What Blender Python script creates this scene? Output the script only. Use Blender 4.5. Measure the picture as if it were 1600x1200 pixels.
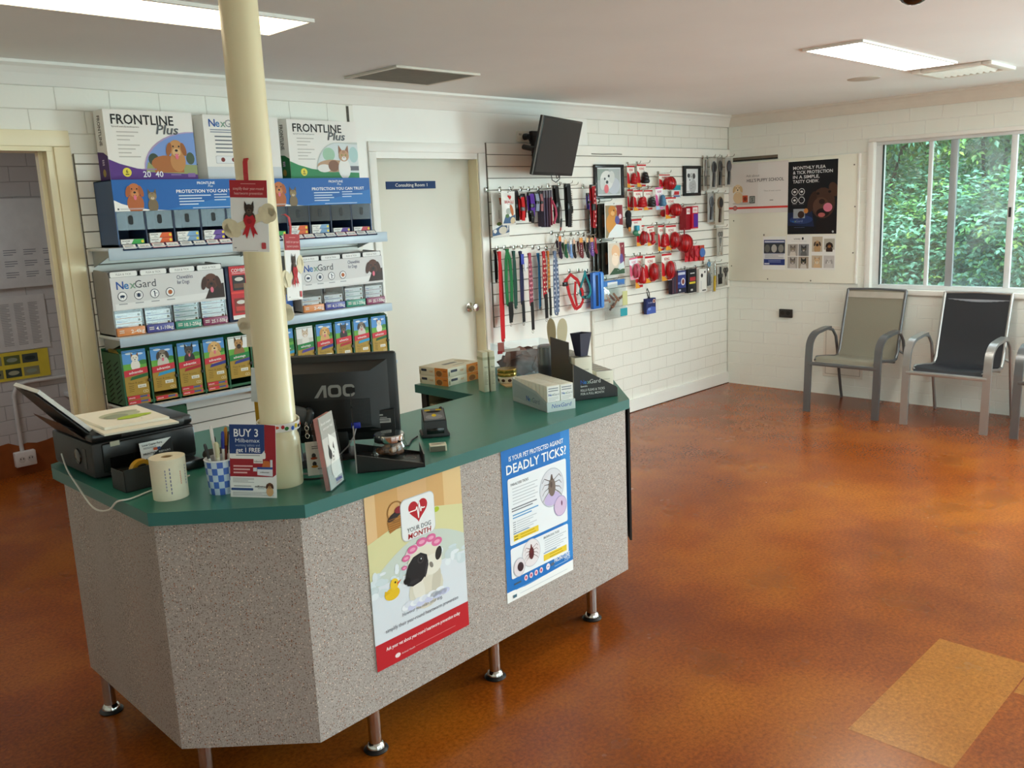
import bpy, bmesh, math, random
from mathutils import Matrix, Vector, noise
random.seed(7)
for o in list(bpy.data.objects): bpy.data.objects.remove(o)
SC = bpy.context.scene
COL = SC.collection
PI = math.pi

# ------------------------------------------------------------------ camera
cam_d = bpy.data.cameras.new('camera'); cam = bpy.data.objects.new('camera', cam_d); COL.objects.link(cam)
cam_d.sensor_width = 36.0; cam_d.lens = 31.497; cam_d.clip_start = 0.05; cam_d.clip_end = 200
cam.matrix_world = Matrix(((0.70026649, 0.16657541, -0.69417539, -7.2058),
                           (-0.71259436, 0.10473682, -0.69371426, -4.3624),
                           (-0.04285001, 0.98045032, 0.19204438, 1.6750),
                           (0, 0, 0, 1)))
SC.camera = cam
# ------------------------------------------------------------------ view, world, lights
SC.view_settings.view_transform = 'Standard'; SC.view_settings.look = 'None'
SC.view_settings.gamma = 1.0; SC.view_settings.use_curve_mapping = False
SC.view_settings.exposure = 0.0
SC.cycles.use_denoising = True
SC.cycles.max_bounces = 10; SC.cycles.diffuse_bounces = 5; SC.cycles.glossy_bounces = 4
SC.cycles.transparent_max_bounces = 12
SC.cycles.sample_clamp_indirect = 8.0
SC.cycles.caustics_reflective = False; SC.cycles.caustics_refractive = False

W = bpy.data.worlds.new('overcast_sky'); SC.world = W; W.use_nodes = True
wn = W.node_tree; wn.nodes.clear()
w_out = wn.nodes.new('ShaderNodeOutputWorld'); w_bg = wn.nodes.new('ShaderNodeBackground')
w_tc = wn.nodes.new('ShaderNodeTexCoord'); w_sep = wn.nodes.new('ShaderNodeSeparateXYZ'); w_rmp = wn.nodes.new('ShaderNodeValToRGB')
w_rmp.color_ramp.elements[0].position = 0.53; w_rmp.color_ramp.elements[0].color = (0.05, 0.09, 0.06, 1)
w_rmp.color_ramp.elements[1].position = 0.74; w_rmp.color_ramp.elements[1].color = (0.80, 0.92, 1.0, 1)
w_map = wn.nodes.new('ShaderNodeMapRange'); w_map.inputs[1].default_value = -1; w_map.inputs[2].default_value = 1
wn.links.new(w_tc.outputs['Generated'], w_sep.inputs[0]); wn.links.new(w_sep.outputs[2], w_map.inputs[0])
wn.links.new(w_map.outputs[0], w_rmp.inputs[0]); wn.links.new(w_rmp.outputs[0], w_bg.inputs[0])
w_bg.inputs[1].default_value = 4.5; wn.links.new(w_bg.outputs[0], w_out.inputs[0])

def area(name, loc, target, sx, sy, power, color):
    d = bpy.data.lights.new(name, 'AREA'); d.shape = 'RECTANGLE'; d.size = sx; d.size_y = sy; d.energy = power; d.color = color
    o = bpy.data.objects.new(name, d); COL.objects.link(o); o.location = loc
    o.rotation_euler = (Vector(target) - Vector(loc)).to_track_quat('-Z', 'Y').to_euler(); return o
# daylight through the front shop glazing (behind the photographer) and through the near end of the right-hand window wall
area('daylight_front_glazing', (-2.2, -7.36, 1.25), (-2.2, 0, 1.25), 3.3, 2.1, 112, (0.74, 0.97, 1.0))
area('front_left_fill', (-6.2, -7.36, 1.25), (-3.0, 0, 1.4), 2.6, 2.1, 50, (0.74, 0.97, 1.0))  # extra light added at the left to lift the window wall and angled panel
area('daylight_side_glazing', (0.35, -4.6, 1.45), (-3, -4.2, 1.0), 1.75, 1.15, 300, (0.74, 0.96, 1.0))
# unseen area lamp without a fitting, added to brighten the right wall and ceiling
area('right_side_fill', (-1.9, -5.0, 2.37), (-1.9, -5.0, 0), 1.2, 1.2, 45, (1.0, 0.97, 0.90))
sun_d = bpy.data.lights.new('sun', 'SUN'); sun_d.energy = 4.0; sun_d.angle = 0.25; sun_d.color = (1.0, 0.97, 0.88)
sun = bpy.data.objects.new('sun', sun_d); COL.objects.link(sun); sun.location = (-4, -4, 9)
sun.rotation_euler = Vector((0.62, 0.12, -0.90)).to_track_quat('-Z', 'Y').to_euler()
LAMP_E = {'left': (6.0, 'FFEBC4'), 'right': (25.0, 'FDFBEE')}

# ------------------------------------------------------------------ materials
def lin(h):
    h = h.lstrip('#'); r = [int(h[i:i+2], 16)/255 for i in (0, 2, 4)]
    return tuple(c/12.92 if c <= .04045 else ((c+.055)/1.055)**2.4 for c in r) + (1,)
_M = {}
def mat(h, rough=.5, metal=0., var=0.05, scale=14., bump=0., emit=0., trans=0., alpha=1., spec=.5, coat=0.):
    key = (h, rough, metal, var, scale, bump, emit, trans, alpha, spec, coat)
    if key in _M: return _M[key]
    m = bpy.data.materials.new('paint_' + h.strip('#')); m.use_nodes = True; nt = m.node_tree; b = nt.nodes['Principled BSDF']
    c = lin(h)
    b.inputs['Base Color'].default_value = c; b.inputs['Roughness'].default_value = rough; b.inputs['Metallic'].default_value = metal
    b.inputs['Specular IOR Level'].default_value = spec; b.inputs['Coat Weight'].default_value = coat; b.inputs['Coat Roughness'].default_value = .08
    if trans: b.inputs['Transmission Weight'].default_value = trans; b.inputs['IOR'].default_value = 1.2
    if alpha < 1: b.inputs['Alpha'].default_value = alpha
    if emit: b.inputs['Emission Color'].default_value = c; b.inputs['Emission Strength'].default_value = emit
    if var or bump:
        tc = nt.nodes.new('ShaderNodeTexCoord'); nz = nt.nodes.new('ShaderNodeTexNoise'); nz.inputs['Scale'].default_value = scale
        nz.inputs['Detail'].default_value = 4; nt.links.new(tc.outputs['Object'], nz.inputs['Vector'])
        if var:
            mr = nt.nodes.new('ShaderNodeMapRange'); mr.inputs[1].default_value = .3; mr.inputs[2].default_value = .7
            mr.inputs[3].default_value = 1-var; mr.inputs[4].default_value = 1+var
            mx = nt.nodes.new('ShaderNodeVectorMath'); mx.operation = 'SCALE'; mx.inputs[0].default_value = c[:3]
            nt.links.new(nz.outputs['Fac'], mr.inputs[0]); nt.links.new(mr.outputs[0], mx.inputs['Scale']); nt.links.new(mx.outputs[0], b.inputs['Base Color'])
        if bump:
            bp = nt.nodes.new('ShaderNodeBump'); bp.inputs['Strength'].default_value = bump; bp.inputs['Distance'].default_value = .004
            nt.links.new(nz.outputs['Fac'], bp.inputs['Height']); nt.links.new(bp.outputs[0], b.inputs['Normal'])
    _M[key] = m; return m
def ink(h): return mat(h, rough=.45, var=0, spec=.3)      # printed ink on paper or card
def cloth(h): return mat(h, rough=.85, var=.12, scale=160, bump=.5)
def plastic(h, r=.35): return mat(h, rough=r, var=.03)
def clear(h='F4FBFF', a=.22):                      # clear plastic: transparent with a fresnel sheen, a sets the added haze
    key = ('clear', h, a)
    if key not in _M:
        m = bpy.data.materials.new('clear_plastic'); m.use_nodes = True; nt = m.node_tree; nt.nodes.clear(); N, L = nt.nodes.new, nt.links.new
        out = N('ShaderNodeOutputMaterial'); tr = N('ShaderNodeBsdfTransparent'); gl = N('ShaderNodeBsdfGlossy'); mx = N('ShaderNodeMixShader'); fr = N('ShaderNodeLayerWeight'); pw = N('ShaderNodeMath'); pw.operation = 'POWER'; pw.inputs[1].default_value = 4.0; fr.inputs[0].default_value = .5; md = N('ShaderNodeMath')
        tr.inputs[0].default_value = lin(h); gl.inputs['Roughness'].default_value = .12; 
        nz = N('ShaderNodeTexNoise'); tc = N('ShaderNodeTexCoord'); nz.inputs['Scale'].default_value = 18; L(tc.outputs['Object'], nz.inputs['Vector']); bp = N('ShaderNodeBump'); bp.inputs['Strength'].default_value = .15; bp.inputs['Distance'].default_value = .002
        L(nz.outputs['Fac'], bp.inputs['Height']); L(bp.outputs[0], gl.inputs['Normal'])
        L(fr.outputs['Facing'], pw.inputs[0]); md.operation = 'MULTIPLY_ADD'; md.inputs[1].default_value = .5; md.inputs[2].default_value = .02+a*.25; L(pw.outputs[0], md.inputs[0]); L(md.outputs[0], mx.inputs[0]); L(tr.outputs[0], mx.inputs[1]); L(gl.outputs[0], mx.inputs[2]); L(mx.outputs[0], out.inputs[0]); _M[key] = m
    return _M[key]

def nodes(name):
    m = bpy.data.materials.new(name); m.use_nodes = True; nt = m.node_tree
    return m, nt, nt.nodes['Principled BSDF'], nt.nodes.new, nt.links.new
def brick_mat(name, axis, tint, dark, bump=.55):
    m, nt, b, N, L = nodes(name)
    tc = N('ShaderNodeTexCoord'); sp = N('ShaderNodeSeparateXYZ'); cb = N('ShaderNodeCombineXYZ'); L(tc.outputs['Object'], sp.inputs[0])
    L(sp.outputs[axis], cb.inputs[0]); L(sp.outputs[2], cb.inputs[1])
    # slight waviness of hand laid courses
    nz = N('ShaderNodeTexNoise'); nz.inputs['Scale'].default_value = 5; L(tc.outputs['Object'], nz.inputs['Vector'])
    sc = N('ShaderNodeVectorMath'); sc.operation = 'SCALE'; sc.inputs['Scale'].default_value = .012; L(nz.outputs['Color'], sc.inputs[0])
    ad = N('ShaderNodeVectorMath'); L(cb.outputs[0], ad.inputs[0]); L(sc.outputs[0], ad.inputs[1])
    br = N('ShaderNodeTexBrick'); br.offset = .5; br.inputs['Scale'].default_value = 1; br.inputs['Brick Width'].default_value = .24; br.inputs['Row Height'].default_value = .1
    br.inputs['Mortar Size'].default_value = .0035; br.inputs['Mortar Smooth'].default_value = .6
    br.inputs['Color1'].default_value = lin(tint); br.inputs['Color2'].default_value = lin(tint); br.inputs['Mortar'].default_value = lin(dark)
    L(ad.outputs[0], br.inputs['Vector'])
    n2 = N('ShaderNodeTexNoise'); n2.inputs['Scale'].default_value = 60; L(tc.outputs['Object'], n2.inputs['Vector'])
    mm = N('ShaderNodeMath'); mm.operation = 'MULTIPLY_ADD'; mm.inputs[1].default_value = -1.0; L(br.outputs['Fac'], mm.inputs[0])
    m3 = N('ShaderNodeMath'); m3.operation = 'MULTIPLY'; m3.inputs[1].default_value = .25; L(n2.outputs['Fac'], m3.inputs[0]); L(m3.outputs[0], mm.inputs[2])
    bp = N('ShaderNodeBump'); bp.inputs['Strength'].default_value = bump; bp.inputs['Distance'].default_value = .006
    L(mm.outputs[0], bp.inputs['Height']); L(bp.outputs[0], b.inputs['Normal']); L(br.outputs['Color'], b.inputs['Base Color'])
    b.inputs['Roughness'].default_value = .45
    return m
def floor_mat(name, base, light, dark):
    m, nt, b, N, L = nodes(name)
    tc = N('ShaderNodeTexCoord')
    def nz(s, d=5, r=.6):
        n = N('ShaderNodeTexNoise'); n.inputs['Scale'].default_value = s; n.inputs['Detail'].default_value = d; n.inputs['Roughness'].default_value = r; L(tc.outputs['Object'], n.inputs['Vector']); return n
    big = nz(1.1, 3); rp = N('ShaderNodeValToRGB'); e = rp.color_ramp.elements
    e[0].position = .33; e[0].color = lin(dark); e[1].position = .68; e[1].color = lin(light)
    k = e.new(.5); k.color = lin(base); L(big.outputs['Fac'], rp.inputs[0])
    gr = nz(70, 3, .75); mr = N('ShaderNodeMapRange'); mr.inputs[1].default_value = .32; mr.inputs[2].default_value = .68; mr.inputs[3].default_value = .66; mr.inputs[4].default_value = 1.22
    L(gr.outputs['Fac'], mr.inputs[0])
    sc = N('ShaderNodeVectorMath'); sc.operation = 'SCALE'; L(rp.outputs[0], sc.inputs[0]); L(mr.outputs[0], sc.inputs['Scale'])
    # dark worn scuffs
    sf = nz(2.3, 4, .55); mr2 = N('ShaderNodeMapRange'); mr2.inputs[1].default_value = .58; mr2.inputs[2].default_value = .85; L(sf.outputs['Fac'], mr2.inputs[0])
    mx = N('ShaderNodeMix'); mx.data_type = 'RGBA'; mx.inputs['B'].default_value = lin('4A3018')
    mm = N('ShaderNodeMath'); mm.operation = 'MULTIPLY'; mm.inputs[1].default_value = .55; L(mr2.outputs[0], mm.inputs[0])
    L(mm.outputs[0], mx.inputs['Factor']); L(sc.outputs[0], mx.inputs['A']); L(mx.outputs['Result'], b.inputs['Base Color'])
    rr = N('ShaderNodeMapRange'); rr.inputs[3].default_value = .23; rr.inputs[4].default_value = .30; L(sf.outputs['Fac'], rr.inputs[0]); L(rr.outputs[0], b.inputs['Roughness'])
    bp = N('ShaderNodeBump'); bp.inputs['Strength'].default_value = .015; bp.inputs['Distance'].default_value = .003; L(big.outputs['Fac'], bp.inputs['Height']); L(bp.outputs[0], b.inputs['Normal'])
    b.inputs['Specular IOR Level'].default_value = .28; b.inputs['Coat Weight'].default_value = .10; b.inputs['Coat Roughness'].default_value = .12
    return m
def speckle_mat(name, base):
    m, nt, b, N, L = nodes(name)
    tc = N('ShaderNodeTexCoord')
    def vor(s): v = N('ShaderNodeTexVoronoi'); v.inputs['Scale'].default_value = s; L(tc.outputs['Object'], v.inputs['Vector']); return v
    cur = None
    mx0 = N('ShaderNodeMix'); mx0.data_type = 'RGBA'; mx0.inputs['A'].default_value = lin(base); mx0.inputs['B'].default_value = lin('9C9088')
    n = N('ShaderNodeTexNoise'); n.inputs['Scale'].default_value = 240; L(tc.outputs['Object'], n.inputs['Vector'])
    r = N('ShaderNodeMapRange'); r.inputs[1].default_value = .42; r.inputs[2].default_value = .62; L(n.outputs['Fac'], r.inputs[0]); L(r.outputs[0], mx0.inputs['Factor'])
    cur = mx0
    for s, col, thr, lo in ((170, 'E3D3C2', .30, .80), (210, '5A4638', .34, .76), (130, '9A6A52', .28, .80)):
        v = vor(s); sp = N('ShaderNodeSeparateColor'); L(v.outputs['Color'], sp.inputs[0])
        g = N('ShaderNodeMath'); g.operation = 'GREATER_THAN'; g.inputs[1].default_value = lo; L(sp.outputs[0], g.inputs[0])
        d = N('ShaderNodeMath'); d.operation = 'LESS_THAN'; d.inputs[1].default_value = thr; L(v.outputs['Distance'], d.inputs[0])
        mu = N('ShaderNodeMath'); mu.operation = 'MULTIPLY'; L(g.outputs[0], mu.inputs[0]); L(d.outputs[0], mu.inputs[1])
        mx = N('ShaderNodeMix'); mx.data_type = 'RGBA'; mx.inputs['B'].default_value = lin(col); L(mu.outputs[0], mx.inputs['Factor']); L(cur.outputs['Result'], mx.inputs['A']); cur = mx
    L(cur.outputs['Result'], b.inputs['Base Color']); b.inputs['Roughness'].default_value = .5
    return m
def leaf_mat(name, a, c):
    m, nt, b, N, L = nodes(name)
    oi = N('ShaderNodeTexCoord'); n = N('ShaderNodeTexNoise'); n.inputs['Scale'].default_value = 2.2; L(oi.outputs['Object'], n.inputs['Vector'])
    n2 = N('ShaderNodeTexNoise'); n2.inputs['Scale'].default_value = 22; L(oi.outputs['Object'], n2.inputs['Vector'])
    ad = N('ShaderNodeMath'); ad.operation = 'ADD'; L(n.outputs['Fac'], ad.inputs[0]); L(n2.outputs['Fac'], ad.inputs[1])
    mr = N('ShaderNodeMapRange'); mr.inputs[1].default_value = .75; mr.inputs[2].default_value = 1.25; L(ad.outputs[0], mr.inputs[0])
    mx = N('ShaderNodeMix'); mx.data_type = 'RGBA'; mx.inputs['A'].default_value = lin(a); mx.inputs['B'].default_value = lin(c); L(mr.outputs[0], mx.inputs['Factor'])
    L(mx.outputs['Result'], b.inputs['Base Color']); b.inputs['Roughness'].default_value = .38
    b.inputs['Subsurface Weight'].default_value = 0
    return m

# ------------------------------------------------------------------ mesh builder
_TX = {}
def text_geo(s, bold):
    k = (s, bold)
    if k not in _TX:
        cu = bpy.data.curves.new('tmp', 'FONT'); cu.body = s; cu.size = 1; cu.resolution_u = 2; cu.fill_mode = 'FRONT'
        if bold: cu.offset = .015
        ob = bpy.data.objects.new('tmp', cu); me = ob.to_mesh()
        vs = [(v.co.x, v.co.y) for v in me.vertices]; fs = [tuple(p.vertices) for p in me.polygons]
        ob.to_mesh_clear(); bpy.data.objects.remove(ob); bpy.data.curves.remove(cu)
        xs = [v[0] for v in vs] or [0, 1]
        _TX[k] = (vs, fs, min(xs), max(xs))
    return _TX[k]
class MB:
    def __init__(s): s.v = []; s.f = []; s.mi = []; s.sm = []; s.mats = []; s.T = Matrix()
    def add(s, vs, fs, m, smooth=False):
        if m not in s.mats: s.mats.append(m)
        k = s.mats.index(m); n = len(s.v); T = s.T
        s.v += [tuple(T @ Vector(v)) for v in vs]
        for f in fs: s.f.append(tuple(i+n for i in f)); s.mi.append(k); s.sm.append(smooth)
        return s
    def box(s, m, x0, y0, z0, x1, y1, z1, bev=0, seg=2):
        x0, x1 = sorted((x0, x1)); y0, y1 = sorted((y0, y1)); z0, z1 = sorted((z0, z1))
        vs = [(x, y, z) for z in (z0, z1) for y in (y0, y1) for x in (x0, x1)]
        fs = [(0, 2, 3, 1), (4, 5, 7, 6), (0, 1, 5, 4), (2, 6, 7, 3), (0, 4, 6, 2), (1, 3, 7, 5)]
        if not bev: return s.add(vs, fs, m)
        return s.bevadd(vs, fs, m, min(bev, .49*min(x1-x0, y1-y0, z1-z0)), seg)
    def bevadd(s, vs, fs, m, bev, seg=2):
        b = bmesh.new(); bv = [b.verts.new(v) for v in vs]
        for f in fs: b.faces.new([bv[i] for i in f])
        bmesh.ops.bevel(b, geom=list(b.edges), offset=bev, segments=seg, affect='EDGES', profile=.5)
        b.verts.index_update(); v2 = [tuple(v.co) for v in b.verts]; f2 = [tuple(v.index for v in f.verts) for f in b.faces]; b.free()
        return s.add(v2, f2, m, True)
    def prism(s, m, pts, z0, z1, bev=0, side=None):
        n = len(pts)
        if sum(pts[i][0]*pts[(i+1) % n][1]-pts[(i+1) % n][0]*pts[i][1] for i in range(n)) < 0: pts = pts[::-1]
        vs = [(x, y, z0) for x, y in pts]+[(x, y, z1) for x, y in pts]
        caps = [tuple(range(n))[::-1], tuple(range(n, 2*n))]; sd = [(i, (i+1) % n, n+(i+1) % n, n+i) for i in range(n)]
        if bev: return s.bevadd(vs, caps+sd, m, bev)
        if side: s.add(vs, caps, m); return s.add(vs, sd, side)
        return s.add(vs, caps+sd, m)
    def lathe(s, m, prof, seg=24, caps=True):
        vs = []; n = len(prof)
        for i in range(seg):
            a = 2*PI*i/seg; c, d = math.cos(a), math.sin(a); vs += [(r*c, r*d, z) for r, z in prof]
        fs = [(i*n+j, ((i+1) % seg)*n+j, ((i+1) % seg)*n+j+1, i*n+j+1) for i in range(seg) for j in range(n-1)]
        s.add(vs, fs, m, True)
        if caps:
            for j, rev in ((0, True), (n-1, False)):
                if prof[j][0] > 1e-6:
                    ring = [tuple((prof[j][0]*math.cos(2*PI*i/seg), prof[j][0]*math.sin(2*PI*i/seg), prof[j][1])) for i in range(seg)]
                    s.add(ring, [tuple(range(seg))[::-1] if rev else tuple(range(seg))], m)
        return s
    def cyl(s, m, p, q, r, r2=None, seg=16):
        p = Vector(p); q = Vector(q); T = s.T; d = q-p
        s.T = T @ Matrix.Translation(p) @ d.to_track_quat('Z', 'Y').to_matrix().to_4x4()
        s.lathe(m, [(r, 0), (r if r2 is None else r2, d.length)], seg); s.T = T; return s
    def sphere(s, m, c, rx, ry=None, rz=None, seg=18, rings=10):
        ry = ry or rx; rz = rz or rx; T = s.T; s.T = T @ Matrix.Translation(c) @ Matrix.Diagonal((rx, ry, rz, 1))
        s.lathe(m, [(math.sin(PI*i/rings), -math.cos(PI*i/rings)) for i in range(rings+1)], seg, False); s.T = T; return s
    def sweep(s, m, pts, sec, closed=False, smooth=True, up=None, capf=True):
        P = [Vector(p) for p in pts]; n = len(P); k = len(sec); vs = []; fs = []; side = None
        for i in range(n):
            a = P[(i-1) % n] if (closed or i > 0) else P[i]; b = P[(i+1) % n] if (closed or i < n-1) else P[i]
            t = (b-a).normalized()
            if up is not None: side = Vector(up).cross(t).normalized() if Vector(up).cross(t).length > 1e-6 else side
            elif side is None:
                h = Vector((0, 0, 1)) if abs(t.z) < .9 else Vector((1, 0, 0)); side = h.cross(t).normalized()
            else: side = (side - t*side.dot(t)).normalized()
            w = t.cross(side)
            vs += [tuple(P[i]+side*x+w*y) for x, y in sec]
        for i in range(n if closed else n-1):
            j = (i+1) % n
            for q in range(k): fs.append((i*k+q, i*k+(q+1) % k, j*k+(q+1) % k, j*k+q))
        s.add(vs, fs, m, smooth)
        if capf and not closed and k > 2: s.add(vs[:k], [tuple(range(k))[::-1]], m); s.add(vs[-k:], [tuple(range(k))], m)
        return s
    def tube(s, m, pts, r, seg=8, closed=False): return s.sweep(m, pts, [(r*math.cos(2*PI*i/seg), r*math.sin(2*PI*i/seg)) for i in range(seg)], closed)
    def bar(s, m, pts, w, t, up=(1, 0, 0), closed=False):     # flat bar: w along up x tangent, t across
        return s.sweep(m, pts, [(-w/2, -t/2), (w/2, -t/2), (w/2, t/2), (-w/2, t/2)], closed, False, up)
    def build(s, name, parent=None, loc=None, rot=None):
        me = bpy.data.meshes.new(name); me.from_pydata(s.v, [], s.f)
        for m in s.mats: me.materials.append(m)
        me.polygons.foreach_set('material_index', s.mi); me.polygons.foreach_set('use_smooth', s.sm)
        me.update()
        if any(s.sm):
            try: me.set_sharp_from_angle(angle=math.radians(38))
            except Exception: pass
        o = bpy.data.objects.new(name, me); COL.objects.link(o)
        if parent: o.parent = parent
        if loc is not None: o.location = loc
        if rot is not None: o.rotation_euler = (0, 0, rot) if not hasattr(rot, '__len__') else rot
        return o
def tag(o, label, cat, group=None):
    o['label'] = label; o['category'] = cat
    if group: o['group'] = group
    return o
def thing(name, label, cat, loc=(0, 0, 0), rot=0, group=None):
    o = bpy.data.objects.new(name, None); COL.objects.link(o); o.location = loc; o.empty_display_size = .05
    o.rotation_euler = (0, 0, rot) if not hasattr(rot, '__len__') else rot
    return tag(o, label, cat, group)
def struct(mb, name, label=None):
    o = mb.build(name); o['kind'] = 'structure'
    if label: o['label'] = label
    return o
def copy_thing(r, loc, rot, label):
    c = r.copy(); COL.objects.link(c); c.location = loc; c.rotation_euler = (0, 0, rot) if not hasattr(rot, '__len__') else rot; c['label'] = label
    for ch in r.children:
        d = ch.copy(); COL.objects.link(d); d.parent = c
        for g in ch.children:
            e = g.copy(); COL.objects.link(e); e.parent = d
    return c
def arc(cx, cz, r, a0, a1, n, f): return [f(cx+r*math.cos(a0+(a1-a0)*i/n), cz+r*math.sin(a0+(a1-a0)*i/n)) for i in range(n+1)]

def cm(P, n=5):
    P = [Vector(p) for p in P]; out = []
    for i in range(len(P)-1):
        a, b, c, d = P[max(i-1, 0)], P[i], P[i+1], P[min(i+2, len(P)-1)]
        for k in range(n):
            t = k/n; out.append(tuple(.5*((2*b)+(c-a)*t+(2*a-5*b+4*c-d)*t*t+(3*b-a-3*c+d)*t**3)))
    return out+[tuple(P[-1])]
# ------------------------------------------------------------------ print: flat inked shapes on a face
STEP = .00035
def clip_poly(pts, x0, y0, x1, y1):
    for ax, lim, sg in ((0, x0, 1), (0, x1, -1), (1, y0, 1), (1, y1, -1)):
        out = []
        for i in range(len(pts)):
            a, b = pts[i-1], pts[i]; da, db = (a[ax]-lim)*sg, (b[ax]-lim)*sg
            if (da >= 0) != (db >= 0): f = da/(da-db); out.append((a[0]+(b[0]-a[0])*f, a[1]+(b[1]-a[1])*f))
            if db >= 0: out.append(b)
        pts = out
        if len(pts) < 3: return []
    return pts
class Pr:
    def __init__(s, mb, O, U=(1, 0, 0), V=(0, 0, 1), clip=None):
        s.clip = (0, 0)+tuple(clip) if clip else None; s.used = {}
        s.mb = mb; s.O = Vector(O); s.U = Vector(U).normalized(); s.V = Vector(V).normalized(); s.N = s.U.cross(s.V)
    def p(s, u, v, l): return tuple(s.O+s.U*u+s.V*v+s.N*(STEP*l))
    def lay(s, l, x0, y0, x1, y1):          # shapes of one layer that overlap get a hair's breadth more height
        U = s.used.setdefault(l, []); k = 0
        for a, b, c, d, q in U:
            if x0 < c and x1 > a and y0 < d and y1 > b: k = max(k, q+1)
        U.append((x0, y0, x1, y1, k)); return l+min(k, 9)*.1
    def poly(s, pts, m, l=1):
        if s.clip:
            pts = clip_poly(list(pts), *s.clip)
            if len(pts) < 3: return s
        n = len(pts); l = s.lay(l, min(p[0] for p in pts), min(p[1] for p in pts), max(p[0] for p in pts), max(p[1] for p in pts))
        if sum(pts[i][0]*pts[(i+1) % n][1]-pts[(i+1) % n][0]*pts[i][1] for i in range(n)) < 0: pts = pts[::-1]
        s.mb.add([s.p(u, v, l) for u, v in pts], [tuple(range(n))], ink(m) if isinstance(m, str) else m); return s
    def rect(s, u0, v0, u1, v1, m, l=1): return s.poly([(u0, v0), (u1, v0), (u1, v1), (u0, v1)], m, l)
    def rr(s, u0, v0, u1, v1, r, m, l=1):
        P = []
        for cx, cy, a in ((u1-r, v0+r, -PI/2), (u1-r, v1-r, 0), (u0+r, v1-r, PI/2), (u0+r, v0+r, PI)):
            P += [(cx+r*math.cos(a+PI/2*i/5), cy+r*math.sin(a+PI/2*i/5)) for i in range(6)]
        return s.poly(P, m, l)
    def ell(s, cx, cy, rx, ry=None, m='000000', l=1, n=18, rot=0):
        ry = ry or rx; c, d = math.cos(rot), math.sin(rot)
        return s.poly([(cx+rx*math.cos(2*PI*i/n)*c-ry*math.sin(2*PI*i/n)*d, cy+rx*math.cos(2*PI*i/n)*d+ry*math.sin(2*PI*i/n)*c) for i in range(n)], m, l)
    def ring(s, cx, cy, r, t, m, l=1, n=20):
        vs = []; mm = ink(m)
        for i in range(n):
            a = 2*PI*i/n; vs += [s.p(cx+r*math.cos(a), cy+r*math.sin(a), l), s.p(cx+(r-t)*math.cos(a), cy+(r-t)*math.sin(a), l)]
        s.mb.add(vs, [(2*i, (2*i+2) % (2*n), (2*i+3) % (2*n), 2*i+1)[::-1] for i in range(n)][::1], mm); return s
    def text(s, t, u, v, h, m, l=2, w=None, al='L', bold=False, skew=0., rise=0.):
        vs, fs, x0, x1 = text_geo(t, bold); k = h/.70; kx = k
        if w: kx = w/max(1e-6, x1-x0)
        W = (x1-x0)*kx; off = u - (0 if al == 'L' else W/2 if al == 'C' else W)
        s.mb.add([s.p(off+(x-x0)*kx+skew*y*k, v+y*k+rise*(x-x0)*kx, l) for x, y in vs], fs, ink(m)); return s
    def lines(s, u0, v0, u1, v1, n, m, l=1, frac=.5):
        d = (v1-v0)/n
        for i in range(n):
            e = u1 if i % 3 != 2 else u0+(u1-u0)*.72
            s.rect(u0, v1-d*(i+1)+d*(1-frac), u0+(e-u0), v1-d*i, m, l)
        return s
    def dog(s, cx, cy, k, fur='B5793F', dark='5A3418', ears='flop', tongue=False, muzz=None, chest=None, l=3, body=True):
        if body: s.ell(cx, cy-k*.95, k*.62, k*.75, chest or fur, l)
        if ears == 'up':
            for q in (-1, 1): s.poly([(cx+q*k*.12, cy+k*.25), (cx+q*k*.5, cy+k*.1), (cx+q*k*.46, cy+k*.85)], dark, l)
        s.ell(cx, cy, k*.48, k*.5, fur, l+1)
        if ears == 'flop':
            for q in (-1, 1): s.ell(cx+q*k*.48, cy-k*.08, k*.17, k*.42, dark, l+2, rot=q*.25)
        s.ell(cx, cy-k*.26, k*.27, k*.26, muzz or fur, l+3)
        if tongue: s.ell(cx, cy-k*.52, k*.11, k*.18, 'E4748A', l+5)
        s.ell(cx, cy-k*.15, k*.10, k*.075, '1A1414', l+4)
        s.rect(cx-k*.13, cy-k*.40, cx+k*.13, cy-k*.37, '2A1A14', l+4)
        for q in (-1, 1): s.ell(cx+q*k*.19, cy+k*.10, k*.055, k*.06, '1A1210', l+3)
        return s
    def cat(s, cx, cy, k, fur='8C7A62', dark='5C4C3A', chest=None, muzz='E0D5C4', l=3):
        s.ell(cx, cy-k*.95, k*.55, k*.75, chest or fur, l)
        for q in (-1, 1): s.poly([(cx+q*k*.08, cy+k*.3), (cx+q*k*.45, cy+k*.15), (cx+q*k*.42, cy+k*.78)], dark, l)
        s.ell(cx, cy, k*.46, k*.42, fur, l+1); s.ell(cx, cy-k*.2, k*.2, k*.15, muzz, l+2); s.ell(cx, cy-k*.13, k*.06, k*.045, 'B06A6A', l+3)
        for q in (-1, 1):
            s.ell(cx+q*k*.18, cy+k*.05, k*.08, k*.06, 'B9B560', l+2); s.ell(cx+q*k*.18, cy+k*.05, k*.03, k*.055, '14110C', l+3)
            s.rect(cx+q*k*.03, cy+k*.2, cx+q*k*.09, cy+k*.38, dark, l+2)
        return s
def boxface(mb, x0, x1, y, z0): return Pr(mb, (x0, y-.0004, z0))      # front face (towards -y)
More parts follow.
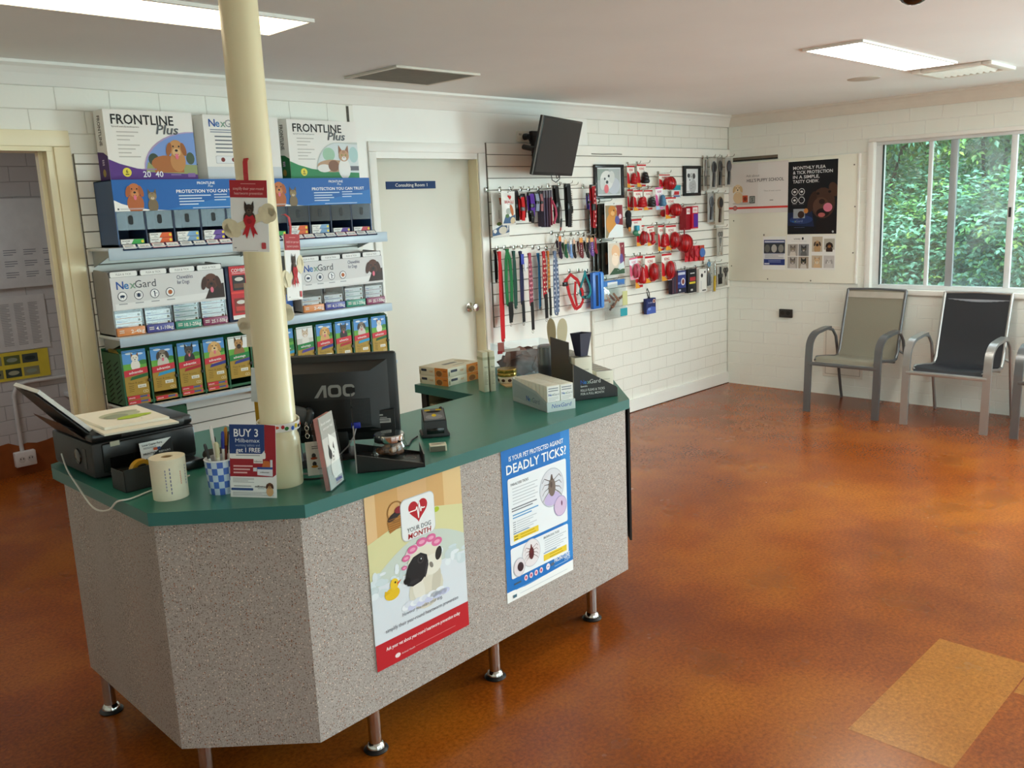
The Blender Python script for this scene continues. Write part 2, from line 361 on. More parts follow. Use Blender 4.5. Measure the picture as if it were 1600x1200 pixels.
# =================================================================== the setting
H = 2.389
BR_B = brick_mat('painted_brick_back', 0, 'EDEBE2', 'D9D6CB', .5)
BR_R = brick_mat('painted_brick_right', 1, 'EFF1E8', 'F4F5EE', .5)
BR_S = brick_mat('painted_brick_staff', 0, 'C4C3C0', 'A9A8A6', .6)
WHITE = mat('F1F0EA', rough=.4, var=.02, scale=3); CREAM = mat('EFE3C0', rough=.4, var=.03, scale=5)
CEIL = mat('F1F4F3', rough=.8, var=.02, scale=2)
FLOOR = floor_mat('cork_floor', '924810', 'A65C16', '7C380C'); FLOOR_PALE = floor_mat('cork_floor_replaced', 'AA6A24', 'B4742E', '9E5E1A')
b = MB(); b.box(FLOOR, -9.4, -7.3, -.1, .12, 2.6, 0)
T1 = [(-3.864, -3.254), (-4.653, -3.262), (-4.66, -3.58), (-3.87, -3.565)]
T2 = [(-4.10, -3.60), (-3.55, -3.58), (-3.3, -3.9), (-4.0, -3.95)]
b.add([(x, y, .0006) for x, y in [(-4.653, -3.575), (-3.86, -3.575), (-3.86, -3.258), (-4.653, -3.258)]], [(0, 1, 2, 3)], FLOOR_PALE)
b.add([(x, y, .0006) for x, y in [(-4.092, -3.895), (-3.30, -3.895), (-3.30, -3.580), (-4.092, -3.580)]], [(0, 1, 2, 3)], FLOOR_PALE)
struct(b, 'floor', 'glossy orange brown cork tile floor with worn patches')
b = MB(); b.box(CEIL, -9.4, -7.3, H, .12, 2.6, H+.12); struct(b, 'ceiling', 'flat off white plaster ceiling')

b = MB()
b.box(BR_B, -9.4, 0, 0, -6.56, .12, H); b.box(BR_B, -6.56, 0, 2.045, -5.683, .12, H); b.box(BR_B, -5.683, 0, 0, -4.03, .12, H)
b.box(WHITE, -4.03, 0, 0, -3.893, .12, H); b.box(WHITE, -3.893, 0, 2.037, -3.068, .12, H); b.box(WHITE, -3.068, 0, 0, -1.95, .12, H)
b.box(BR_B, -1.95, .006, 0, .12, .12, H)
struct(b, 'wall_back', 'white painted brick wall behind the counter with smooth panels round the door')
b = MB()
W1 = (-1.265, -3.45); W2 = (-3.75, -5.55); ZB, ZT = .905, 2.095
b.box(BR_R, 0, 0, 0, .12, W1[0], H); b.box(BR_R, 0, W1[0], 0, .12, W1[1], ZB); b.box(BR_R, 0, W1[0], ZT, .12, W1[1], H)
b.box(BR_R, 0, W1[1], 0, .12, W2[0], H); b.box(BR_R, 0, W2[0], 0, .12, W2[1], ZB); b.box(BR_R, 0, W2[0], ZT, .12, W2[1], H); b.box(BR_R, 0, W2[1], 0, .12, -7.3, H)
struct(b, 'wall_right', 'white painted brick wall with a long sliding window')
b = MB(); b.box(BR_R, -9.4, -7.3, 0, -9.28, 2.6, H); struct(b, 'wall_left')
b = MB(); b.box(BR_B, -9.4, -7.2, 0, -7.6, -7.3, H); b.box(BR_B, -7.6, -7.2, 2.3, -.5, -7.3, H); b.box(BR_B, -.5, -7.2, 0, .12, -7.3, H); b.box(BR_B, -7.6, -7.2, 0, -.5, -7.3, .12)
struct(b, 'wall_front')
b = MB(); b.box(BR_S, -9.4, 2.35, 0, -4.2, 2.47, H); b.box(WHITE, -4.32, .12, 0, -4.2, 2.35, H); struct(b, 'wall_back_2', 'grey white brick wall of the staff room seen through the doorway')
b = MB(); random.seed(3)
pts = [(-8+.06*i, .215+random.uniform(-.012, .012)+(.02 if random.random() < .1 else 0)) for i in range(62)]
for i in range(61):
    b.add([(pts[i][0], 2.340, 0), (pts[i+1][0], 2.340, 0), (pts[i+1][0], 2.340, pts[i+1][1]), (pts[i][0], 2.340, pts[i][1])], [(0, 1, 2, 3)], mat('8C4A1C', rough=.35, var=.15))
    b.add([(pts[i][0], 2.349, pts[i][1]), (pts[i+1][0], 2.349, pts[i+1][1]), (pts[i+1][0], 2.340, pts[i+1][1]), (pts[i][0], 2.340, pts[i][1])], [(0, 3, 2, 1)], mat('8C4A1C', rough=.35, var=.15))
struct(b, 'baseboard_back_2', 'ragged topped rust brown skirting of the staff room')
b = MB(); b.box(WHITE, -1.95, -.012, 0, 0, .006, .105); b.box(WHITE, -3.0, -.012, 0, -1.95, 0, .105); b.box(mat('3A2A20', rough=.8), -3.0, -.0125, 0, 0, -.011, .006); struct(b, 'baseboard_back', 'white skirting board along the back wall')
# cornices (coved)
prof = [(0, 2.294), (.012, 2.294), (.022, 2.312), (.038, 2.34), (.058, 2.364), (.078, 2.376), (.078, H), (0, H)]
b = MB(); n = len(prof)
vs = [(-9.28, -u, z) for u, z in prof]+[(0, -u, z) for u, z in prof]
b.add(vs, [(i, (i+1) % n, n+(i+1) % n, n+i)[::-1] for i in range(n)]+[tuple(range(n)), tuple(range(n, 2*n))[::-1]], WHITE, False); struct(b, 'trim_1', 'white coved cornice above the back wall')
b = MB(); vs = [(-u, 0, z) for u, z in prof]+[(-u, -7.2, z) for u, z in prof]
b.add(vs, [(i, (i+1) % n, n+(i+1) % n, n+i) for i in range(n)], mat('E4E0D4', rough=.45, var=.02)); struct(b, 'trim_2', 'white coved cornice above the window wall')
# doorway to the staff room: cream frame
b = MB()
for x0, x1 in ((-5.685, -5.612), (-6.635, -6.555)): b.box(CREAM, x0, -.014, 0, x1, -.0005, 2.0345, .004)
b.box(CREAM, -6.635, -.014, 2.035, -5.612, -.0005, 2.105, .004)
b.box(CREAM, -5.715, -.005, 0, -5.683, .13, 2.0145); b.box(CREAM, -5.735, .045, 0, -5.7155, .085, 2.0145); b.box(CREAM, -6.56, -.005, 2.015, -5.683, .13, 2.045); b.box(CREAM, -6.56, -.005, 0, -6.53, .13, 2.0145)
struct(b, 'trim_3', 'cream painted door frame of the staff room doorway')
# consulting room door
d = bpy.data.objects.new('door_1', None); COL.objects.link(d); d.location = (-3.89, .085, 0); d['kind'] = 'structure'; d['label'] = 'plain cream door with a blue name sign and a round chrome knob'
b = MB(); b.box(mat('DCDBD0', rough=.36, var=.015, scale=2), .004, 0, .006, .818, .035, 2.03, .002); b.build('door_leaf', d)
b = MB(); CH = mat('C9C6BE', rough=.18, metal=1, var=0); T = Matrix.Translation((.762, 0, 1.035)) @ Matrix.Rotation(PI/2, 4, 'X'); b.T = T
b.lathe(CH, [(.0, 0), (.032, 0), (.032, .006), (.014, .012), (.012, .03), (.020, .036), (.029, .048), (.029, .060), (.024, .068), (.0, .070)], 28, False); b.build('door_knob', d)['label'] = 'round chrome knob'
b = MB(); b.box(mat('1E3A68', rough=.6, var=0, spec=.2), .125, -.004, 1.822, .520, 0, 1.868)
pr = Pr(b, (.125, -.0045, 1.822)); pr.text('Consulting Room 1', .07, .014, .020, 'F4F4EE', w=.255); b.build('name_sign', d)['label'] = 'dark blue sign reading Consulting Room 1'
b = MB()
for x0, x1 in ((-3.945, -3.893), (-3.068, -3.005)): b.box(WHITE, x0, -.012, 0, x1, -.0005, 2.0365, .003)
b.box(WHITE, -3.945, -.012, 2.037, -3.005, -.0005, 2.095, .003); b.box(WHITE, -3.90, 0, 2.0, -3.06, .045, 2.037); b.box(CREAM, -3.075, .0005, 0, -3.062, .12, 1.9995); b.box(CREAM, -3.9, .0005, 0, -3.887, .12, 1.9995)
struct(b, 'trim_4', 'white door frame of the consulting room')
b = MB(); b.box(mat('D8D3C6', rough=.4), -1.965, -.02, .10, -1.945, .0, .885, .003); struct(b, 'trim_5', 'narrow upright joint strip on the wall under the hanging toys')
b = MB(); b.box(mat('55524A', rough=.9, var=.3, scale=60), -4.075, -.003, 2.185, -4.060, .001, 2.285); struct(b, 'trim_6', 'dark gap between brickwork and smooth wall panel')

# windows
ALU = mat('DDE0E0', rough=.35, var=.03); ALUD = mat('AEB6BA', rough=.35, metal=.4, var=.03); GLS = mat('EAF6F2', rough=.02, var=0, alpha=.10, spec=.6)
DUSTY = None
def dusty():
    m, nt, bs, N, L = nodes('dusty_glass')
    tc = N('ShaderNodeTexCoord'); nz = N('ShaderNodeTexNoise'); nz.inputs['Scale'].default_value = 3; nz.inputs['Detail'].default_value = 6; L(tc.outputs['Object'], nz.inputs[0])
    mr = N('ShaderNodeMapRange'); mr.inputs[1].default_value = .45; mr.inputs[2].default_value = .7; mr.inputs[3].default_value = .10; mr.inputs[4].default_value = .34; L(nz.outputs['Fac'], mr.inputs[0]); L(mr.outputs[0], bs.inputs['Alpha'])
    bs.inputs['Base Color'].default_value = lin('C9DDE6'); bs.inputs['Roughness'].default_value = .25; return m
DUSTY = dusty()
def window(name, y0, y1, z0, z1, bars, label, dirty=()):
    w = bpy.data.objects.new(name, None); COL.objects.link(w); w.location = (0, 0, 0); w['kind'] = 'structure'; w['label'] = label
    b = MB(); LN = mat('F3F2EC', rough=.4, var=.01)
    b.box(LN, -.02, y0+.0, z0+.0085, .12, y0-.045, z1-.0305, .003); b.box(LN, -.02, y1+.045, z0+.0085, .12, y1, z1-.0305, .003); b.box(LN, -.012, y0, z1-.03, .12, y1, z1, .003); b.box(LN, -.028, y0, z0-.03, .12, y1, z0+.008, .004)
    b.build('window_lining', w)
    b = MB(); b.box(ALU, .03, y0-.045, z0+.008, .09, y1+.045, z0+.042, .003); b.box(ALU, .03, y0-.045, z1-.055, .09, y1+.045, z1-.028, .003)
    b.box(ALU, .0305, y0-.045, z0+.0425, .09, y0-.10, z1-.0555, .003); b.box(ALU, .0305, y1+.045, z0+.0425, .09, y1+.1, z1-.0555, .003); b.box(mat('33383A'), .028, y0-.098, z0+.04, .05, y0-.104, z1-.055)
    b.build('window_frame', w)
    for c, hw, mm, xx in bars:
        b = MB(); b.box(mm, xx, c-hw, z0+.0425, xx+.03, c+hw, z1-.0555, .003); b.build('mullion', w)
    edges = [y0-.1]+[c for c, *_ in bars]+[y1+.1]
    for i in range(len(edges)-1):
        b = MB(); b.box(DUSTY if i in dirty else GLS, .058, edges[i], z0+.03, .061, edges[i+1], z1-.04); b.build('pane', w)
    return w
window('window_1', W1[0], W1[1], ZB, ZT, [(-1.722, .014, ALU, .045), (-1.893, .026, ALUD, .04), (-2.303, .02, ALU, .03), (-2.74, .014, ALU, .045), (-2.95, .026, ALUD, .04)], 'long white sliding window above the chairs with green shrubs outside', (2, 4))
window('window_2', W2[0], W2[1], ZB, ZT, [(-4.4, .02, ALU, .04), (-5.0, .02, ALU, .04)], 'second sliding window nearer the photographer')
b = MB(); b.box(mat('222222'), .022, -2.302-.008, 1.46, .032, -2.302+.008, 1.53); b.build('window_latch', bpy.data.objects['window_1'])['label'] = 'small black latch'
w = bpy.data.objects.new('window_3', None); COL.objects.link(w); w['kind'] = 'structure'; w['label'] = 'full height front shop glazing'
b = MB()
for x in (-7.6, -6.2, -4.75, -3.3, -1.9, -.55): b.box(ALU, x, -7.29, .12, x+.05, -7.22, 2.3)
b.box(ALU, -7.6, -7.29, .12, -.5, -7.22, .18); b.box(ALU, -7.6, -7.29, 2.25, -.5, -7.22, 2.3); b.build('window_frame', w)
b = MB(); b.box(GLS, -7.6, -7.26, .15, -.5, -7.255, 2.28); b.build('pane', w)
# ground and shrubs outside the window
b = MB(); b.box(mat('4A4A30', rough=.95, var=.3, scale=3), .12, -9, -.5, 9, 4, -.1); struct(b, 'floor_2', 'bare garden ground outside the window')
LF = [leaf_mat('leaf_mid', '4A8A48', '8CCB84'), leaf_mat('leaf_blue', '4E927A', '9AD8C0'), leaf_mat('leaf_lime', '5E9A3C', 'B4DC7C')]
BARK = mat('4A4034', rough=.9, var=.25, scale=40, bump=.5)
def shrub(name, label, loc, blobs, nleaf, size, weights, seed):
    rnd = random.Random(seed)
    t = thing(name, label, 'shrub', loc, 0, 'shrubs outside the window')
    b = MB()
    for bx, by, bz, br in blobs[:6]:
        b.tube(BARK, [(0, rnd.uniform(-.2, .2), -.1), (bx*.3+.2, by*.5, bz*.5), (bx+.15, by, bz)], .018, 6)
    b.build('stems', t)
    for k in range(3):
        if not weights[k]: continue
        vs = []; fs = []
        tot = sum(q[3]**2 for q in blobs)
        for bx, by, bz, br in blobs:
            for i in range(int(nleaf*weights[k]*br*br/tot)):
                # twig centre near the blob's surface (lumpy), then a spray of leaves
                d = Vector((rnd.gauss(-.45, .8), rnd.gauss(0, .8), rnd.gauss(.15, .8))).normalized()
                lump = 1+.35*noise.noise(Vector((bx*3+d.x*2.3, by*3+d.y*2.3, bz*3+d.z*2.3)))
                c = Vector((bx, by, bz))+d*br*lump*(rnd.random()**.35)
                tw = (d+Vector((rnd.gauss(-.1, .45), rnd.gauss(0, .45), rnd.gauss(-.15, .4)))).normalized()
                sd = tw.cross(Vector((0, 0, 1))).normalized()
                if sd.length < .5: sd = Vector((0, 1, 0))
                for j in range(5):
                    s = size*rnd.uniform(.65, 1.25); sg = -1 if j % 2 else 1
                    o = c+tw*(j*.5*size)
                    ax = (tw*.6+sd*sg*(1.0 if j < 4 else 0)+Vector((0, 0, -.25+rnd.gauss(0, .22)))).normalized()
                    nr = Vector((rnd.gauss(-.35, .35), rnd.gauss(0, .35), 1)).normalized(); wv = ax.cross(nr).normalized(); nn = wv.cross(ax)
                    q = len(vs)
                    vs += [tuple(o), tuple(o+ax*s*.4+wv*s*.27+nn*s*.06), tuple(o+ax*s), tuple(o+ax*s*.4-wv*s*.27+nn*s*.06), tuple(o+ax*s*.5-nn*s*.03)]
                    fs += [(q, q+1, q+4), (q+1, q+2, q+4), (q, q+4, q+3), (q+4, q+2, q+3)]
        b = MB(); b.add(vs, fs, LF[k]); o = b.build('foliage', t); o['kind'] = 'stuff'
    return t
def blobs(seed, yw, n, z0, z1, r0, r1):
    r = random.Random(seed); return [(r.uniform(-.25, .35), r.uniform(-yw, yw), r.uniform(z0, z1), r.uniform(r0, r1)) for _ in range(n)]
shrub('leafy_shrub', 'bushy green shrub outside the left pane of the window', (1.75, -.1, 0), blobs(1, .95, 18, .3, 3.0, .32, .55), 4200, .07, (.5, .4, .1), 11)
shrub('leafy_shrub', 'pale blue green shrub outside the middle panes of the window', (1.5, -1.75, 0), blobs(2, .75, 15, .2, 1.75, .28, .5), 4200, .068, (.3, .65, .05), 12)
shrub('leafy_shrub', 'yellow green tree branch filling the top of the window', (2.15, -1.5, 0), blobs(3, 1.2, 18, 1.7, 3.5, .32, .6), 4400, .075, (.55, .15, .3), 13)
shrub('leafy_shrub', 'bright green shrub outside the right hand pane of the window', (1.35, -3.1, 0), blobs(4, .7, 13, .3, 2.8, .3, .5), 3600, .07, (.6, .2, .2), 14)
shrub('leafy_shrub', 'dark hedge standing behind the other shrubs outside', (3.4, -.9, 0), blobs(5, 3.2, 40, .1, 4.2, .55, .95), 9000, .11, (.9, .1, 0), 15)
# ceiling fittings
def ceiling_light(x0, x1, y0, y1, label, side):
    t = thing('ceiling_light', label, 'ceiling light', ((x0+x1)/2, (y0+y1)/2, H), 0); w, h = (x1-x0)/2, (y1-y0)/2
    b = MB(); f = .014; m = mat('EDEBE4', rough=.4)
    for a in ((-w, -h, w, -h+f), (-w, h-f, w, h), (-w, -h+f, -w+f, h-f), (w-f, -h+f, w, h-f)): b.box(m, a[0], a[1], -.012, a[2], a[3], 0)
    b.build('frame', t)
    b = MB(); b.box(mat(LAMP_E[side][1], rough=.5, var=0, emit=LAMP_E[side][0]), -w+f, -h+f, -.009, w-f, h-f, -.001); b.build('diffuser', t)
ceiling_light(-2.83, -1.565, -2.435, -2.13, 'lit rectangular ceiling light over the waiting chairs', 'right')
ceiling_light(-6.45, -5.205, -1.42, -1.11, 'lit rectangular ceiling light over the printer end of the counter', 'left')
t = thing('ceiling_vent', 'square grey ceiling return air grille above the consulting room door', 'vent', (-4.015, -.535, H))
b = MB()
for a in ((-.285, -.22, .285, -.20), (-.285, .20, .285, .22), (-.285, -.20, -.262, .20), (.262, -.20, .285, .20)): b.box(mat('D9D4C8'), a[0], a[1], -.012, a[2], a[3], 0, .003)
b.build('frame', t)
b = MB(); b.box(mat('3C3832', rough=.9), -.262, -.2, -.003, .262, .2, -.001)
for i in range(40):
    x = -.262+.0131*(i+.5); b.box(mat('A49E92', rough=.6), x-.002, -.2, -.010, x+.002, .2, -.003)
b.build('louvre', t)
t = thing('air_diffuser', 'square white ceiling air conditioning diffuser near the window', 'vent', (-1.21, -2.35, H))
b = MB(); WM = mat('E6E2DA', rough=.35)
for a in ((-.225, -.225, .225, -.17), (-.225, .17, .225, .225), (-.225, -.17, -.17, .17), (.17, -.17, .225, .17)): b.box(WM, a[0], a[1], -.022, a[2], a[3], 0, .006)
b.build('frame', t)
b = MB(); b.box(mat('4A443C', rough=.9), -.17, -.17, -.004, .17, .17, -.001)
for i in range(9):
    y = -.15+.0375*i; b.add([(-.17, y, -.004), (.17, y, -.004), (.17, y+.028, -.024), (-.17, y+.028, -.024)], [(0, 1, 2, 3)], WM)
b.build('louvre', t)
b = MB(); b.lathe(mat('C4BEB2', rough=.7), [(0, -.006), (.085, -.006), (.098, -.003), (.1, 0)], 32, False); tag(b.build('ceiling_speaker', None, (-1.36, -1.80, H)), 'round grey flush ceiling speaker beside the air diffuser', 'speaker')
t = thing('dome_camera', 'dark dome sensor on the ceiling at the top of the view', 'camera', (-3.834, -3.053, H))
b = MB(); b.lathe(mat('2C2A28', rough=.4), [(.072, 0), (.072, -.018), (.06, -.024)], 28); b.build('base', t)
b = MB(); b.lathe(mat('141414', rough=.08), [(.06, -.02), (.055, -.045), (.038, -.066), (.018, -.076), (0, -.078)], 28, False); b.build('dome', t)
# round steel post through the counter
PX, PY = -5.876, -2.055
PAINT = mat('E8DBB4', rough=.3, var=.02, scale=6)
b = MB(); b.T = Matrix.Translation((PX, PY, 0)); b.lathe(PAINT, [(.052, .18), (.052, .86)], 40); b.lathe(PAINT, [(.056, .9), (.0575, .905), (.0575, 1.035), (.0555, 1.05), (.052, 1.056), (.0515, H)], 40, False); o = struct(b, 'trim_7', 'round cream painted steel post rising through the counter to the ceiling')
o.name = 'support_post'
# staff room contents
b = MB(); b.box(mat('DCE0DE', rough=.3), -5.6, 2.325, 1.29, -4.915, 2.347, 1.885, .003); pr = Pr(b, (-5.6, 2.3245, 1.29))
random.seed(5)
for r in range(3):
    for c in range(5): pr.lines(.02+.125*c+.05, .06+.075*r, .10+.125*c+.05, .105+.075*r, 3, '8A9096', 1, .35)
tag(b.build('whiteboard'), 'whiteboard with small notes on the staff room wall', 'whiteboard')
b = MB(); b.box(mat('CFCFCB'), -5.6, 2.342, .865, -5.06, 2.35, 1.235); pr = Pr(b, (-5.6, 2.3415, .865)); pr.text('Appointments', .10, .335, .018, '2A2A2A', bold=True)
for c in range(4): pr.lines(.16+.09*c, .03, .22+.09*c, .32, 26, '9A9A98', 1, .4)
tag(b.build('schedule_sheet'), 'pale sheet of small printed columns below the whiteboard', 'poster')
b = MB(); b.box(mat('D8C63A'), -5.75, 2.343, .665, -5.085, 2.35, .858); pr = Pr(b, (-5.75, 2.3425, .665))
for c in range(5):
    for r in range(2): pr.rect(.035+.115*c, .02+.09*r, .135+.115*c, .08+.09*r, ['5E6A3C', '46504A', '7A7F5A', '39473F', '8B8C6A'][(c+r*2) % 5]); pr.ell(.085+.115*c, .05+.09*r, .035, .015, ['A6A88C', '8F9C86', '2F3A36'][(c+r) % 3], 2)
tag(b.build('picture_chart'), 'yellow chart with two rows of small animal photos on the staff room wall', 'poster')
b = MB(); b.tube(mat('C9C8C2', rough=.5), [(-4.6, 2.335, .64), (-5.26, 2.335, .64), (-5.32, 2.335, .625), (-5.345, 2.335, .56), (-5.345, 2.335, .17)], .014, 10); tag(b.build('conduit_pipe'), 'grey plastic conduit bending down the staff room wall', 'pipe')
b = MB(); b.box(mat('E4E2DC', rough=.4), -5.405, 2.295, .065, -5.27, 2.34, .17, .006); pr = Pr(b, (-5.405, 2.2945, .065))
for q in (.042, .098): pr.ell(q, .05, .022, .022, 'CFCDC6'); pr.rect(q-.012, .05, q-.006, .062, '55534E', 2); pr.rect(q+.006, .05, q+.012, .062, '55534E', 2)
tag(b.build('power_outlet'), 'white double power point on the rust skirting under the conduit', 'power outlet')
b = MB(); b.box(mat('D5D8D4'), -5.02, 2.08, .50, -4.33, 2.35, .53, .004); tag(b.build('wall_shelf'), 'short pale shelf jutting out behind the cream door frame', 'shelf')
sl = bpy.data.lights.new('staff_room_fill', 'AREA'); sl.energy = 16; sl.size = .6; sl.color = (.92, .95, 1.0); so = bpy.data.objects.new('staff_room_fill', sl); COL.objects.link(so); so.location = (-6.6, 1.3, 2.37)  # out-of-sight lamp added to light the staff room wall
# =================================================================== product wall behind the counter
SLAT = mat('F2F0E8', rough=.35, var=.015, scale=4); GROOVE = mat('7A756C', rough=.9, var=0)
def slatwall(name, x0, x1, z0, ztop, first, pitch, label, rails=True):
    t = thing(name, label, 'slatwall panel', (x0, 0, z0)); w = x1-x0; h = ztop-z0
    b = MB(); b.box(GROOVE, 0, -.012, 0, w, -.001, h); zt = h; zb = h-first
    while zt > .004:
        zb = max(zb, 0); b.box(SLAT, 0, -.02, zb+.003, w, -.0125, zt-.002, .0015, 1)
        zt = zb; zb -= pitch
    b.build('slats', t); return t
SWL = slatwall('slatwall_panel', -5.603, -4.06, .40, 2.005, .047, .0765, 'white slatwall panel behind the shelves of boxes')
SWR = slatwall('slatwall_panel', -2.997, -.004, .885, 2.105, .0765, .0765, 'white slatwall panel hung with leads, toys and brushes')
SHM = mat('E2E8EC', rough=.35, var=.02); LIP = mat('B8C9D8', rough=.3, var=.02)
for k, (z, lip, d, lab) in enumerate(((1.578, .055, .235, 'pale shelf carrying the blue display units'), (1.175, .045, .235, 'pale shelf carrying the grey display units'), (.846, .02, .25, 'pale shelf carrying the green dispenser racks'))):
    t = thing('wall_shelf', lab, 'shelf', (-5.6, -.02, z), 0, 'shelves on the slatwall')
    b = MB(); b.box(SHM, 0, -d, -.014, 1.555, 0, -.001, .002); b.build('shelf_board', t)
    b = MB(); b.box(LIP, 0, -d-.006, -lip, 1.555, -d, -.001, .002); b.build('price_rail', t)
    for x in (.02, .77, 1.52): b = MB(); b.add([(x, 0, -.014), (x, -d+.02, -.014), (x, -d+.02, -.03), (x, 0, -.09), (x+.004, 0, -.014), (x+.004, -d+.02, -.014), (x+.004, -d+.02, -.03), (x+.004, 0, -.09)], [(0, 1, 2, 3), (7, 6, 5, 4), (0, 4, 5, 1), (1, 5, 6, 2), (2, 6, 7, 3)], mat('B9BCBE', metal=.6, rough=.4)); b.build('bracket', t)
LW = 'F4F2EE'
def medbox(loc, w, d, h, accent, label, group, face='F3F2EE', style=0, name='medicine_box'):
    b = MB(); b.box(ink(face), 0, 0, 0, w, d, h); pr = boxface(b, 0, w, 0, 0)
    if style == 0:
        pr.poly([(w*.42, 0), (w, 0), (w, h), (w*.55, h)], accent); pr.text('FRONTLINE', w*.05, h*.55, h*.22, '333333', w=w*.32, bold=True); pr.text('Plus', w*.2, h*.14, h*.26, '777777', skew=.2); pr.ell(w*.92, h*.5, h*.3, h*.3, 'F2D840', 2)
    elif style == 1:
        pr.text('Nex', w*.05, h*.3, h*.36, '2456A0', bold=True); pr.text('Gard', w*.05+h*.95, h*.3, h*.36, '8A8C92'); pr.rect(w*.86, h*.3, w*.95, h*.7, '6F5A40'); pr.rect(0, 0, w, h*.10, accent, 1)
    else:
        pr.rect(0, 0, w, h, 'A8873E'); pr.rect(0, h*.2, w*.55, h, accent, 2); pr.text('advantix', w*.05, h*.42, h*.3, 'FBEFEF', 3, bold=True); pr.rect(w*.55, h*.45, w*.9, h*.8, '4A5A9A', 2); pr.ell(w*.92, h*.5, h*.26, h*.3, 'D84A5A', 3)
    return tag(b.build(name, None, loc), label, 'box', group)
# ---- blue display units
BLU = mat('2B4E7C', rough=.4, var=.02); NAV = mat('1B2E4E', rough=.5, var=.02)
def blue_unit(x0, w, side, lanes):
    X, Y, Z = x0, -.022, 1.579; D = .2; HH = .298
    t = thing('display_unit', f'blue display unit of slim boxes reading Protection You Can Trust, {side}', 'display unit', (X, Y, Z), 0, 'blue display units')
    b = MB(); b.box(BLU, 0, -D, 0, .006, 0, HH); b.box(BLU, w-.006, -D, 0, w, 0, HH); b.box(NAV, 0, -.006, 0, w, 0, HH); b.box(BLU, 0, -D, HH-.004, w, 0, HH); b.box(BLU, 0, -D-.02, 0, w, 0, .010)
    n = 5; lw = w/n
    for i in range(1, n): b.box(NAV, lw*i-.003, -D, .01, lw*i+.003, -.006, .165)
    b.build('body', t)
    b = MB(); b.box(ink('1A62B0'), 0, -D-.004, .158, w, -D, HH); pr = Pr(b, (0, -D-.0044, .158), clip=(w, HH-.158)); h = HH-.158
    pr.poly([(w*.35, 0), (w, 0), (w, h*.55), (w*.7, h*.3)], '2474C0', 1)
    pr.poly([(0, 0), (w*.36, 0), (w*.24, h*.035), (w*.14, h*.11), (w*.05, h*.24), (0, h*.36)], 'F3F4F4', 3)
    pr.dog(w*.145, h*.66, .062, 'C2703A', 'A85A2A', 'flop', True, 'D08850', 'B2602E', 4); pr.cat(w*.265, h*.46, .044, '8E7A5C', '6A583E', '7A684C', 'C9BCA0', 5)
    pr.rect(.012, .006, .02, .014, '5A5A5A', 4); pr.lines(.024, .005, w*.2, .013, 2, 'B9BCC0', 4)
    pr.text('FRONTLINE', w*.60, h*.83, h*.085, 'F2F6FA', w=w*.135, bold=True); pr.text('Plus', w*.68, h*.73, h*.08, 'DDE6EE', skew=.25)
    pr.text('PROTECTION YOU CAN TRUST', w*.44, h*.55, h*.105, 'F8FAFC', w=w*.50, bold=True)
    for k in range(4): pr.rect(w*.455, h*(.44-.095*k), w*.455+w*(.24, .17, .185, .14)[k], h*(.475-.095*k), 'CFE0F0', 2)
    for k in range(3): pr.rect(w*.72, h*(.46-.09*k), w*.72+w*(.1, .2, .09)[k], h*(.49-.09*k), 'CFE0F0', 2)
    pr.rect(w*.55, h*.035, w*.86, h*.06, 'BBD3EA', 2)
    b.build('header_card', t)
    for i in range(n):
        b = MB(); b.box(clear('E4ECF2', .10), lw*i+.006, -D-.001, .074, lw*(i+1)-.006, -D+.001, .157)
        pr = Pr(b, (lw*i, -D-.0014, 0)); pr.rr(lw*.42, .098, lw*.58, .140, .009, '0A0C10', 1); b.build('lane_cover', t)
    b = MB(); b.add([(0, -D-.022, .012), (w, -D-.022, .012), (w, -D-.045, -.012), (0, -D-.045, -.012), (0, -D-.022, .004), (w, -D-.022, .004), (w, -D-.043, -.016), (0, -D-.043, -.016)], [(0, 3, 2, 1), (4, 5, 6, 7), (0, 1, 5, 4), (2, 3, 7, 6), (0, 4, 7, 3), (1, 2, 6, 5)], NAV)
    V = Vector((0, .023, .024)); pr = Pr(b, (0, -D-.045, -.012), (1, 0, 0), V); q = V.length
    for i in range(2*n):
        a = lw/2*i+.004; c = lw/2*(i+1)-.003; pr.rect(a, q*.08, c, q*.94, 'C8524C' if i % 4 in (2, 3) else '4A5A72', 1); pr.rect(a+.002, q*.14, c-.002, q*.88, 'F2F0EC', 2)
        if i % 2: pr.text(('$49.95', '$52.50', '$58.00', '$61.90', '$66.25')[i//2], (a+c)/2, q*.34, q*.3, '6A6A70', 3, al='C')
        else: pr.lines(a+.008, q*.25, c-.012, q*.75, 3, '8A8A90', 3)
    b.build('price_strip', t)
    cl = {'green': '3FA84E', 'orange': 'E0622E', 'blue': '7FA6CC', 'purple': '6A4A9C', 'red': 'C84A56'}
    for i, (c, k) in enumerate(lanes):
        for j in range(k): medbox((X+lw*i+.014, Y-D+.004, Z+.0105+.0235*j), lw-.028, .15, .022, cl[c], f'{"upper" if j else ("lower" if k > 1 else "single")} slim white and {c} box in the blue display {side}', 'slim boxes in the blue displays')
blue_unit(-5.535, .672, 'left of the post', (('green', 1), ('orange', 2), ('blue', 2), ('purple', 2), ('red', 1)))
blue_unit(-4.79, .672, 'right of the post', (('green', 1), ('orange', 2), ('blue', 2), ('purple', 1), ('red', 1)))
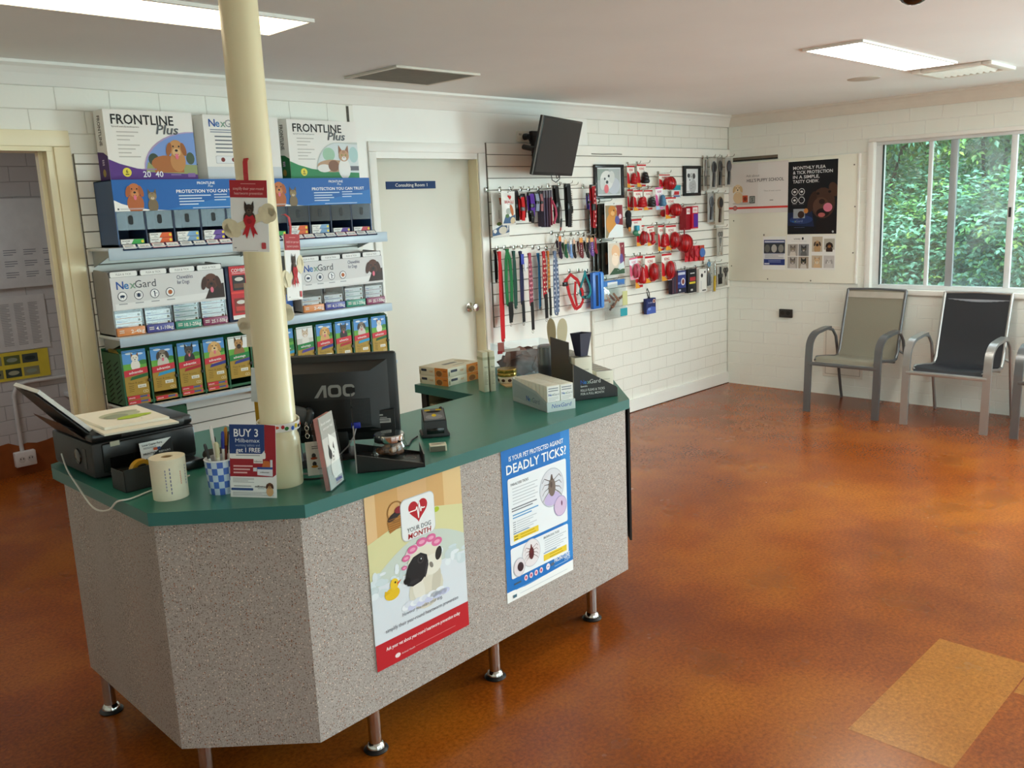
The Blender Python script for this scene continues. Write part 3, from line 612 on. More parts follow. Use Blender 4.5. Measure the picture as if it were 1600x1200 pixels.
# ---- grey display units
GREYP = mat('9C9A97', rough=.4, var=.03); GREYD = mat('55565A', rough=.5, var=.03)
WC = (('D98A50', '2-4kg', 'orange'), ('4C4C96', '4.1-10kg', 'violet'), ('3C8E78', '10.1-25kg', 'green'), ('8C3C5E', '25.1-50kg', 'maroon'))
def nexgard(pr, u, v, h, l=2, g='6A6E76'):
    pr.text('N', u, v, h, '1F4F9E', l, bold=True); pr.text('e', u+h*.98, v, h, '2F78B8', l, bold=True); pr.text('x', u+h*1.72, v, h, '7FA08C', l, bold=True); pr.text('Gard', u+h*2.42, v, h, g, l)
def grey_unit(x0, w, side, stacks):
    X, Y, Z = x0, -.022, 1.176; D = .185; HH = .302; n = 4; lw = w/n
    t = thing('display_unit', f'grey display of white boxes with a brown dog header, {side}', 'display unit', (X, Y, Z), 0, 'grey display units')
    b = MB(); b.prism(GREYP, [(0, 0), (0, HH-.02), (-.02, HH), (-D+.03, HH-.006), (-D, HH-.03), (-D+.0, 0)][::-1] if False else [(0, 0), (-D, 0), (-D+.005, HH-.03), (-D+.02, HH-.008), (-.02, HH), (0, HH-.02)], 0, .006)
    # side profile is drawn in (y,z): rotate into place
    vs = b.v; b2 = MB()
    for xx in (0, w-.006): b2.add([(xx+v[2], v[0], v[1]) for v in vs], b.f, GREYP)
    b2.box(GREYD, 0, -.006, 0, w, 0, HH-.01); b2.box(GREYP, 0, -D, 0, w, 0, .006); b2.box(GREYP, .004, -D+.02, HH-.014, w-.004, -.01, HH-.009)
    for i in range(1, n): b2.box(GREYD, lw*i-.002, -D+.004, .006, lw*i+.002, -.006, HH-.03)
    b2.build('housing', t)
    for i, (c, tx, nm) in enumerate(WC):
        b = MB(); pr = Pr(b, (lw*i, -D+.004, 0)); b.box(GREYD, lw*i+.004, -D+.002, HH-.036, lw*(i+1)-.004, -D+.006, HH-.006, .002); pr = Pr(b, (lw*i, -D+.0016, HH-.036)); pr.rr(.008, .003, lw-.008, .027, .006, 'EDEDEC', 1); pr.text('FLEA & TICK', lw/2, .010, .009, '8A8A8C', 2, al='C'); b.build('lane_tab', t)
    b = MB(); b.box(ink('DAD9DA'), .002, -D-.006, .118, w-.002, -D+.000, HH-.034); pr = Pr(b, (.002, -D-.0064, .118), clip=(w-.004, HH-.152)); h = HH-.034-.118
    pr.poly([(w*.02, h*.02), (w*.75, h*.06), (w*.97, h*.3), (w*.02, h*.2)], 'E9E9EA', 1)
    nexgard(pr, w*.045, h*.64, h*.235, 2, '4E5058'); pr.text('Chewables', w*.56, h*.80, h*.12, '4A4A72', w=w*.145); pr.text('for Dogs', w*.56, h*.64, h*.12, '4A4A72', w=w*.11)
    for k in range(4):
        cx = w*(.085+.135*k); cy = h*.42; pr.ell(cx, cy, h*.145, h*.145, '3C4250', 2); pr.ell(cx, cy, h*.125, h*.125, 'F4F4F6', 3); pr.rect(cx-h*.13, h*.17, cx+h*.13, h*.20, 'A0A2A8', 2)
        if k == 0: pr.ell(cx, cy, h*.075, h*.04, '23304E', 4); pr.rect(cx-h*.06, cy-h*.07, cx-h*.045, cy, '23304E', 4); pr.rect(cx+h*.02, cy-h*.07, cx+h*.035, cy, '23304E', 4)
        if k == 1:
            pr.ell(cx, cy, h*.05, h*.065, '23304E', 4)
            for a in range(6): pr.rect(cx-h*.085, cy+h*(-.05+.02*a), cx+h*.085, cy+h*(-.043+.02*a), '23304E', 4)
        if k == 2: pr.poly([(cx-h*.03, cy+h*.08), (cx+h*.02, cy+h*.08), (cx+h*.02, cy-h*.09), (cx-h*.01, cy-h*.09), (cx-h*.01, cy+h*.05), (cx-h*.03, cy+h*.05)], '23304E', 4); pr.rect(cx+h*.02, cy, cx+h*.09, cy+h*.015, '23304E', 4)
        if k == 3: pr.ell(cx, cy, h*.07, h*.07, 'B0602E', 4)
    pr.poly([(w*.80, h*.08), (w*.985, h*.08), (w*.985, h*.55), (w*.86, h*.5)], '35221A', 2); pr.dog(w*.868, h*.63, h*.52, '5E3524', '452417', 'flop', True, '4A2A1C', '3A2118', 3, False)
    b.build('header_sign', t)
    for i in range(n):
        b = MB(); b.box(clear('F4F8FA', .18), lw*i+.005, -D-.004, .045, lw*(i+1)-.005, -D-.001, .12); b.build('lane_cover', t)
        c, tx, nm = WC[i]
        b = MB(); b.box(mat(c, rough=.35, var=0), lw*i+.004, -D-.012, 0, lw*(i+1)-.004, -D+.002, .038, .004); pr = Pr(b, (lw*i, -D-.0124, 0)); pr.text(tx, lw*.93, .010, .016, 'F2ECE6', 1, w=lw*(.45 if i == 0 else .6), al='R', bold=True); pr.lines(lw*.1, .010, lw*.26, .027, 2, 'D9CFC6'); b.build('weight_label', t)['label'] = f'{nm} weight label'
        for j in range(stacks[i]): medbox((X+lw*i+.010, Y-D+.006, Z+.030+.0245*j), lw-.020, .14, .0238, c, f'{("lowest", "second", "third", "topmost")[j]} white box in the {nm} lane of the grey display {side}', 'white boxes in the grey displays', 'EEEDEC', 1)
grey_unit(-5.594, .558, 'left of the post', (3, 3, 4, 4)); grey_unit(-4.605, .55, 'right of the post', (2, 2, 3, 3))
# ---- red brochure stand
t = thing('brochure_stand', 'dark blue stand with red combination brochures half hidden behind the post', 'brochure stand', (-5.022, -.20, 1.176))
b = MB(); b.box(mat('1A2848', rough=.5), 0, 0, 0, .2, .16, .27, .002); b.build('stand', t)
b = MB(); b.box(ink('C92F36'), .018, -.005, .01, .198, -.0005, .275); pr = Pr(b, (.018, -.0054, .01)); pr.text('COMBINATION', .012, .236, .017, 'FBECEC', w=.155, bold=True); pr.lines(.014, .222, .15, .232, 1, 'E8A0A0')
for k in range(2):
    for q in range(2): z = .145-.115*k; pr.rect(.014+.078*q, z, .084+.078*q, z+.075, '8A3A34' if k else '2E2A2C', 2); pr.rect(.02+.078*q, z+.012, .076+.078*q, z+.034, 'C8473E' if k else '6A4434', 3); pr.ell(.05+.078*q, z+.055, .024, .010, 'D8D4CC', 3)
pr.rect(0, 0, .18, .02, 'E8E6E2', 2); pr.rect(0, .128, .18, .138, 'E84A44', 3)
b.build('brochure', t)['label'] = 'red brochure headed COMBINATION'
# small blue pack beside the right grey display
b = MB(); b.box(ink('2F5CA8'), 0, 0, 0, .07, .1, .10); pr = boxface(b, 0, .07, 0, 0); pr.rect(0, 0, .07, .035, 'EFEFEF'); pr.lines(.008, .008, .06, .028, 3, '7A86A0', 2)
tag(b.build('medicine_box', None, (-4.70, -.16, 1.177)), 'small blue and white carton standing behind the post beside the right grey display', 'box')
# ---- green dispenser racks
GRN = mat('1F5A38', rough=.45, var=.04); GRD = mat('123A24', rough=.6, var=.03)
DOGS = {'jack': ('advantix', '2E6A3C', 'jack russell puppy'), 'mix': ('advantix', '3AA0CE', 'shaggy grey dog'), 'heel': ('advantix', 'B83238', 'dark cattle dog'), 'lab': ('advantix', '3A3E8E', 'golden labrador'), 'gsd': ('advantage', '3E468E', 'german shepherd'), 'cav': ('advantage', '3AA0CE', 'red and white spaniel'), 'rab': ('advantage', '5A4A9C', 'white and tan small pet')}
def pet_card(pr, w, h, kind):
    br, st, _ = DOGS[kind]; pr.rect(0, 0, w, h, 'B4923E', 1); pic = h*.56
    sky = 'F0F0EE' if kind in ('gsd', 'rab') else '5E9BDC'
    pr.rect(0, pic, w, h, sky, 2); pr.rect(0, pic, w, pic+h*.14, '6FB24A' if kind != 'rab' else 'D8D4CC', 3)
    if sky == '5E9BDC': pr.ell(w*.3, h*.93, w*.16, h*.025, 'E4EEF8', 3); pr.ell(w*.75, h*.9, w*.14, h*.022, 'D4E4F6', 3); pr.ell(w*.85, pic+h*.15, w*.2, h*.05, '4A8A3E', 3)
    cx, cy, k = w*.52, pic+h*.25, w*.40
    {'jack': lambda: pr.dog(cx, cy, k*.8, 'EFE8DC', '8A5632', 'up', False, 'F6F2EA', 'F4F0E8', 4), 'mix': lambda: pr.dog(cx, cy, k*1.05, '8A7A6C', '4E443C', 'flop', True, 'CFC6BA', 'D6D0C6', 4),
     'heel': lambda: pr.dog(cx, cy, k*1.0, '4A4644', '2A2626', 'up', True, '7A6450', '3E3A3A', 4), 'lab': lambda: pr.dog(cx, cy, k*1.2, 'E2B878', 'CC9A58', 'flop', True, 'EACB98', 'DDB074', 4),
     'gsd': lambda: pr.dog(cx, cy, k*1.1, 'B88A56', '5A4228', 'up', False, '4A3828', '9A7448', 4), 'cav': lambda: pr.dog(cx, cy, k*.9, 'F0ECE6', '9A4A26', 'flop', False, 'F4F2EE', 'F2EEEA', 4), 'rab': lambda: pr.cat(cx, cy, k, 'DCC8B4', 'C0A890', 'F0ECE6', 'F4F2EE', 4)}[kind]()
    ban = 'D23A48' if br == 'advantix' else '2E8A4A'
    pr.poly([(0, pic-h*.14), (w, pic-h*.09), (w, pic+h*.04), (0, pic-h*.0)], ban, 9); pr.text(br, w*.5, pic-h*.085, h*.055, 'FBF4F2', 10, w=w*.6, al='C', bold=True, rise=.05)
    pr.poly([(w*.22, pic-h*.22), (w, pic-h*.17), (w, pic-h*.10), (w*.3, pic-h*.15)], st, 8); pr.text('Fleas & ticks', w*.14, h*.255, h*.042, '6A5420', 2, w=w*.62)
    for q in range(4): pr.rect(w*.14, h*(.21-.04*q), w*(.36-.02*(q % 2)), h*(.222-.04*q), '7A6226', 2)
    pr.rect(w*.52, h*.15, w*.88, h*.22, 'F4F1E4', 2); pr.text('$62.50', w*.70, h*.165, h*.035, '5A564A', 3, w=w*.26, al='C'); pr.ring(w*.78, h*.06, w*.06, w*.015, 'E8DDB8', 2); pr.ring(w*.88, h*.06, w*.06, w*.015, 'E8DDB8', 2)
def green_rack(x0, lw, order, side, low):
    X, Y, Z = x0, -.022, .847; D = .215; HH = .272; n = len(order); w = lw*n
    t = thing('dispenser_rack', f'green plastic dispenser rack of gold pet treatment packs, {side}', 'dispenser rack', (X, Y, Z), 0, 'green dispenser racks')
    b = MB(); b.box(GRN, 0, -.005, 0, w, 0, HH-.01); b.box(GRN, 0, -D, 0, w, 0, .008); b.box(GRN, 0, -D, 0, w, -D+.006, .02)
    b.add([(0, 0, HH-.02), (0, -D+.03, HH), (w, -D+.03, HH), (w, 0, HH-.02), (0, -D, HH-.012), (w, -D, HH-.012)], [(0, 1, 2, 3), (1, 4, 5, 2)], GRN)
    b.add([(0, 0, HH-.026), (0, -D+.03, HH-.006), (w, -D+.03, HH-.006), (w, 0, HH-.026), (0, -D, HH-.02), (w, -D, HH-.02)], [(3, 2, 1, 0), (2, 5, 4, 1)], GRN)
    for i in range(n+1): x = min(max(lw*i, .004), w-.004); b.box(GRN, x-.004, -D-.002, 0, x+.004, -.003, HH-.022)
    for i in range(n): b.box(GRD, lw*i+lw*.35, -.07, HH-.014, lw*i+lw*.75, -.012, HH-.005)
    for sx in (-.0006, w+.0006):
        for k in range(9):
            for c in range(2):
                y = -D+.03+.085*c; z = .035+.022*k; s = [(sx, y, z), (sx, y+.055, z-.026), (sx, y+.055, z-.019), (sx, y, z+.007)]
                b.add(s, [(0, 1, 2, 3) if sx > 0 else (3, 2, 1, 0)], mat('07140C', rough=.9, var=0))
    b.build('frame', t)
    for i in range(n): b = MB(); b.T = Matrix.Translation((lw*(i+1)-.008, -D-.001, HH*.42)) @ Matrix.Rotation(PI/2, 4, 'X'); b.lathe(mat('0E1A12', rough=.5, var=0), [(0, .004), (.008, .004), (.009, 0)], 14, False); b.build('release_button', t)
    for i, kd in enumerate(order):
        if not kd: continue
        cw = lw-.022; b = MB(); b.box(ink('B4923E'), 0, 0, 0, cw, .15, .212); pr = Pr(b, (0, -.0004, 0), clip=(cw, .212)); pet_card(pr, cw, .212, kd)
        tag(b.build('treatment_pack', None, (X+lw*i+.010, Y-D+.004, Z+.052 if low[i] else Z+.048)), f'gold pack with a {DOGS[kd][2]} picture, green rack {side}', 'box', 'gold packs in the green racks')
        for j in range(low[i]): medbox((X+lw*i+.012, Y-D+.002-.004*(1-j), Z+.0085+.0215*j), lw-.026, .14, .021, 'D23A48', f'{("lower", "upper")[j]} red flat box under the {DOGS[kd][2]} pack, green rack {side}', 'flat boxes in the green racks', 'A8873E', 2)
green_rack(-5.600, .1315, ('jack', 'mix', 'heel', 'lab', 'gsd', 'cav'), 'left of the post', (2, 1, 2, 2, 0, 0)); green_rack(-4.803, .1225, ('cav', 'rab', 'lab', 'heel', 'mix', 'jack'), 'right of the post', (0, 0, 0, 0, 0, 0))
t = thing('dispenser_rack', 'small spare green dispenser rack hung under the others, behind the printer', 'dispenser rack', (-5.50, -.0205, .60))
b = MB()
for a in ((0, -.22, 0, .008, 0, .215), (.177, -.22, 0, .185, 0, .215), (0, -.22, .205, .185, 0, .215), (0, -.006, 0, .185, 0, .215), (0, -.22, 0, .185, 0, .008)): b.box(GRN, *a)
b.box(GRN, 0, -.222, 0, .185, -.216, .205)
pr = Pr(b, (0, -.2222, 0))
for k in range(7): pr.poly([(.02+.02*k, .19-.005*k), (.03+.02*k, .19-.005*k), (.06+.02*k, .11), (.05+.02*k, .11)] if k < 6 else [(.1, .08), (.11, .08), (.15, .02), (.14, .02)], 'C8CCC8' if k in (3, 4, 5) else '07140C')
b.build('frame', t)
# ---- big dummy cartons on top
def big_carton(x0, w, z0, h, d, yf, name, label, fn, side=None):
    b = MB(); b.box(ink('F3EFEA'), 0, 0, 0, w, d, h); pr = Pr(b, (0, -.0004, 0), clip=(w, h)); fn(pr, w, h)
    ps = Pr(b, (-.0004, d, 0), (0, -1, 0)); side and side(ps, d, h)
    return tag(b.build(name, None, (x0, yf, z0)), label, 'carton', 'big cartons on top of the blue displays')
def carton_band(col, pic):
    def f(pr, w, h):
        pr.poly([(0, 0), (w, 0), (w, h*.10), (w*.6, h*.12), (w*.3, h*.17), (w*.12, h*.235), (0, h*.30)], col, 4)
        pr.text('FRONTLINE', w*.075, h*.80, h*.135, '1C1A1A', w=w*.70, bold=True); pr.text('Plus', w*.56, h*.67, h*.135, '5A5E62', 6, w=w*.25, bold=True, skew=.25); pr.text('fipronil and (S)-methoprene', w*.075, h*.752, h*.022, '6A6664', w=w*.3)
        for k in range(7): pr.rect(w*.12, h*(.68-.055*k-(.02 if k > 2 else 0)), w*(.36-.05*(k % 3)), h*(.695-.055*k-(.02 if k > 2 else 0)), 'C2BCB6', 2)
        pic(pr, w, h); pr.ell(w*.185, h*.115, h*.065, h*.065, 'F0DC48', 6); pr.text('6', w*.185, h*.105, h*.05, '3A3010', 7, al='C', bold=True); pr.rect(w*.165, h*.078, w*.205, h*.092, '5A4E14', 7)
    return f
def pic_dog(pr, w, h):
    P = [(w*.40+(w*.60)*(1-math.cos(t)), h*.14+h*.56*math.sin(t)) for t in [PI/2*i/10 for i in range(11)]]; Q = [(x, min(y, h*.72)) for x, y in P]
    pr.poly([(x-w*.015, y+h*.015) for x, y in Q]+[(w, h*.715), (w, h*.1)], 'B7A0C8', 2); pr.poly(Q+[(w, h*.70), (w, h*.1)], '7E9EDC', 3); pr.poly([(w*.40, h*.12), (w*.43, h*.26), (w, h*.22), (w, h*.08)], '9AA06A', 4)
    pr.ell(w*.50, h*.30, w*.06, h*.09, '3C4A3A', 4); pr.ell(w*.93, h*.32, w*.05, h*.09, '4A5A46', 4)
    pr.ell(w*.64, h*.24, w*.17, h*.12, 'B06A34', 5); pr.rect(w*.50, h*.11, w*.84, h*.22, 'B06A34', 5); pr.ell(w*.78, h*.28, w*.09, h*.16, 'C88A50', 6); pr.dog(w*.77, h*.47, h*.24, 'CC9258', 'A05E2C', 'flop', True, 'E0B480', None, 7, False)
    pr.rect(0, 0, w*.001, h*.001, 'FFFFFF', 2); pr.text('20', w*.36, h*.045, h*.085, 'F4F0F6', 6, bold=True); pr.text('40', w*.50, h*.045, h*.085, 'F4F0F6', 6, bold=True); pr.rect(w*.36, h*.15, w*.52, h*.165, '9A7AB4', 6); pr.rect(w*.68, h*.07, w*.80, h*.085, '9A7AB4', 6); pr.rr(w*.88, h*.04, w*.97, h*.10, h*.01, '8A64A8', 6)
def pic_cat(pr, w, h):
    P = [(w*.38+w*.32*(1-math.cos(t)), h*.12+h*.50*math.sin(t)) for t in [PI/2*i/10 for i in range(11)]]
    pr.poly([(x-w*.012, y+h*.012) for x, y in P]+[(w, h*.64), (w, h*.1)], 'C8D0CC', 2); pr.poly(P+[(w, h*.60), (w, h*.1)], 'DCE4E6', 3); pr.ell(w*.56, h*.42, w*.09, h*.12, 'A6CBB0', 4); pr.ell(w*.93, h*.42, w*.07, h*.14, 'B4D4D4', 4); pr.rect(w*.86, h*.14, w, h*.22, '6A6A72', 4)
    pr.ell(w*.60, h*.22, w*.22, h*.11, 'C09A7A', 5); pr.ell(w*.48, h*.18, w*.10, h*.07, 'F0EAE4', 6); pr.ell(w*.62, h*.22, w*.08, h*.10, '8A5E48', 6); pr.cat(w*.78, h*.40, h*.24, 'C69A78', '9A6A50', 'F4F0EC', 'F6F2EE', 7)
def side_band(col):
    def f(ps, w, h): ps.poly([(0, 0), (w, 0), (w, h*.34), (w*.6, h*.40), (0, h*.42)], col, 1); ps.ell(w*.5, h*.11, w*.16, w*.16, 'A88A3A', 2); [ps.rect(w*.4, h*(.22+.03*k), w*.6, h*(.24+.03*k), 'D0C4DC', 2) for k in range(3)]; ps2 = Pr(ps.mb, ps.p(w*.35, h*.92, 1), -Vector(ps.V), ps.U); ps2.text('FRONTLINE', 0, 0, w*.28, '5A544E', 1, w=h*.42, bold=True)
    return f
big_carton(-5.497, .422, 1.8785, .315, .11, -.13, 'medicine_carton', 'big white and purple carton with a golden dog picture on the blue display', carton_band('5B2E86', pic_dog), side_band('4A2A70'))
def nxg(pr, w, h):
    nexgard(pr, w*.07, h*.82, h*.115, 2, '8A8E96'); [pr.rect(w*.08, h*(.765-.035*k), w*(.72, .78)[k], h*(.78-.035*k), '8A90A0', 2) for k in range(2)]
    for k in range(5): pr.rect(w*.13, h*(.66-.06*k), w*(.42-.05*(k % 2)), h*(.68-.06*k), '6A6E78', 2)
    pr.rr(w*.12, h*.25, w*.62, h*.37, h*.015, 'B8B8BC', 2); pr.rr(w*.125, h*.256, w*.615, h*.364, h*.015, 'EDEDEE', 3); pr.ell(w*.21, h*.31, h*.035, h*.035, '7A2A22', 4); pr.ell(w*.35, h*.31, h*.035, h*.035, '7A2A22', 4); pr.rect(w*.48, h*.28, w*.55, h*.345, '6A3020', 4)
    pr.dog(w*.66, h*.48, h*.34, '5E3524', '452417', 'flop', True, '4A2A1C', '3A2118', 3); pr.rect(0, 0, w, h*.2, 'D4D6DA', 1)
big_carton(-5.02, .415, 1.8785, .31, .10, -.13, 'medicine_carton', 'tall white carton partly hidden behind the post between the purple and green cartons', nxg, None)
big_carton(-4.553, .44, 1.8785, .305, .11, -.13, 'medicine_carton', 'big white and green carton with a cat picture on the blue display', carton_band('2E8A54', pic_cat), side_band('1F6A3C'))
# =================================================================== reception counter
GREEN = mat('2E7463', rough=.28, var=.03, scale=9); GREENE = mat('2C6A64', rough=.35, var=.03, scale=9)
SPK = speckle_mat('speckled_laminate', 'B4AAA3')
top = [(-6.262, -1.25), (-6.262, -1.987), (-5.95, -2.281), (-4.372, -2.196), (-4.06, -1.862), (-4.055, -1.18), (-4.655, -1.179), (-4.664, -1.587), (-5.60, -1.645), (-5.605, -1.19), (-6.215, -1.19), (-6.248, -1.205)]
b = MB(); b.prism(GREEN, top, .862, .90, 0, GREENE)
# hole for the post: cut with bmesh boolean-free approach -> sleeve simply passes through a drilled opening
t = thing('counter_worktop', 'green laminate worktop of the angled reception counter', 'worktop', (0, 0, 0))
o = b.build('worktop', t)
cut = MB(); cut.T = Matrix.Translation((PX, PY, 0)); cut.lathe(GREEN, [(.0545, .84), (.0545, .92)], 40); c = cut.build('cutter'); 
md = o.modifiers.new('post_hole', 'BOOLEAN'); md.object = c; md.operation = 'DIFFERENCE'; md.solver = 'EXACT'
dg = bpy.context.evaluated_depsgraph_get(); me = bpy.data.meshes.new_from_object(o.evaluated_get(dg)); o.modifiers.clear(); o.data = me; bpy.data.objects.remove(c)
t = thing('reception_counter', 'beige speckled laminate counter base standing on short chrome legs', 'counter', (0, 0, 0))
def panel(b, p, q, th, z0, z1, m):
    p = Vector((*p, 0)); q = Vector((*q, 0)); d = (q-p).normalized(); n = Vector((-d.y, d.x, 0))*th
    b.prism(m, [(p.x, p.y), (q.x, q.y), (q.x+n.x, q.y+n.y), (p.x+n.x, p.y+n.y)], z0, z1)
FA = [(-6.222, -1.225), (-6.235, -1.955), (-5.945, -2.243), (-4.362, -2.166), (-4.095, -1.868), (-4.09, -1.215)]
# one folded laminate skin: outline offset inwards
def offset(pts, d):
    out = []
    for i, p in enumerate(pts):
        p = Vector(p); n = Vector((0, 0))
        ds = []
        if i > 0: e = (p-Vector(pts[i-1])).normalized(); ds.append(Vector((-e.y, e.x)))
        if i < len(pts)-1: e = (Vector(pts[i+1])-p).normalized(); ds.append(Vector((-e.y, e.x)))
        n = sum(ds, Vector((0, 0))).normalized(); k = d/max(.3, n.dot(ds[0])); out.append(tuple(p+n*k))
    return out
b = MB(); b.prism(SPK, FA+offset(FA, .018)[::-1], .158, .862); b.build('fascia_panel', t)
b = MB(); IN = mat('D9CDB0', rough=.5); DK = mat('2A2622', rough=.7)
b.prism(DK, [(-6.19, -1.24), (-6.2, -1.94), (-5.93, -2.215), (-4.38, -2.14), (-4.14, -1.87), (-4.13, -1.23), (-4.62, -1.23), (-4.64, -1.66), (-5.62, -1.70), (-5.63, -1.24)], .16, .178); b.build('shade_board', t)  # dark board added to keep the space under the counter in shade
b = MB()
b.box(IN, -4.625, -1.235, .178, -4.11, -1.22, .862); b.box(DK, -4.640, -1.24, .178, -4.625, -1.205, .862); b.box(IN, -4.63, -1.62, .178, -4.615, -1.60, .862); b.box(IN, -4.62, -1.60, .52, -4.12, -1.235, .535); b.box(IN, -4.62, -1.60, .80, -4.12, -1.235, .81)
b.build('return_cabinet', t)['label'] = 'cream open shelved return cabinet on the staff side'
b = MB(); b.box(IN, -5.62, -1.70, .178, -4.64, -1.685, .60); b.box(IN, -5.645, -1.70, .178, -5.63, -1.25, .862); b.build('staff_side_panel', t)
CHR = mat('CFCFCB', rough=.12, metal=1, var=0)
for (x, y) in ((-6.193, -1.285), (-6.165, -1.95), (-5.717, -2.19), (-5.154, -2.16), (-4.564, -2.13), (-4.16, -1.75)):
    b = MB(); b.T = Matrix.Translation((x, y, 0)); b.lathe(CHR, [(.021, .018), (.021, .16)], 24); l = b.build('leg', t); l['label'] = 'chrome tube leg'
    b = MB(); b.T = Matrix.Translation((x, y, 0)); b.lathe(mat('1A1918', rough=.4, var=0), [(.038, 0), (.040, .004), (.034, .010), (.026, .013)], 24); b.lathe(CHR, [(.030, .013), (.029, .022), (.0215, .030)], 24); b.build('foot', l)
b = MB(); p, q = Vector((-4.350, -2.170)), Vector((-4.12, -1.913)); b.prism(mat('1C1A19', rough=.7), [(p.x, p.y), (q.x, q.y), (q.x+.006, q.y-.006), (p.x+.006, p.y-.006)], .285, .858); pr = None
tag(b.build('black_board'), 'thin black board hung on the angled right end of the counter', 'board')

# posters on the counter front
FD = (Vector((-4.362, -2.166))-Vector((-5.945, -2.243))).normalized(); FANG = math.atan2(FD.y, FD.x)
def front_at(x): f = (x+5.945)/(4.362*-1+5.945); return -2.243+.077*f
def poster(name, x, z, w, h, label, fn, rot=FANG, y=None):
    b = MB(); b.box(ink('F4F4F2'), 0, -.0012, 0, w, 0, h); fn(Pr(b, (0, -.0016, 0), clip=(w, h)), w, h)
    return tag(b.build(name, None, (x, (front_at(x) if y is None else y)-.0008, z), rot), label, 'poster')
def pug(pr, w, h):
    pr.rect(0, h*.60, w, h, 'DDB07C', 1)
    for u0, u1, c in ((.0, .10, 'E6C08E'), (.10, .32, 'D5A468'), (.62, .80, 'D8AA70'), (.80, 1, 'E6C48E')): pr.rect(w*u0, h*.6, w*u1, h, c, 2)
    pr.poly([(0, h*.715)]+[(w*i/12, h*(.715+.085*math.sin(PI/2*min(1, i/8))+(-.012*(i-8) if i > 8 else 0))) for i in range(13)]+[(w, h*.3), (0, h*.3)], 'DDD8A4', 3)
    pr.poly([(0, h*.50)]+[(w*i/12, h*(.50+.17*math.sin(PI*i/14))) for i in range(1, 13)]+[(w, h*.2), (0, h*.2)], 'CDD6CC', 4); pr.rect(0, h*.112, w, h*.47, 'DFE4EA', 5)
    rr = random.Random(4)
    for k in range(46): pr.ell(w*rr.random(), h*rr.uniform(.42, .54), w*rr.uniform(.02, .06), h*rr.uniform(.008, .03), rr.choice(['DCE6EA', 'D2DEE2', 'E8EEF2', 'CBD8DA']), 6)
    # basket, flower
    pr.poly([(w*.22, h*.735), (w*.38, h*.765), (w*.36, h*.845), (w*.20, h*.80)], 'B47A3A', 5); pr.ell(w*.28, h*.825, w*.08, h*.018, '2A2020', 6, rot=.35); pr.ell(w*.33, h*.85, w*.05, h*.02, '8A2430', 6)
    for k in range(6): pr.rect(w*.21, h*(.748+.012*k), w*.36, h*(.752+.012*k), '8E5A28', 6)
    pr.ring(w*.29, h*.845, w*.085, w*.01, '9A6A34', 6); pr.ell(w*.71, h*.775, w*.03, h*.015, 'B5C832', 5)
    # badge
    pr.rr(w*.335, h*.655, w*.69, h*.895, w*.055, 'C9CCD0', 6); pr.rr(w*.34, h*.66, w*.685, h*.89, w*.05, 'EFF0F1', 7)
    cx, cy, k = w*.515, h*.815, w*.095
    pr.poly([(cx+k*1.05*(16*math.sin(a)**3)/16, cy+k*1.0*(13*math.cos(a)-5*math.cos(2*a)-2*math.cos(3*a)-math.cos(4*a))/15) for a in [2*PI*i/36 for i in range(36)]], 'B8202C', 8)
    zz = [(-1.0, 0), (-.25, 0), (-.12, .25), (0, -.75), (.14, .6), (.28, -.25), (.38, .12), (.46, 0), (.75, 0)]
    for (a, c), (d, e) in zip(zz, zz[1:]):
        n = Vector((-(e-c), d-a)).normalized()*.05; pr.poly([(cx+k*(a+n.x), cy+k*(c+n.y)), (cx+k*(d+n.x), cy+k*(e+n.y)), (cx+k*(d-n.x), cy+k*(e-n.y)), (cx+k*(a-n.x), cy+k*(c-n.y))], 'FBF3F2', 9)
    pr.text('YOUR DOG', cx, h*.702, h*.026, '55575C', 9, w=w*.25, al='C'); pr.text('MONTH', cx, h*.665, h*.029, 'A81E28', 9, w=w*.24, al='C', bold=True, skew=.12)
    # pug in the bath
    hx, hy = w*.52, h*.485
    pr.ell(w*.55, h*.345, w*.185, h*.115, 'DDD6C4', 7); pr.ell(w*.56, h*.42, w*.15, h*.10, 'E2DAC8', 8); pr.ell(w*.47, h*.36, w*.06, h*.09, 'EAE4D6', 8, rot=.2); pr.ell(w*.66, h*.36, w*.05, h*.09, 'D0C8B6', 8, rot=-.2)
    for k in range(15): pr.ell(w*(.33+.030*k), h*(.288+.014*math.sin(k*2.2)), w*.05, h*.018, ['EEF1F6', 'DDE2EC', 'CDD0EA'][k % 3], 9)
    pr.ell(w*.55, h*.505, w*.185, h*.095, 'E8E0CE', 9); pr.ell(w*.63, h*.47, w*.10, h*.06, 'EEE8DA', 9); pr.ell(w*.54, h*.578, w*.19, h*.05, 'EFD2DE', 8)
    for a, c, r in ((.36, .565, .033), (.43, .600, .042), (.53, .622, .045), (.63, .625, .042), (.69, .590, .046), (.335, .515, .022)): pr.ell(w*a, h*c, w*r*1.25, h*r*.55, 'DE6C9C', 9); pr.ell(w*a, h*c, w*r*.7, h*r*.24, 'EFA4C2', 10)
    pr.poly([(w*.335, h*.44), (w*.355, h*.405), (w*.41, h*.39), (w*.50, h*.40), (w*.56, h*.43), (w*.585, h*.48), (w*.575, h*.54), (w*.51, h*.565), (w*.43, h*.555), (w*.375, h*.52), (w*.35, h*.48)], '1D1B1E', 10); pr.ell(w*.70, h*.52, w*.035, h*.04, '26211F', 10, rot=-.3)
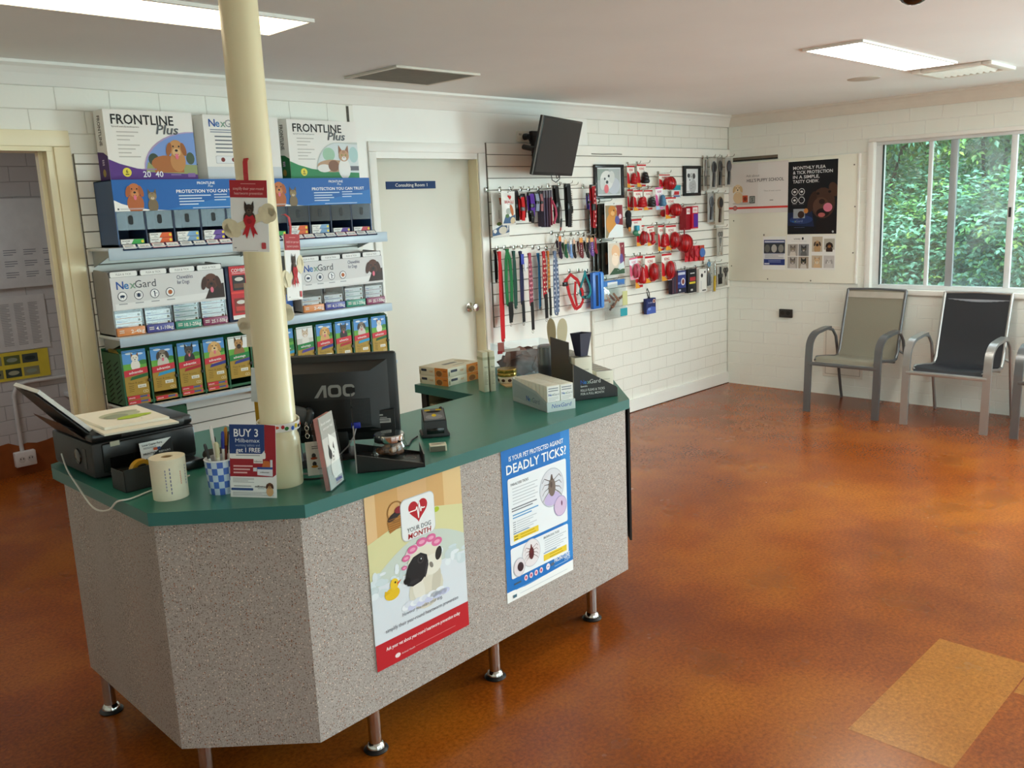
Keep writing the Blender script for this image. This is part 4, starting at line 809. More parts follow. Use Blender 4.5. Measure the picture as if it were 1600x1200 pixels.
    pr.ell(w*.355, h*.435, w*.035, h*.02, '0B0A0C', 11); pr.ell(w*.505, h*.525, w*.035, h*.022, '3A3438', 11); pr.ell(w*.505, h*.526, w*.02, h*.015, '08080A', 12); pr.ell(w*.51, h*.53, w*.006, h*.005, 'E8E8EC', 13); pr.ell(w*.615, h*.47, w*.018, h*.02, '8A8278', 11, rot=.5); pr.ell(w*.43, h*.415, w*.05, h*.012, '2E2A2E', 11); pr.ell(w*.56, h*.46, w*.012, h*.05, '3A3438', 11, rot=-.3)
    # duck
    pr.ell(w*.20, h*.40, w*.075, h*.035, 'EBC02A', 8); pr.ell(w*.225, h*.45, w*.042, h*.032, 'F0C832', 9); pr.poly([(w*.25, h*.452), (w*.30, h*.462), (w*.255, h*.437)], 'D8641E', 10); pr.ell(w*.235, h*.458, w*.008, h*.006, '22180A', 10); pr.poly([(w*.12, h*.40), (w*.13, h*.43), (w*.18, h*.41)], 'E2B422', 8)
    pr.text('However you heart your dog,', w*.5, h*.245, h*.021, '7A7A86', 9, w=w*.43, al='C'); pr.text('simplify their year-round heartworm prevention', w*.5, h*.195, h*.022, '5A5A66', 9, w=w*.78, al='C')
    pr.rect(0, 0, w, h*.15, 'C0242C', 8); pr.text('Ask your vet about year-round heartworm prevention today', w*.5, h*.095, h*.020, 'FBEDEC', 9, w=w*.80, al='C', bold=True)
    pr.ell(w*.21, h*.04, w*.028, h*.013, 'F6E4E2', 9); pr.text('Animal Health', w*.25, h*.034, h*.010, 'F2D8D6', 9, w=w*.14); pr.rect(w*.40, h*.038, w*.84, h*.041, 'D87A7A', 9)
poster('dog_month_poster', -5.722, .285, .405, .578, 'poster of a pug with pink curlers in a bubble bath, Your Dog Month', pug)
def ticks(pr, w, h):
    pr.poly([(0, h*.075)]+[(w*i/8, h*(.075-.04*math.sin(PI*i/16)*1.0+.0*i)) for i in range(3)]+[(w*.35, h*.06), (w, h*.075), (w, h), (0, h)], '1F74C2', 1); pr.rect(0, h*.07, w*.4, h*.1, '1F74C2', 1); pr.rect(w*.86, h*.1, w, h, '2E86D0', 2)
    pr.text('IS YOUR PET PROTECTED AGAINST', w*.5, h*.905, h*.030, 'F4F8FC', 4, w=w*.80, al='C', bold=True); pr.text('DEADLY TICKS?', w*.5, h*.825, h*.058, 'FAFCFE', 4, w=w*.88, al='C', bold=True)
    pr.rr(w*.07, h*.365, w*.93, h*.795, w*.02, 'EEF1F4', 4); pr.rr(w*.07, h*.145, w*.93, h*.345, w*.02, 'EEF1F4', 4)
    pr.text('PARALYSIS TICKS', w*.11, h*.745, h*.016, '4A4A50', 5, w=w*.25, bold=True)
    for k in range(6): pr.rect(w*.13, h*(.722-.020*k), w*(.49-.04*(k % 2)), h*(.727-.020*k), 'C0C4CA', 5)
    for k in range(2): pr.rect(w*.11, h*(.594-.016*k), w*(.47-.06*k), h*(.602-.016*k), '7A7E86', 5); pr.rect(w*.12, h*(.55-.018*k), w*(.49-.1*k), h*(.558-.018*k), '5A9ACC', 5)
    for k in range(7): pr.rect(w*.12, h*(.505-.015*k), w*.16, h*(.510-.015*k), '8A8E96', 5); pr.rect(w*.17, h*(.505-.015*k), w*(.46-.05*(k % 3)), h*(.510-.015*k), 'C4C8CE', 5)
    pr.rect(w*.12, h*.385, w*.48, h*.425, 'EFCF3E', 5); pr.rect(w*.22, h*.392, w*.44, h*.398, 'C8A020', 6); pr.rect(w*.22, h*.41, w*.42, h*.416, 'C8A020', 6); pr.rect(w*.13, h*.392, w*.18, h*.398, '6A5A1A', 6); pr.rect(w*.13, h*.41, w*.18, h*.416, '6A5A1A', 6); pr.rect(w*.12, h*.432, w*.34, h*.438, '6A8AA8', 5)
    pr.ell(w*.70, h*.635, w*.185, h*.130, 'B8BCC6', 5, 30); pr.ell(w*.70, h*.635, w*.178, h*.125, 'DCDDE4', 6, 30); pr.ell(w*.70, h*.56, w*.12, h*.045, 'C9B8DE', 7); pr.ell(w*.82, h*.49, w*.10, h*.070, 'B0A0C8', 8, 24); pr.ell(w*.82, h*.49, w*.092, h*.064, 'D8BFDC', 9, 24); pr.ell(w*.84, h*.505, w*.01, h*.018, '6A3A5A', 10)
    def tick(cx, cy, k, body, leg, l):
        for sx in (-1, 1):
            for q in range(4):
                a = .75-.5*q; x1, y1 = cx+sx*k*.9, cy+k*a; pr.poly([(cx, cy+k*(.3-.15*q)), (x1, y1), (x1+sx*k*.25, y1-k*.28), (x1+sx*k*.28, y1-k*.26), (x1+k*.02, y1+k*.05), (cx, cy+k*(.38-.15*q))], leg, l)
        pr.ell(cx, cy-k*.1, k*.42, k*.72, body, l+1); pr.poly([(cx-k*.16, cy+k*.5), (cx+k*.16, cy+k*.5), (cx+k*.05, cy+k*.95), (cx-k*.05, cy+k*.95)], leg, l+1); pr.ell(cx-k*.1, cy+k*.15, k*.14, k*.25, leg, l+2)
    tick(w*.70, h*.645, w*.125, '7A6A60', '5A4A42', 8)
    pr.text('BROWN DOG TICKS', w*.55, h*.312, h*.015, '4A4A50', 5, w=w*.24, bold=True)
    for k in range(6): pr.rect(w*.56, h*(.295-.015*k), w*(.90-.05*(k % 3)), h*(.30-.015*k), 'C4C8CE', 5)
    pr.rect(w*.54, h*.163, w*.90, h*.205, 'EFCF3E', 5); pr.rect(w*.63, h*.171, w*.84, h*.177, 'C8A020', 6); pr.rect(w*.63, h*.189, w*.82, h*.195, 'C8A020', 6); pr.rect(w*.54, h*.212, w*.74, h*.218, '6A8AA8', 5)
    pr.ell(w*.36, h*.262, w*.135, h*.092, 'C8C8CE', 5, 28); pr.ell(w*.36, h*.262, w*.128, h*.087, 'ECE4E6', 6, 28); tick(w*.36, h*.265, w*.085, '5A2024', '6E2C2A', 8); pr.ell(w*.18, h*.205, w*.085, h*.062, 'BFBFC6', 7, 24); pr.ell(w*.18, h*.205, w*.078, h*.057, 'E6DCE0', 8, 24); pr.ell(w*.195, h*.205, w*.042, h*.032, '3A2228', 9, rot=.5)
    for k in range(4): pr.ell(w*(.27+.075*k), h*.113, w*.026, h*.019, 'F0D4DC', 5); pr.ell(w*(.27+.075*k), h*.113, w*.012, h*.010, 'C8486A', 6)
    pr.ell(w*.60, h*.113, w*.03, h*.022, 'F0E4EC', 5); pr.rect(w*.585, h*.111, w*.615, h*.115, '3A5AA0', 6); pr.rect(w*.10, h*.10, w*.2, h*.112, '4A5A6A', 5); pr.ell(w*.67, h*.115, w*.03, h*.012, '5A6A80', 5)
    pr.text('FRONTLINE', w*.70, h*.118, h*.030, 'F6FAFE', 5, w=w*.245, bold=True); pr.text('Plus', w*.86, h*.098, h*.026, 'D6E4F2', 6, skew=.25); pr.rect(w*.70, h*.09, w*.92, h*.094, 'A8C8E6', 5)
    pr.rect(w*.12, h*.065, w*.58, h*.068, '7AB0DE', 4); pr.rect(w*.08, h*.018, w*.13, h*.038, '4A6A7A', 4); pr.rect(w*.18, h*.028, w*.9, h*.031, 'C4CAD0', 4)
poster('tick_poster', -5.118, .285, .383, .575, 'blue poster asking Is Your Pet Protected Against Deadly Ticks', ticks)

# =================================================================== things on the counter
ZC = .9003
# printer
BLKP = mat('1E1D1C', rough=.3, var=.03); BLKM = mat('2B2A28', rough=.55, var=.03); BLKG = mat('121211', rough=.12, var=0)
t = thing('printer', 'black multifunction printer on the left end of the counter', 'printer', (-6.232, -1.548, ZC), .0)
b = MB(); b.box(BLKM, 0, 0, .006, .335, .345, .118, .010); b.box(BLKP, .03, -.006, .02, .332, .01, .112, .006); b.box(BLKG, .05, -.0075, .028, .20, -.005, .066); b.build('body', t)
b = MB(); b.box(BLKP, .002, -.004, .119, .332, .34, .152, .012); b.box(mat('3A3937', rough=.4), .09, -.012, .122, .30, .012, .148, .008); b.box(mat('C9C2A8', rough=.4), .055, -.0065, .10, .085, -.004, .116, .003); b.build('scanner_lid', t)
b = MB(); b.box(BLKM, -.002, .05, .03, .001, .075, .095); b.T = Matrix.Translation((-.001, .12, .062)) @ Matrix.Rotation(-PI/2, 4, 'Y'); b.lathe(BLKG, [(.026, 0), (.024, .003), (.018, .004), (0, .004)], 20, False); b.build('side_latch', t)
b = MB(); pts = [(.03, .128), (-.12, .285)]; dx, dz = -.15, .157
b.add([(.03, .02, .126), (-.128, .03, .298), (-.128, .20, .298), (.03, .30, .126), (.03, .02, .118), (-.120, .03, .286), (-.120, .20, .286), (.03, .30, .118)], [(0, 1, 2, 3), (7, 6, 5, 4), (0, 4, 5, 1), (1, 5, 6, 2), (2, 6, 7, 3), (3, 7, 4, 0)], BLKM)
b.add([(.0, .05, .13), (-.06, .06, .19), (-.06, .30, .19), (.0, .32, .13), (.004, .05, .122), (-.052, .06, .18), (-.052, .30, .18), (.004, .32, .122)], [(0, 1, 2, 3), (7, 6, 5, 4), (0, 4, 5, 1), (1, 5, 6, 2), (2, 6, 7, 3)], mat('4A4038', rough=.4)); b.build('paper_tray', t)
b = MB(); b.box(BLKP, .10, -.13, .002, .32, -.003, .012, .003); b.box(BLKG, .10, -.132, .002, .32, -.125, .03, .002); b.build('output_tray', t)
def sheet(name, pts, th, m, label, cat='paper', pfn=None):
    P = [Vector(p) for p in pts]; n = (P[1]-P[0]).cross(P[3]-P[0]).normalized()*th
    b = MB(); v = [tuple(p) for p in P]+[tuple(p+n) for p in P]; b.add(v, [(3, 2, 1, 0), (4, 5, 6, 7), (0, 1, 5, 4), (1, 2, 6, 5), (2, 3, 7, 6), (3, 0, 4, 7)], m)
    if pfn: pfn(Pr(b, P[0]+n*1.02, P[1]-P[0], (n.cross(P[1]-P[0]))), (P[1]-P[0]).length, (P[3]-P[0]).length)
    return tag(b.build(name), label, cat)
PAPER = mat('F0ECDC', rough=.6, var=.02)
sheet('paper_stack', [(-6.34, -1.517, 1.180), (-6.205, -1.513, 1.033), (-6.205, -1.28, 1.033), (-6.34, -1.30, 1.180)][::1], .012, mat('E4E2DC', rough=.6), 'ream of white paper standing in the raised tray of the printer')
bpy.data.objects['paper_stack'].location = (-.012, 0, .018)
zt = ZC+.153
sheet('loose_paper', [(-6.215, -1.625, zt), (-5.995, -1.655, zt), (-5.985, -1.345, zt), (-6.195, -1.325, zt)], .006, PAPER, 'blank white papers lying on top of the printer')
def gp(pr, w, h): pr.ell(w*.45, h*.58, w*.33, h*.17, 'B9BFA4', 1, rot=.1); pr.ell(w*.36, h*.50, w*.2, h*.12, '97A088', 2, rot=.3); pr.ell(w*.58, h*.70, w*.2, h*.06, 'A9B098', 2); pr.ell(w*.60, h*.36, w*.28, h*.085, 'AFCB2E', 3, rot=.12); pr.ell(w*.50, h*.30, w*.2, h*.05, 'AFCB2E', 3); pr.text('2', w*.62, h*.15, h*.03, '6A6A60', 3)
sheet('brochure_folder', [(-6.195, -1.575, zt+.0065), (-6.00, -1.60, zt+.0065), (-5.985, -1.315, zt+.0065), (-6.185, -1.295, zt+.0065)], .009, PAPER, 'white folder with a lime green splash picture on top of the papers', 'folder', gp)
def bc(pr, w, h): pr.poly([(w, h), (w, 0), (w*.1, 0)], '141414', 1); pr.poly([(w*.02, h*.02), (w*.2, h*.02), (w*.14, h*.16)], '141414', 1); pr.text('Local Copier Parts', w*.08, h*.80, h*.10, '2A2A2A', 2, w=w*.62, bold=True); pr.lines(w*.1, h*.62, w*.5, h*.72, 2, '8A8A8A'); pr.text('PRINTER', w*.07, h*.33, h*.11, '1A1A1A', 2, w=w*.4, bold=True); pr.text('REPAIRS', w*.55, h*.33, h*.10, 'D0D0CC', 3, w=w*.36); pr.rect(w*.40, h*.5, w*.52, h*.64, 'C8582E', 3); pr.rect(w*.52, h*.5, w*.62, h*.64, '3A4A7A', 3)
b = MB(); b.box(ink('EFEFEA'), 0, -.001, 0, .105, 0, .062); bc(Pr(b, (0, -.0014, 0)), .105, .062); tag(b.build('business_card', None, (-6.098, -1.588, .936), (-.18, .0, 0)), 'white and black business card propped on the printer front', 'card')
t = thing('cardboard_tray', 'small black cardboard box in front of the printer', 'box', (-6.222, -1.752, ZC), .02)
b = MB()
for a in ((0, 0, 0, .16, .003, .068), (0, .087, 0, .16, .09, .05), (0, 0, 0, .003, .09, .062), (.157, 0, 0, .16, .09, .06), (0, 0, 0, .16, .09, .003)): b.box(BLKM, *a)
b.build('tray', t)
b = MB(); b.T = Matrix.Translation((-6.148, -1.70, ZC+.042)) @ Matrix.Rotation(.05, 4, 'Z') @ Matrix.Rotation(PI/2, 4, 'X'); b.lathe(mat('C99A22', rough=.4), [(.024, -.011), (.036, -.011), (.036, .011), (.024, .011), (.024, -.011)], 28, False); tag(b.build('tape_roll'), 'roll of yellow tape standing in the black cardboard box', 'tape')
# label roll
t = thing('label_roll', 'large cream roll of printed labels standing on the counter edge', 'label roll', (-6.150, -1.895, ZC), .4)
b = MB(); b.lathe(mat('E9E0C4', rough=.6, var=.03, scale=40), [(.016, .0), (.049, 0), (.0495, .12), (.018, .121), (.016, .119), (.016, 0)], 40, False)
for a, c, z0, z1 in ((-2.6, '9A96A8', .03, .095), (-2.35, '7A7690', .02, .10), (-1.75, 'D87A5A', .045, .085), (-1.35, '8A86A0', .04, .1)):
    for k in range(7): 
        zz = z0+(z1-z0)*k/7; u = .0502; a1 = a+.06
        b.add([(u*math.cos(a), u*math.sin(a), zz), (u*math.cos(a1), u*math.sin(a1), zz), (u*math.cos(a1), u*math.sin(a1), zz+(z1-z0)/11), (u*math.cos(a), u*math.sin(a), zz+(z1-z0)/11)], [(0, 1, 2, 3)], ink(c))
b.build('paper_roll', t)
b = MB(); b.lathe(mat('B99E70', rough=.8), [(.0125, .004), (.016, .004), (.016, .1195), (.0125, .1195), (.0125, .004)], 24, False); b.build('core', t)
# white cable
b = MB(); b.tube(mat('D9D6CC', rough=.5), cm([(-6.24, -1.30, ZC+.05), (-6.262, -1.40, ZC+.02), (-6.272, -1.50, .89), (-6.288, -1.66, .855), (-6.282, -1.76, .866), (-6.272, -1.81, .900), (-6.24, -1.83, ZC+.004), (-6.17, -1.80, ZC+.003), (-6.08, -1.78, ZC+.003), (-6.02, -1.74, ZC+.003)]), .0028, 6); tag(b.build('white_cable'), 'thin white cable drooping over the left edge of the counter', 'cable')
# pen cup
t = thing('pen_cup', 'blue and white checked cup full of pens', 'cup', (-6.031, -1.975, ZC), .5)
b = MB(); n = 16; rows = 5
def rad(z): return .0375+.006*(z/.1)
for i in range(n*2):
    for j in range(rows):
        a0, a1 = PI*i/n, PI*(i+1)/n; z0, z1 = .1*j/rows, .1*(j+1)/rows; r0, r1 = rad(z0), rad(z1)
        b.add([(r0*math.cos(a0), r0*math.sin(a0), z0), (r0*math.cos(a1), r0*math.sin(a1), z0), (r1*math.cos(a1), r1*math.sin(a1), z1), (r1*math.cos(a0), r1*math.sin(a0), z1)], [(0, 1, 2, 3)], mat('4C70C4', rough=.3, var=.05) if (i//2+j) % 2 else mat('C9D8EA', rough=.3, var=.05), True)
b.lathe(mat('E4E8EC', rough=.3), [(.0435, .098), (.0445, .101), (.0425, .103), (.040, .1), (.035, .004), (0, .004)], 32, False); b.lathe(mat('E4E8EC', rough=.3), [(0, .0), (.0375, 0)], 32, False); b.build('cup', t)
pens = [('white pen with a red and blue clip', 'EDEBE6', 'E8E4DE', (-.004, .012), .19), ('blue capped white pen', 'E9E7E2', '2436A8', (.012, .004), .17), ('dark red pen with an orange top', '8A2A22', 'D08A2A', (.022, .010), .18), ('slim white pen', 'F0EEEA', 'B8B8B8', (.026, -.004), .165), ('white pen with a black cap', 'DADAD4', '2A2A2A', (-.026, -.004), .15), ('cream highlighter with a green label', 'E2DFC6', 'C9C6A0', (-.008, -.014), .15), ('black pen', '222222', '3A3A3A', (.004, .02), .155), ('blue ink pen', '2E4AA0', '1E2E70', (.02, .02), .15)]
for k, (nm, c1, c2, (x, y), L) in enumerate(pens):
    p = Vector((-6.031+x*.55, -1.975+y*.55, ZC+.006)); q = Vector((-6.031+x*1.55+.004*math.sin(k), -1.975+y*1.55, ZC+.006+L)); dd = (q-p).normalized()
    t = thing('pen', f'{nm} standing in the checked cup', 'pen', tuple(p), dd.to_track_quat('Z', 'Y').to_euler(), 'pens in the checked cup'); r = .0058 if 'highlighter' in nm else .0043
    b = MB(); b.lathe(plastic(c1), [(.001, 0), (r*.6, .008), (r, .018), (r, L*.72)], 12); b.build('barrel', t)
    b = MB(); b.lathe(plastic(c2), [(r*1.08, L*.70), (r*1.08, L*.97), (r*.7, L)], 12); b.box(plastic(c2), r, -.0012, L*.78, r+.002, .0012, L*.96); b.build('cap', t)
# worming flyer (tilted back on an easel)
def flyer(pr, w, h):
    pr.rect(0, 0, w, h, 'F1F1EF', 1); pr.poly([(w*.76, h), (w, h*.985), (w, h*.32), (w*.93, h*.285), (0, h*.285), (0, h*.60), (w*.76, h*.6)], 'A0222E', 2); pr.rr(-.0, h*.53, w*.78, h*.62, h*.02, 'F1F1EF', 3); pr.poly([(0, h*.60), (w*.70, h*.60), (w*.76, h*.65), (w*.76, h), (0, h)], '24407C', 4)
    pr.text('BUY 3', w*.10, h*.835, h*.105, 'F4F6FA', 5, w=w*.53, bold=True); pr.text('Milbemax', w*.13, h*.755, h*.055, 'DCE6F2', 5, w=w*.53); pr.text('worming tablets and', w*.13, h*.700, h*.036, '9AB0D0', 5, w=w*.53); pr.text('get 1 FREE', w*.14, h*.622, h*.06, 'F4F6FA', 5, w=w*.53, bold=True)
    pr.rect(w*.14, h*.572, w*.66, h*.582, '9A9AA0', 5)
    for k, c in enumerate((.42, .36, .30)): pr.rect(w*.08, h*(.42-.045*k), w*(.08+c), h*(.435-.045*k+.005), 'E8B8B8', 5)
    pr.rect(w*.52, h*.47, w*.72, h*.53, 'ECE8E6', 5); pr.text('milbemax', w*.54, h*.487, h*.022, '3A3A3A', 6, w=w*.16); pr.poly([(w*.70, h*.42), (w*.90, h*.42), (w*.86, h*.50), (w*.74, h*.51)], 'C86A32', 5); pr.poly([(w*.60, h*.31), (w*.93, h*.295), (w*.93, h*.40), (w*.60, h*.40)], 'E4E6EE', 6); pr.rect(w*.60, h*.39, w*.93, h*.42, '2E4E96', 7); pr.rect(w*.88, h*.40, w*.93, h*.52, 'D8DCE4', 6); pr.rect(w*.51, h*.36, w*.59, h*.41, 'D8DCE4', 5); pr.text('milbemax', w*.66, h*.34, h*.02, '3A3A3A', 8, w=w*.2)
    pr.lines(w*.06, h*.195, w*.52, h*.265, 4, 'A8A8AA', 2, .4); pr.text('milbemax', w*.54, h*.14, h*.028, '3A3A40', 3, w=w*.26, bold=True); pr.rect(w*.60, h*.12, w*.74, h*.127, '9A9AA0', 3); pr.rect(w*.08, h*.15, w*.46, h*.16, '8A8A90', 3); pr.rr(w*.02, h*.095, w*.50, h*.128, h*.01, '2E4A82', 3); pr.dog(w*.86, h*.165, h*.085, '6E4028', '4E2A18', 'flop', False, 'C89A6A', 'D8A878', 3); pr.lines(w*.05, h*.02, w*.94, h*.075, 5, 'B4B4B6', 2, .4)
b = MB(); b.box(ink('F2F2F0'), 0, -.0012, 0, .143, 0, .208); flyer(Pr(b, (0, -.0016, 0)), .143, .208)
ang = math.atan2(-.118, .075); tag(b.build('offer_flyer', None, (-6.042, -2.043, ZC), (-.16, 0, ang)), 'red and blue flyer reading Buy 3 get 1 Free, leaning against the post', 'flyer')
# dog collar with swing tag on the post
t = thing('dog_collar', 'white dog collar with coloured spots buckled round the post', 'collar', (PX, PY, 1.085), (.06, -.05, 0))
b = MB(); n = 48; cols = ['B0202C', '2E7A3A', '3A6AC8', 'E4C42A', '1A1A1A', 'D8502A']
r = .0605; b.sweep(mat('F0EFEA', rough=.4, var=0), [(r*math.cos(2*PI*i/n), r*math.sin(2*PI*i/n), .002*math.sin(4*PI*i/n)) for i in range(n)], [(-.0012, -.012), (.0012, -.012), (.0012, .012), (-.0012, .012)], True, False, (0, 0, 1)); 
rr = random.Random(9)
for i in range(26):
    a = 2*PI*i/26+rr.uniform(-.05, .05); zz = rr.uniform(-.005, .005); s = rr.uniform(.0045, .0075); sz = rr.uniform(.004, .007); C = Vector((math.cos(a)*(r+.0018), math.sin(a)*(r+.0018), zz)); U = Vector((-math.sin(a), math.cos(a), 0)); pr = Pr(b, C, U, (0, 0, 1)); pr.ell(0, 0, s, sz, cols[i % 6], 1, 12)
b.build('band', t)
b = MB(); C0 = Vector((.062, -.040, 0))
for k in range(4): b.T = Matrix.Translation(C0+Vector((.004, -.004, -.012-.012*k))) @ Matrix.Rotation(PI/2*(k % 2)+.6, 4, 'Z') @ Matrix.Rotation(PI/2, 4, 'X'); b.sweep(mat('C4C2BC', rough=.25, metal=1, var=0), [(.006*math.cos(2*PI*i/14), .0075*math.sin(2*PI*i/14), 0) for i in range(14)], [(.001*math.cos(q*PI/3), .001*math.sin(q*PI/3)) for q in range(6)], True)
b.build('chain', t)
b = MB(); b.T = Matrix.Translation((.045, -.060, -.165)) @ Matrix.Rotation(-.55, 4, 'Z'); b.box(ink('EDEAE0'), 0, -.001, 0, .075, .001, .105); pr = Pr(b, (0, -.0014, 0)); pr.ell(.0375, .098, .003, .003, '2A2A2A'); pr.lines(.018, .080, .058, .092, 2, '8A8A86')
for k in range(4): x = .022+.032*(k % 2); z = .062-.026*(k//2); pr.ell(x, z, .006, .008, '3A3434', 2); pr.ell(x, z-.008, .010, .004, ['B04A2A', '5A5A5E', 'C8822A', '4A4E4A'][k], 3)
pr.rect(.03, .018, .05, .021, '3A3A3A'); b.build('swing_tag', t)
# die-cut hang cards on the post
def boned(pr, cx, cz, L, r, rot, m, l):
    c, s = math.cos(rot), math.sin(rot)
    for e in (-1, 1):
        for f in (-1, 1): pr.ell(cx+c*L*.5*e-s*r*.75*f, cz+s*L*.5*e+c*r*.75*f, r, r, m, l)
    pr.poly([(cx+c*L*.5*e-s*r*.75*f, cz+s*L*.5*e+c*r*.75*f) for e, f in ((-1, -1), (1, -1), (1, 1), (-1, 1))], m, l)
def hangcard(loc, rot, label, w=.101, h=.192, plain=False):
    t = thing('hang_card', label, 'hang card', loc, rot, 'bone shaped cards hung on the post'); b = MB()
    CD = ink('ECEBE8') if not plain else mat('E9E4D2', rough=.6)
    b.box(CD, 0, -.001, 0, w, .001, h)
    for e, (cx, cz) in enumerate(((-.002, h*.30), (w+.004, h*.52))):
        T = b.T; b.T = Matrix.Translation((cx, 0, cz)) @ Matrix.Rotation(PI/2, 4, 'X')
        for dx, dy in ((-.004, .012), (.006, -.012) if e == 0 else (.004, -.014)): b.lathe(mat('DDD2B0', rough=.7, var=.08, scale=60) if not plain else CD, [(.0195, -.0012), (.0195, .0012)], 20); b.T = b.T @ Matrix.Translation((dx, dy, 0))
        b.T = T
    if not plain:
        pr = Pr(b, (0, -.0024, 0)); boned(pr, w*.50, h*.42, w*.92, .014, .42, mat('DDD2B0', rough=.7, var=.08, scale=60), 1)
        pr.rect(0, h*.76, w, h, 'A82830', 2); pr.text('simplify their year-round', w/2, h*.865, h*.040, 'E8B8B4', 3, w=w*.82, al='C'); pr.text('heartworm prevention', w/2, h*.80, h*.040, 'E8B8B4', 3, w=w*.76, al='C'); pr.rect(w*.3, h*.945, w*.7, h*.955, 'D08A88', 3)
        pr.dog(w*.5, h*.60, w*.26, '3E2E26', '2A1E1A', 'up', False, '5A4A3E', '46342A', 4)
        pr.poly([(w*.34, h*.44), (w*.42, h*.52), (w*.5, h*.49), (w*.60, h*.52), (w*.68, h*.44), (w*.62, h*.36), (w*.72, h*.24), (w*.63, h*.26), (w*.60, h*.19), (w*.52, h*.35), (w*.42, h*.18), (w*.38, h*.25), (w*.30, h*.23), (w*.40, h*.36)], 'B8202A', 11); pr.ell(w*.5, h*.43, w*.07, h*.035, '9A1822', 12)
        pr.rr(w*.80, h*.04, w*.92, h*.13, .003, 'C24A50', 3); pr.rect(w*.06, h*.05, w*.12, h*.06, '5A5A5A', 3); pr.rect(w*.12, h*.015, w*.7, h*.02, 'B8B4AC', 3)
    b.build('card', t)
    if not plain: b = MB(); b.bar(mat('B82A32', rough=.4, var=0), [(w*.45, 0, h-.005), (w*.45, -.003, h+.02), (w*.44, .0, h+.048), (w*.43, .012, h+.058), (w*.43, .02, h+.056)], .013, .0012, (0, 1, 0)); b.build('strap', t)
    return t
hangcard((-5.905, -1.965+.0-.17, 1.588), math.atan2(-.071, .071), 'white card with a terrier in a red bow hung on the near side of the post') if False else None
hangcard((-5.972, -2.067, 1.592), (-.0, .055, math.radians(-45)), 'white card with a terrier in a red bow, front of the post')
hangcard((-5.818, -2.072, 1.440), (0, .05, math.radians(33)), 'card with a red bow hung edgeways on the right of the post')
hangcard((-5.870, -1.905, 1.300), (0, .05, math.radians(-48)), 'plain cream back of a card hung behind the post', .125, .192, True)
# acrylic brochure holder
t = thing('brochure_holder', 'clear acrylic holder packed with grey dog brochures', 'brochure holder', (-5.838, -2.250, ZC), (-.10, 0, .60))
CLR = clear('FAFDFE', .12); b = MB()
for a in ((0, 0, 0, .112, .003, .075), (0, .026, 0, .112, .029, .205), (0, 0, 0, .003, .029, .075), (.109, 0, 0, .112, .029, .19), (0, 0, 0, .112, .029, .003)): b.box(CLR, *a)
b.build('holder', t)
t = thing('brochure', 'grey and white dog brochures stacked in the clear acrylic holder', 'brochure', (-5.838, -2.250, ZC+.001), (-.10, 0, .60)); b = MB(); b.box(mat('C98A84', rough=.6), .004, .006, .004, .104, .020, .215); b.box(ink('C4C0B8'), .003, .0045, .004, .106, .006, .217); pr = Pr(b, (.003, .0041, .004)); w, h = .103, .213
pr.rect(0, 0, w, h, 'C9C5BE', 1); pr.rect(0, h*.7, w, h, 'A8A49C', 2); pr.text('Brush keeper', w*.12, h*.88, h*.035, 'EDEBE6', 3, w=w*.7); pr.text('and your dog!', w*.2, h*.81, h*.035, 'EDEBE6', 3, w=w*.68); pr.poly([(w*.35, h*.12), (w*.95, h*.12), (w*.9, h*.62), (w*.45, h*.74)], 'E6E3DC', 3); pr.dog(w*.52, h*.44, w*.40, 'E8E4DE', '3A3634', 'up', False, 'D8D2CA', 'E4E0D8', 4); pr.ell(w*.38, h*.46, w*.10, h*.07, '3A3634', 6); pr.text('Virbac', w*.42, h*.055, h*.05, '4A3E9A', 5, w=w*.48, skew=.2, bold=True); pr.rect(w*.42, h*.03, w*.8, h*.038, 'A05A6A', 5)
b.build('brochures', t)
# computer monitor
t = thing('computer_monitor', 'black computer monitor seen from behind with a grey three letter logo', 'monitor', (-5.773, -1.782, ZC), -.712)
BM = mat('171717', rough=.42, var=.04, scale=30); W_ = .441
b = MB(); b.box(BM, 0, 0, .048, W_, .028, .338, .010); b.add([(.03, 0, .075), (W_-.03, 0, .075), (W_-.03, 0, .315), (.03, 0, .315), (.085, -.034, .10), (W_-.085, -.034, .10), (W_-.085, -.034, .285), (.085, -.034, .285)], [(4, 5, 6, 7), (0, 1, 5, 4), (1, 2, 6, 5), (2, 3, 7, 6), (3, 0, 4, 7)], BM)
pr = Pr(b, (0, -.0344, 0))
for k in range(22): pr.rect(.09, .105+.0042*k, W_-.09, .1068+.0042*k, '0C0C0C', 1)
pr2 = Pr(b, (0, -.0348, 0)); x = .175
pr2.poly([(x, .205), (x+.012, .205), (x+.030, .233), (x+.030, .205), (x+.040, .205), (x+.040, .245), (x+.027, .245)], '8A8884', 1)
pr2.rr(x+.045, .205, x+.087, .245, .012, '8A8884', 1); pr2.rr(x+.054, .214, x+.078, .236, .006, '171717', 2); pr2.rr(x+.092, .205, x+.130, .245, .012, '8A8884', 1); pr2.rr(x+.101, .214, x+.125, .236, .006, '171717', 2); pr2.rect(x+.117, .217, x+.131, .233, '171717', 2)
b.build('housing', t)
b = MB(); b.box(mat('0A0A0C', rough=.1, var=0), .018, .0282, .07, W_-.018, .0290, .322); b.build('screen', t)
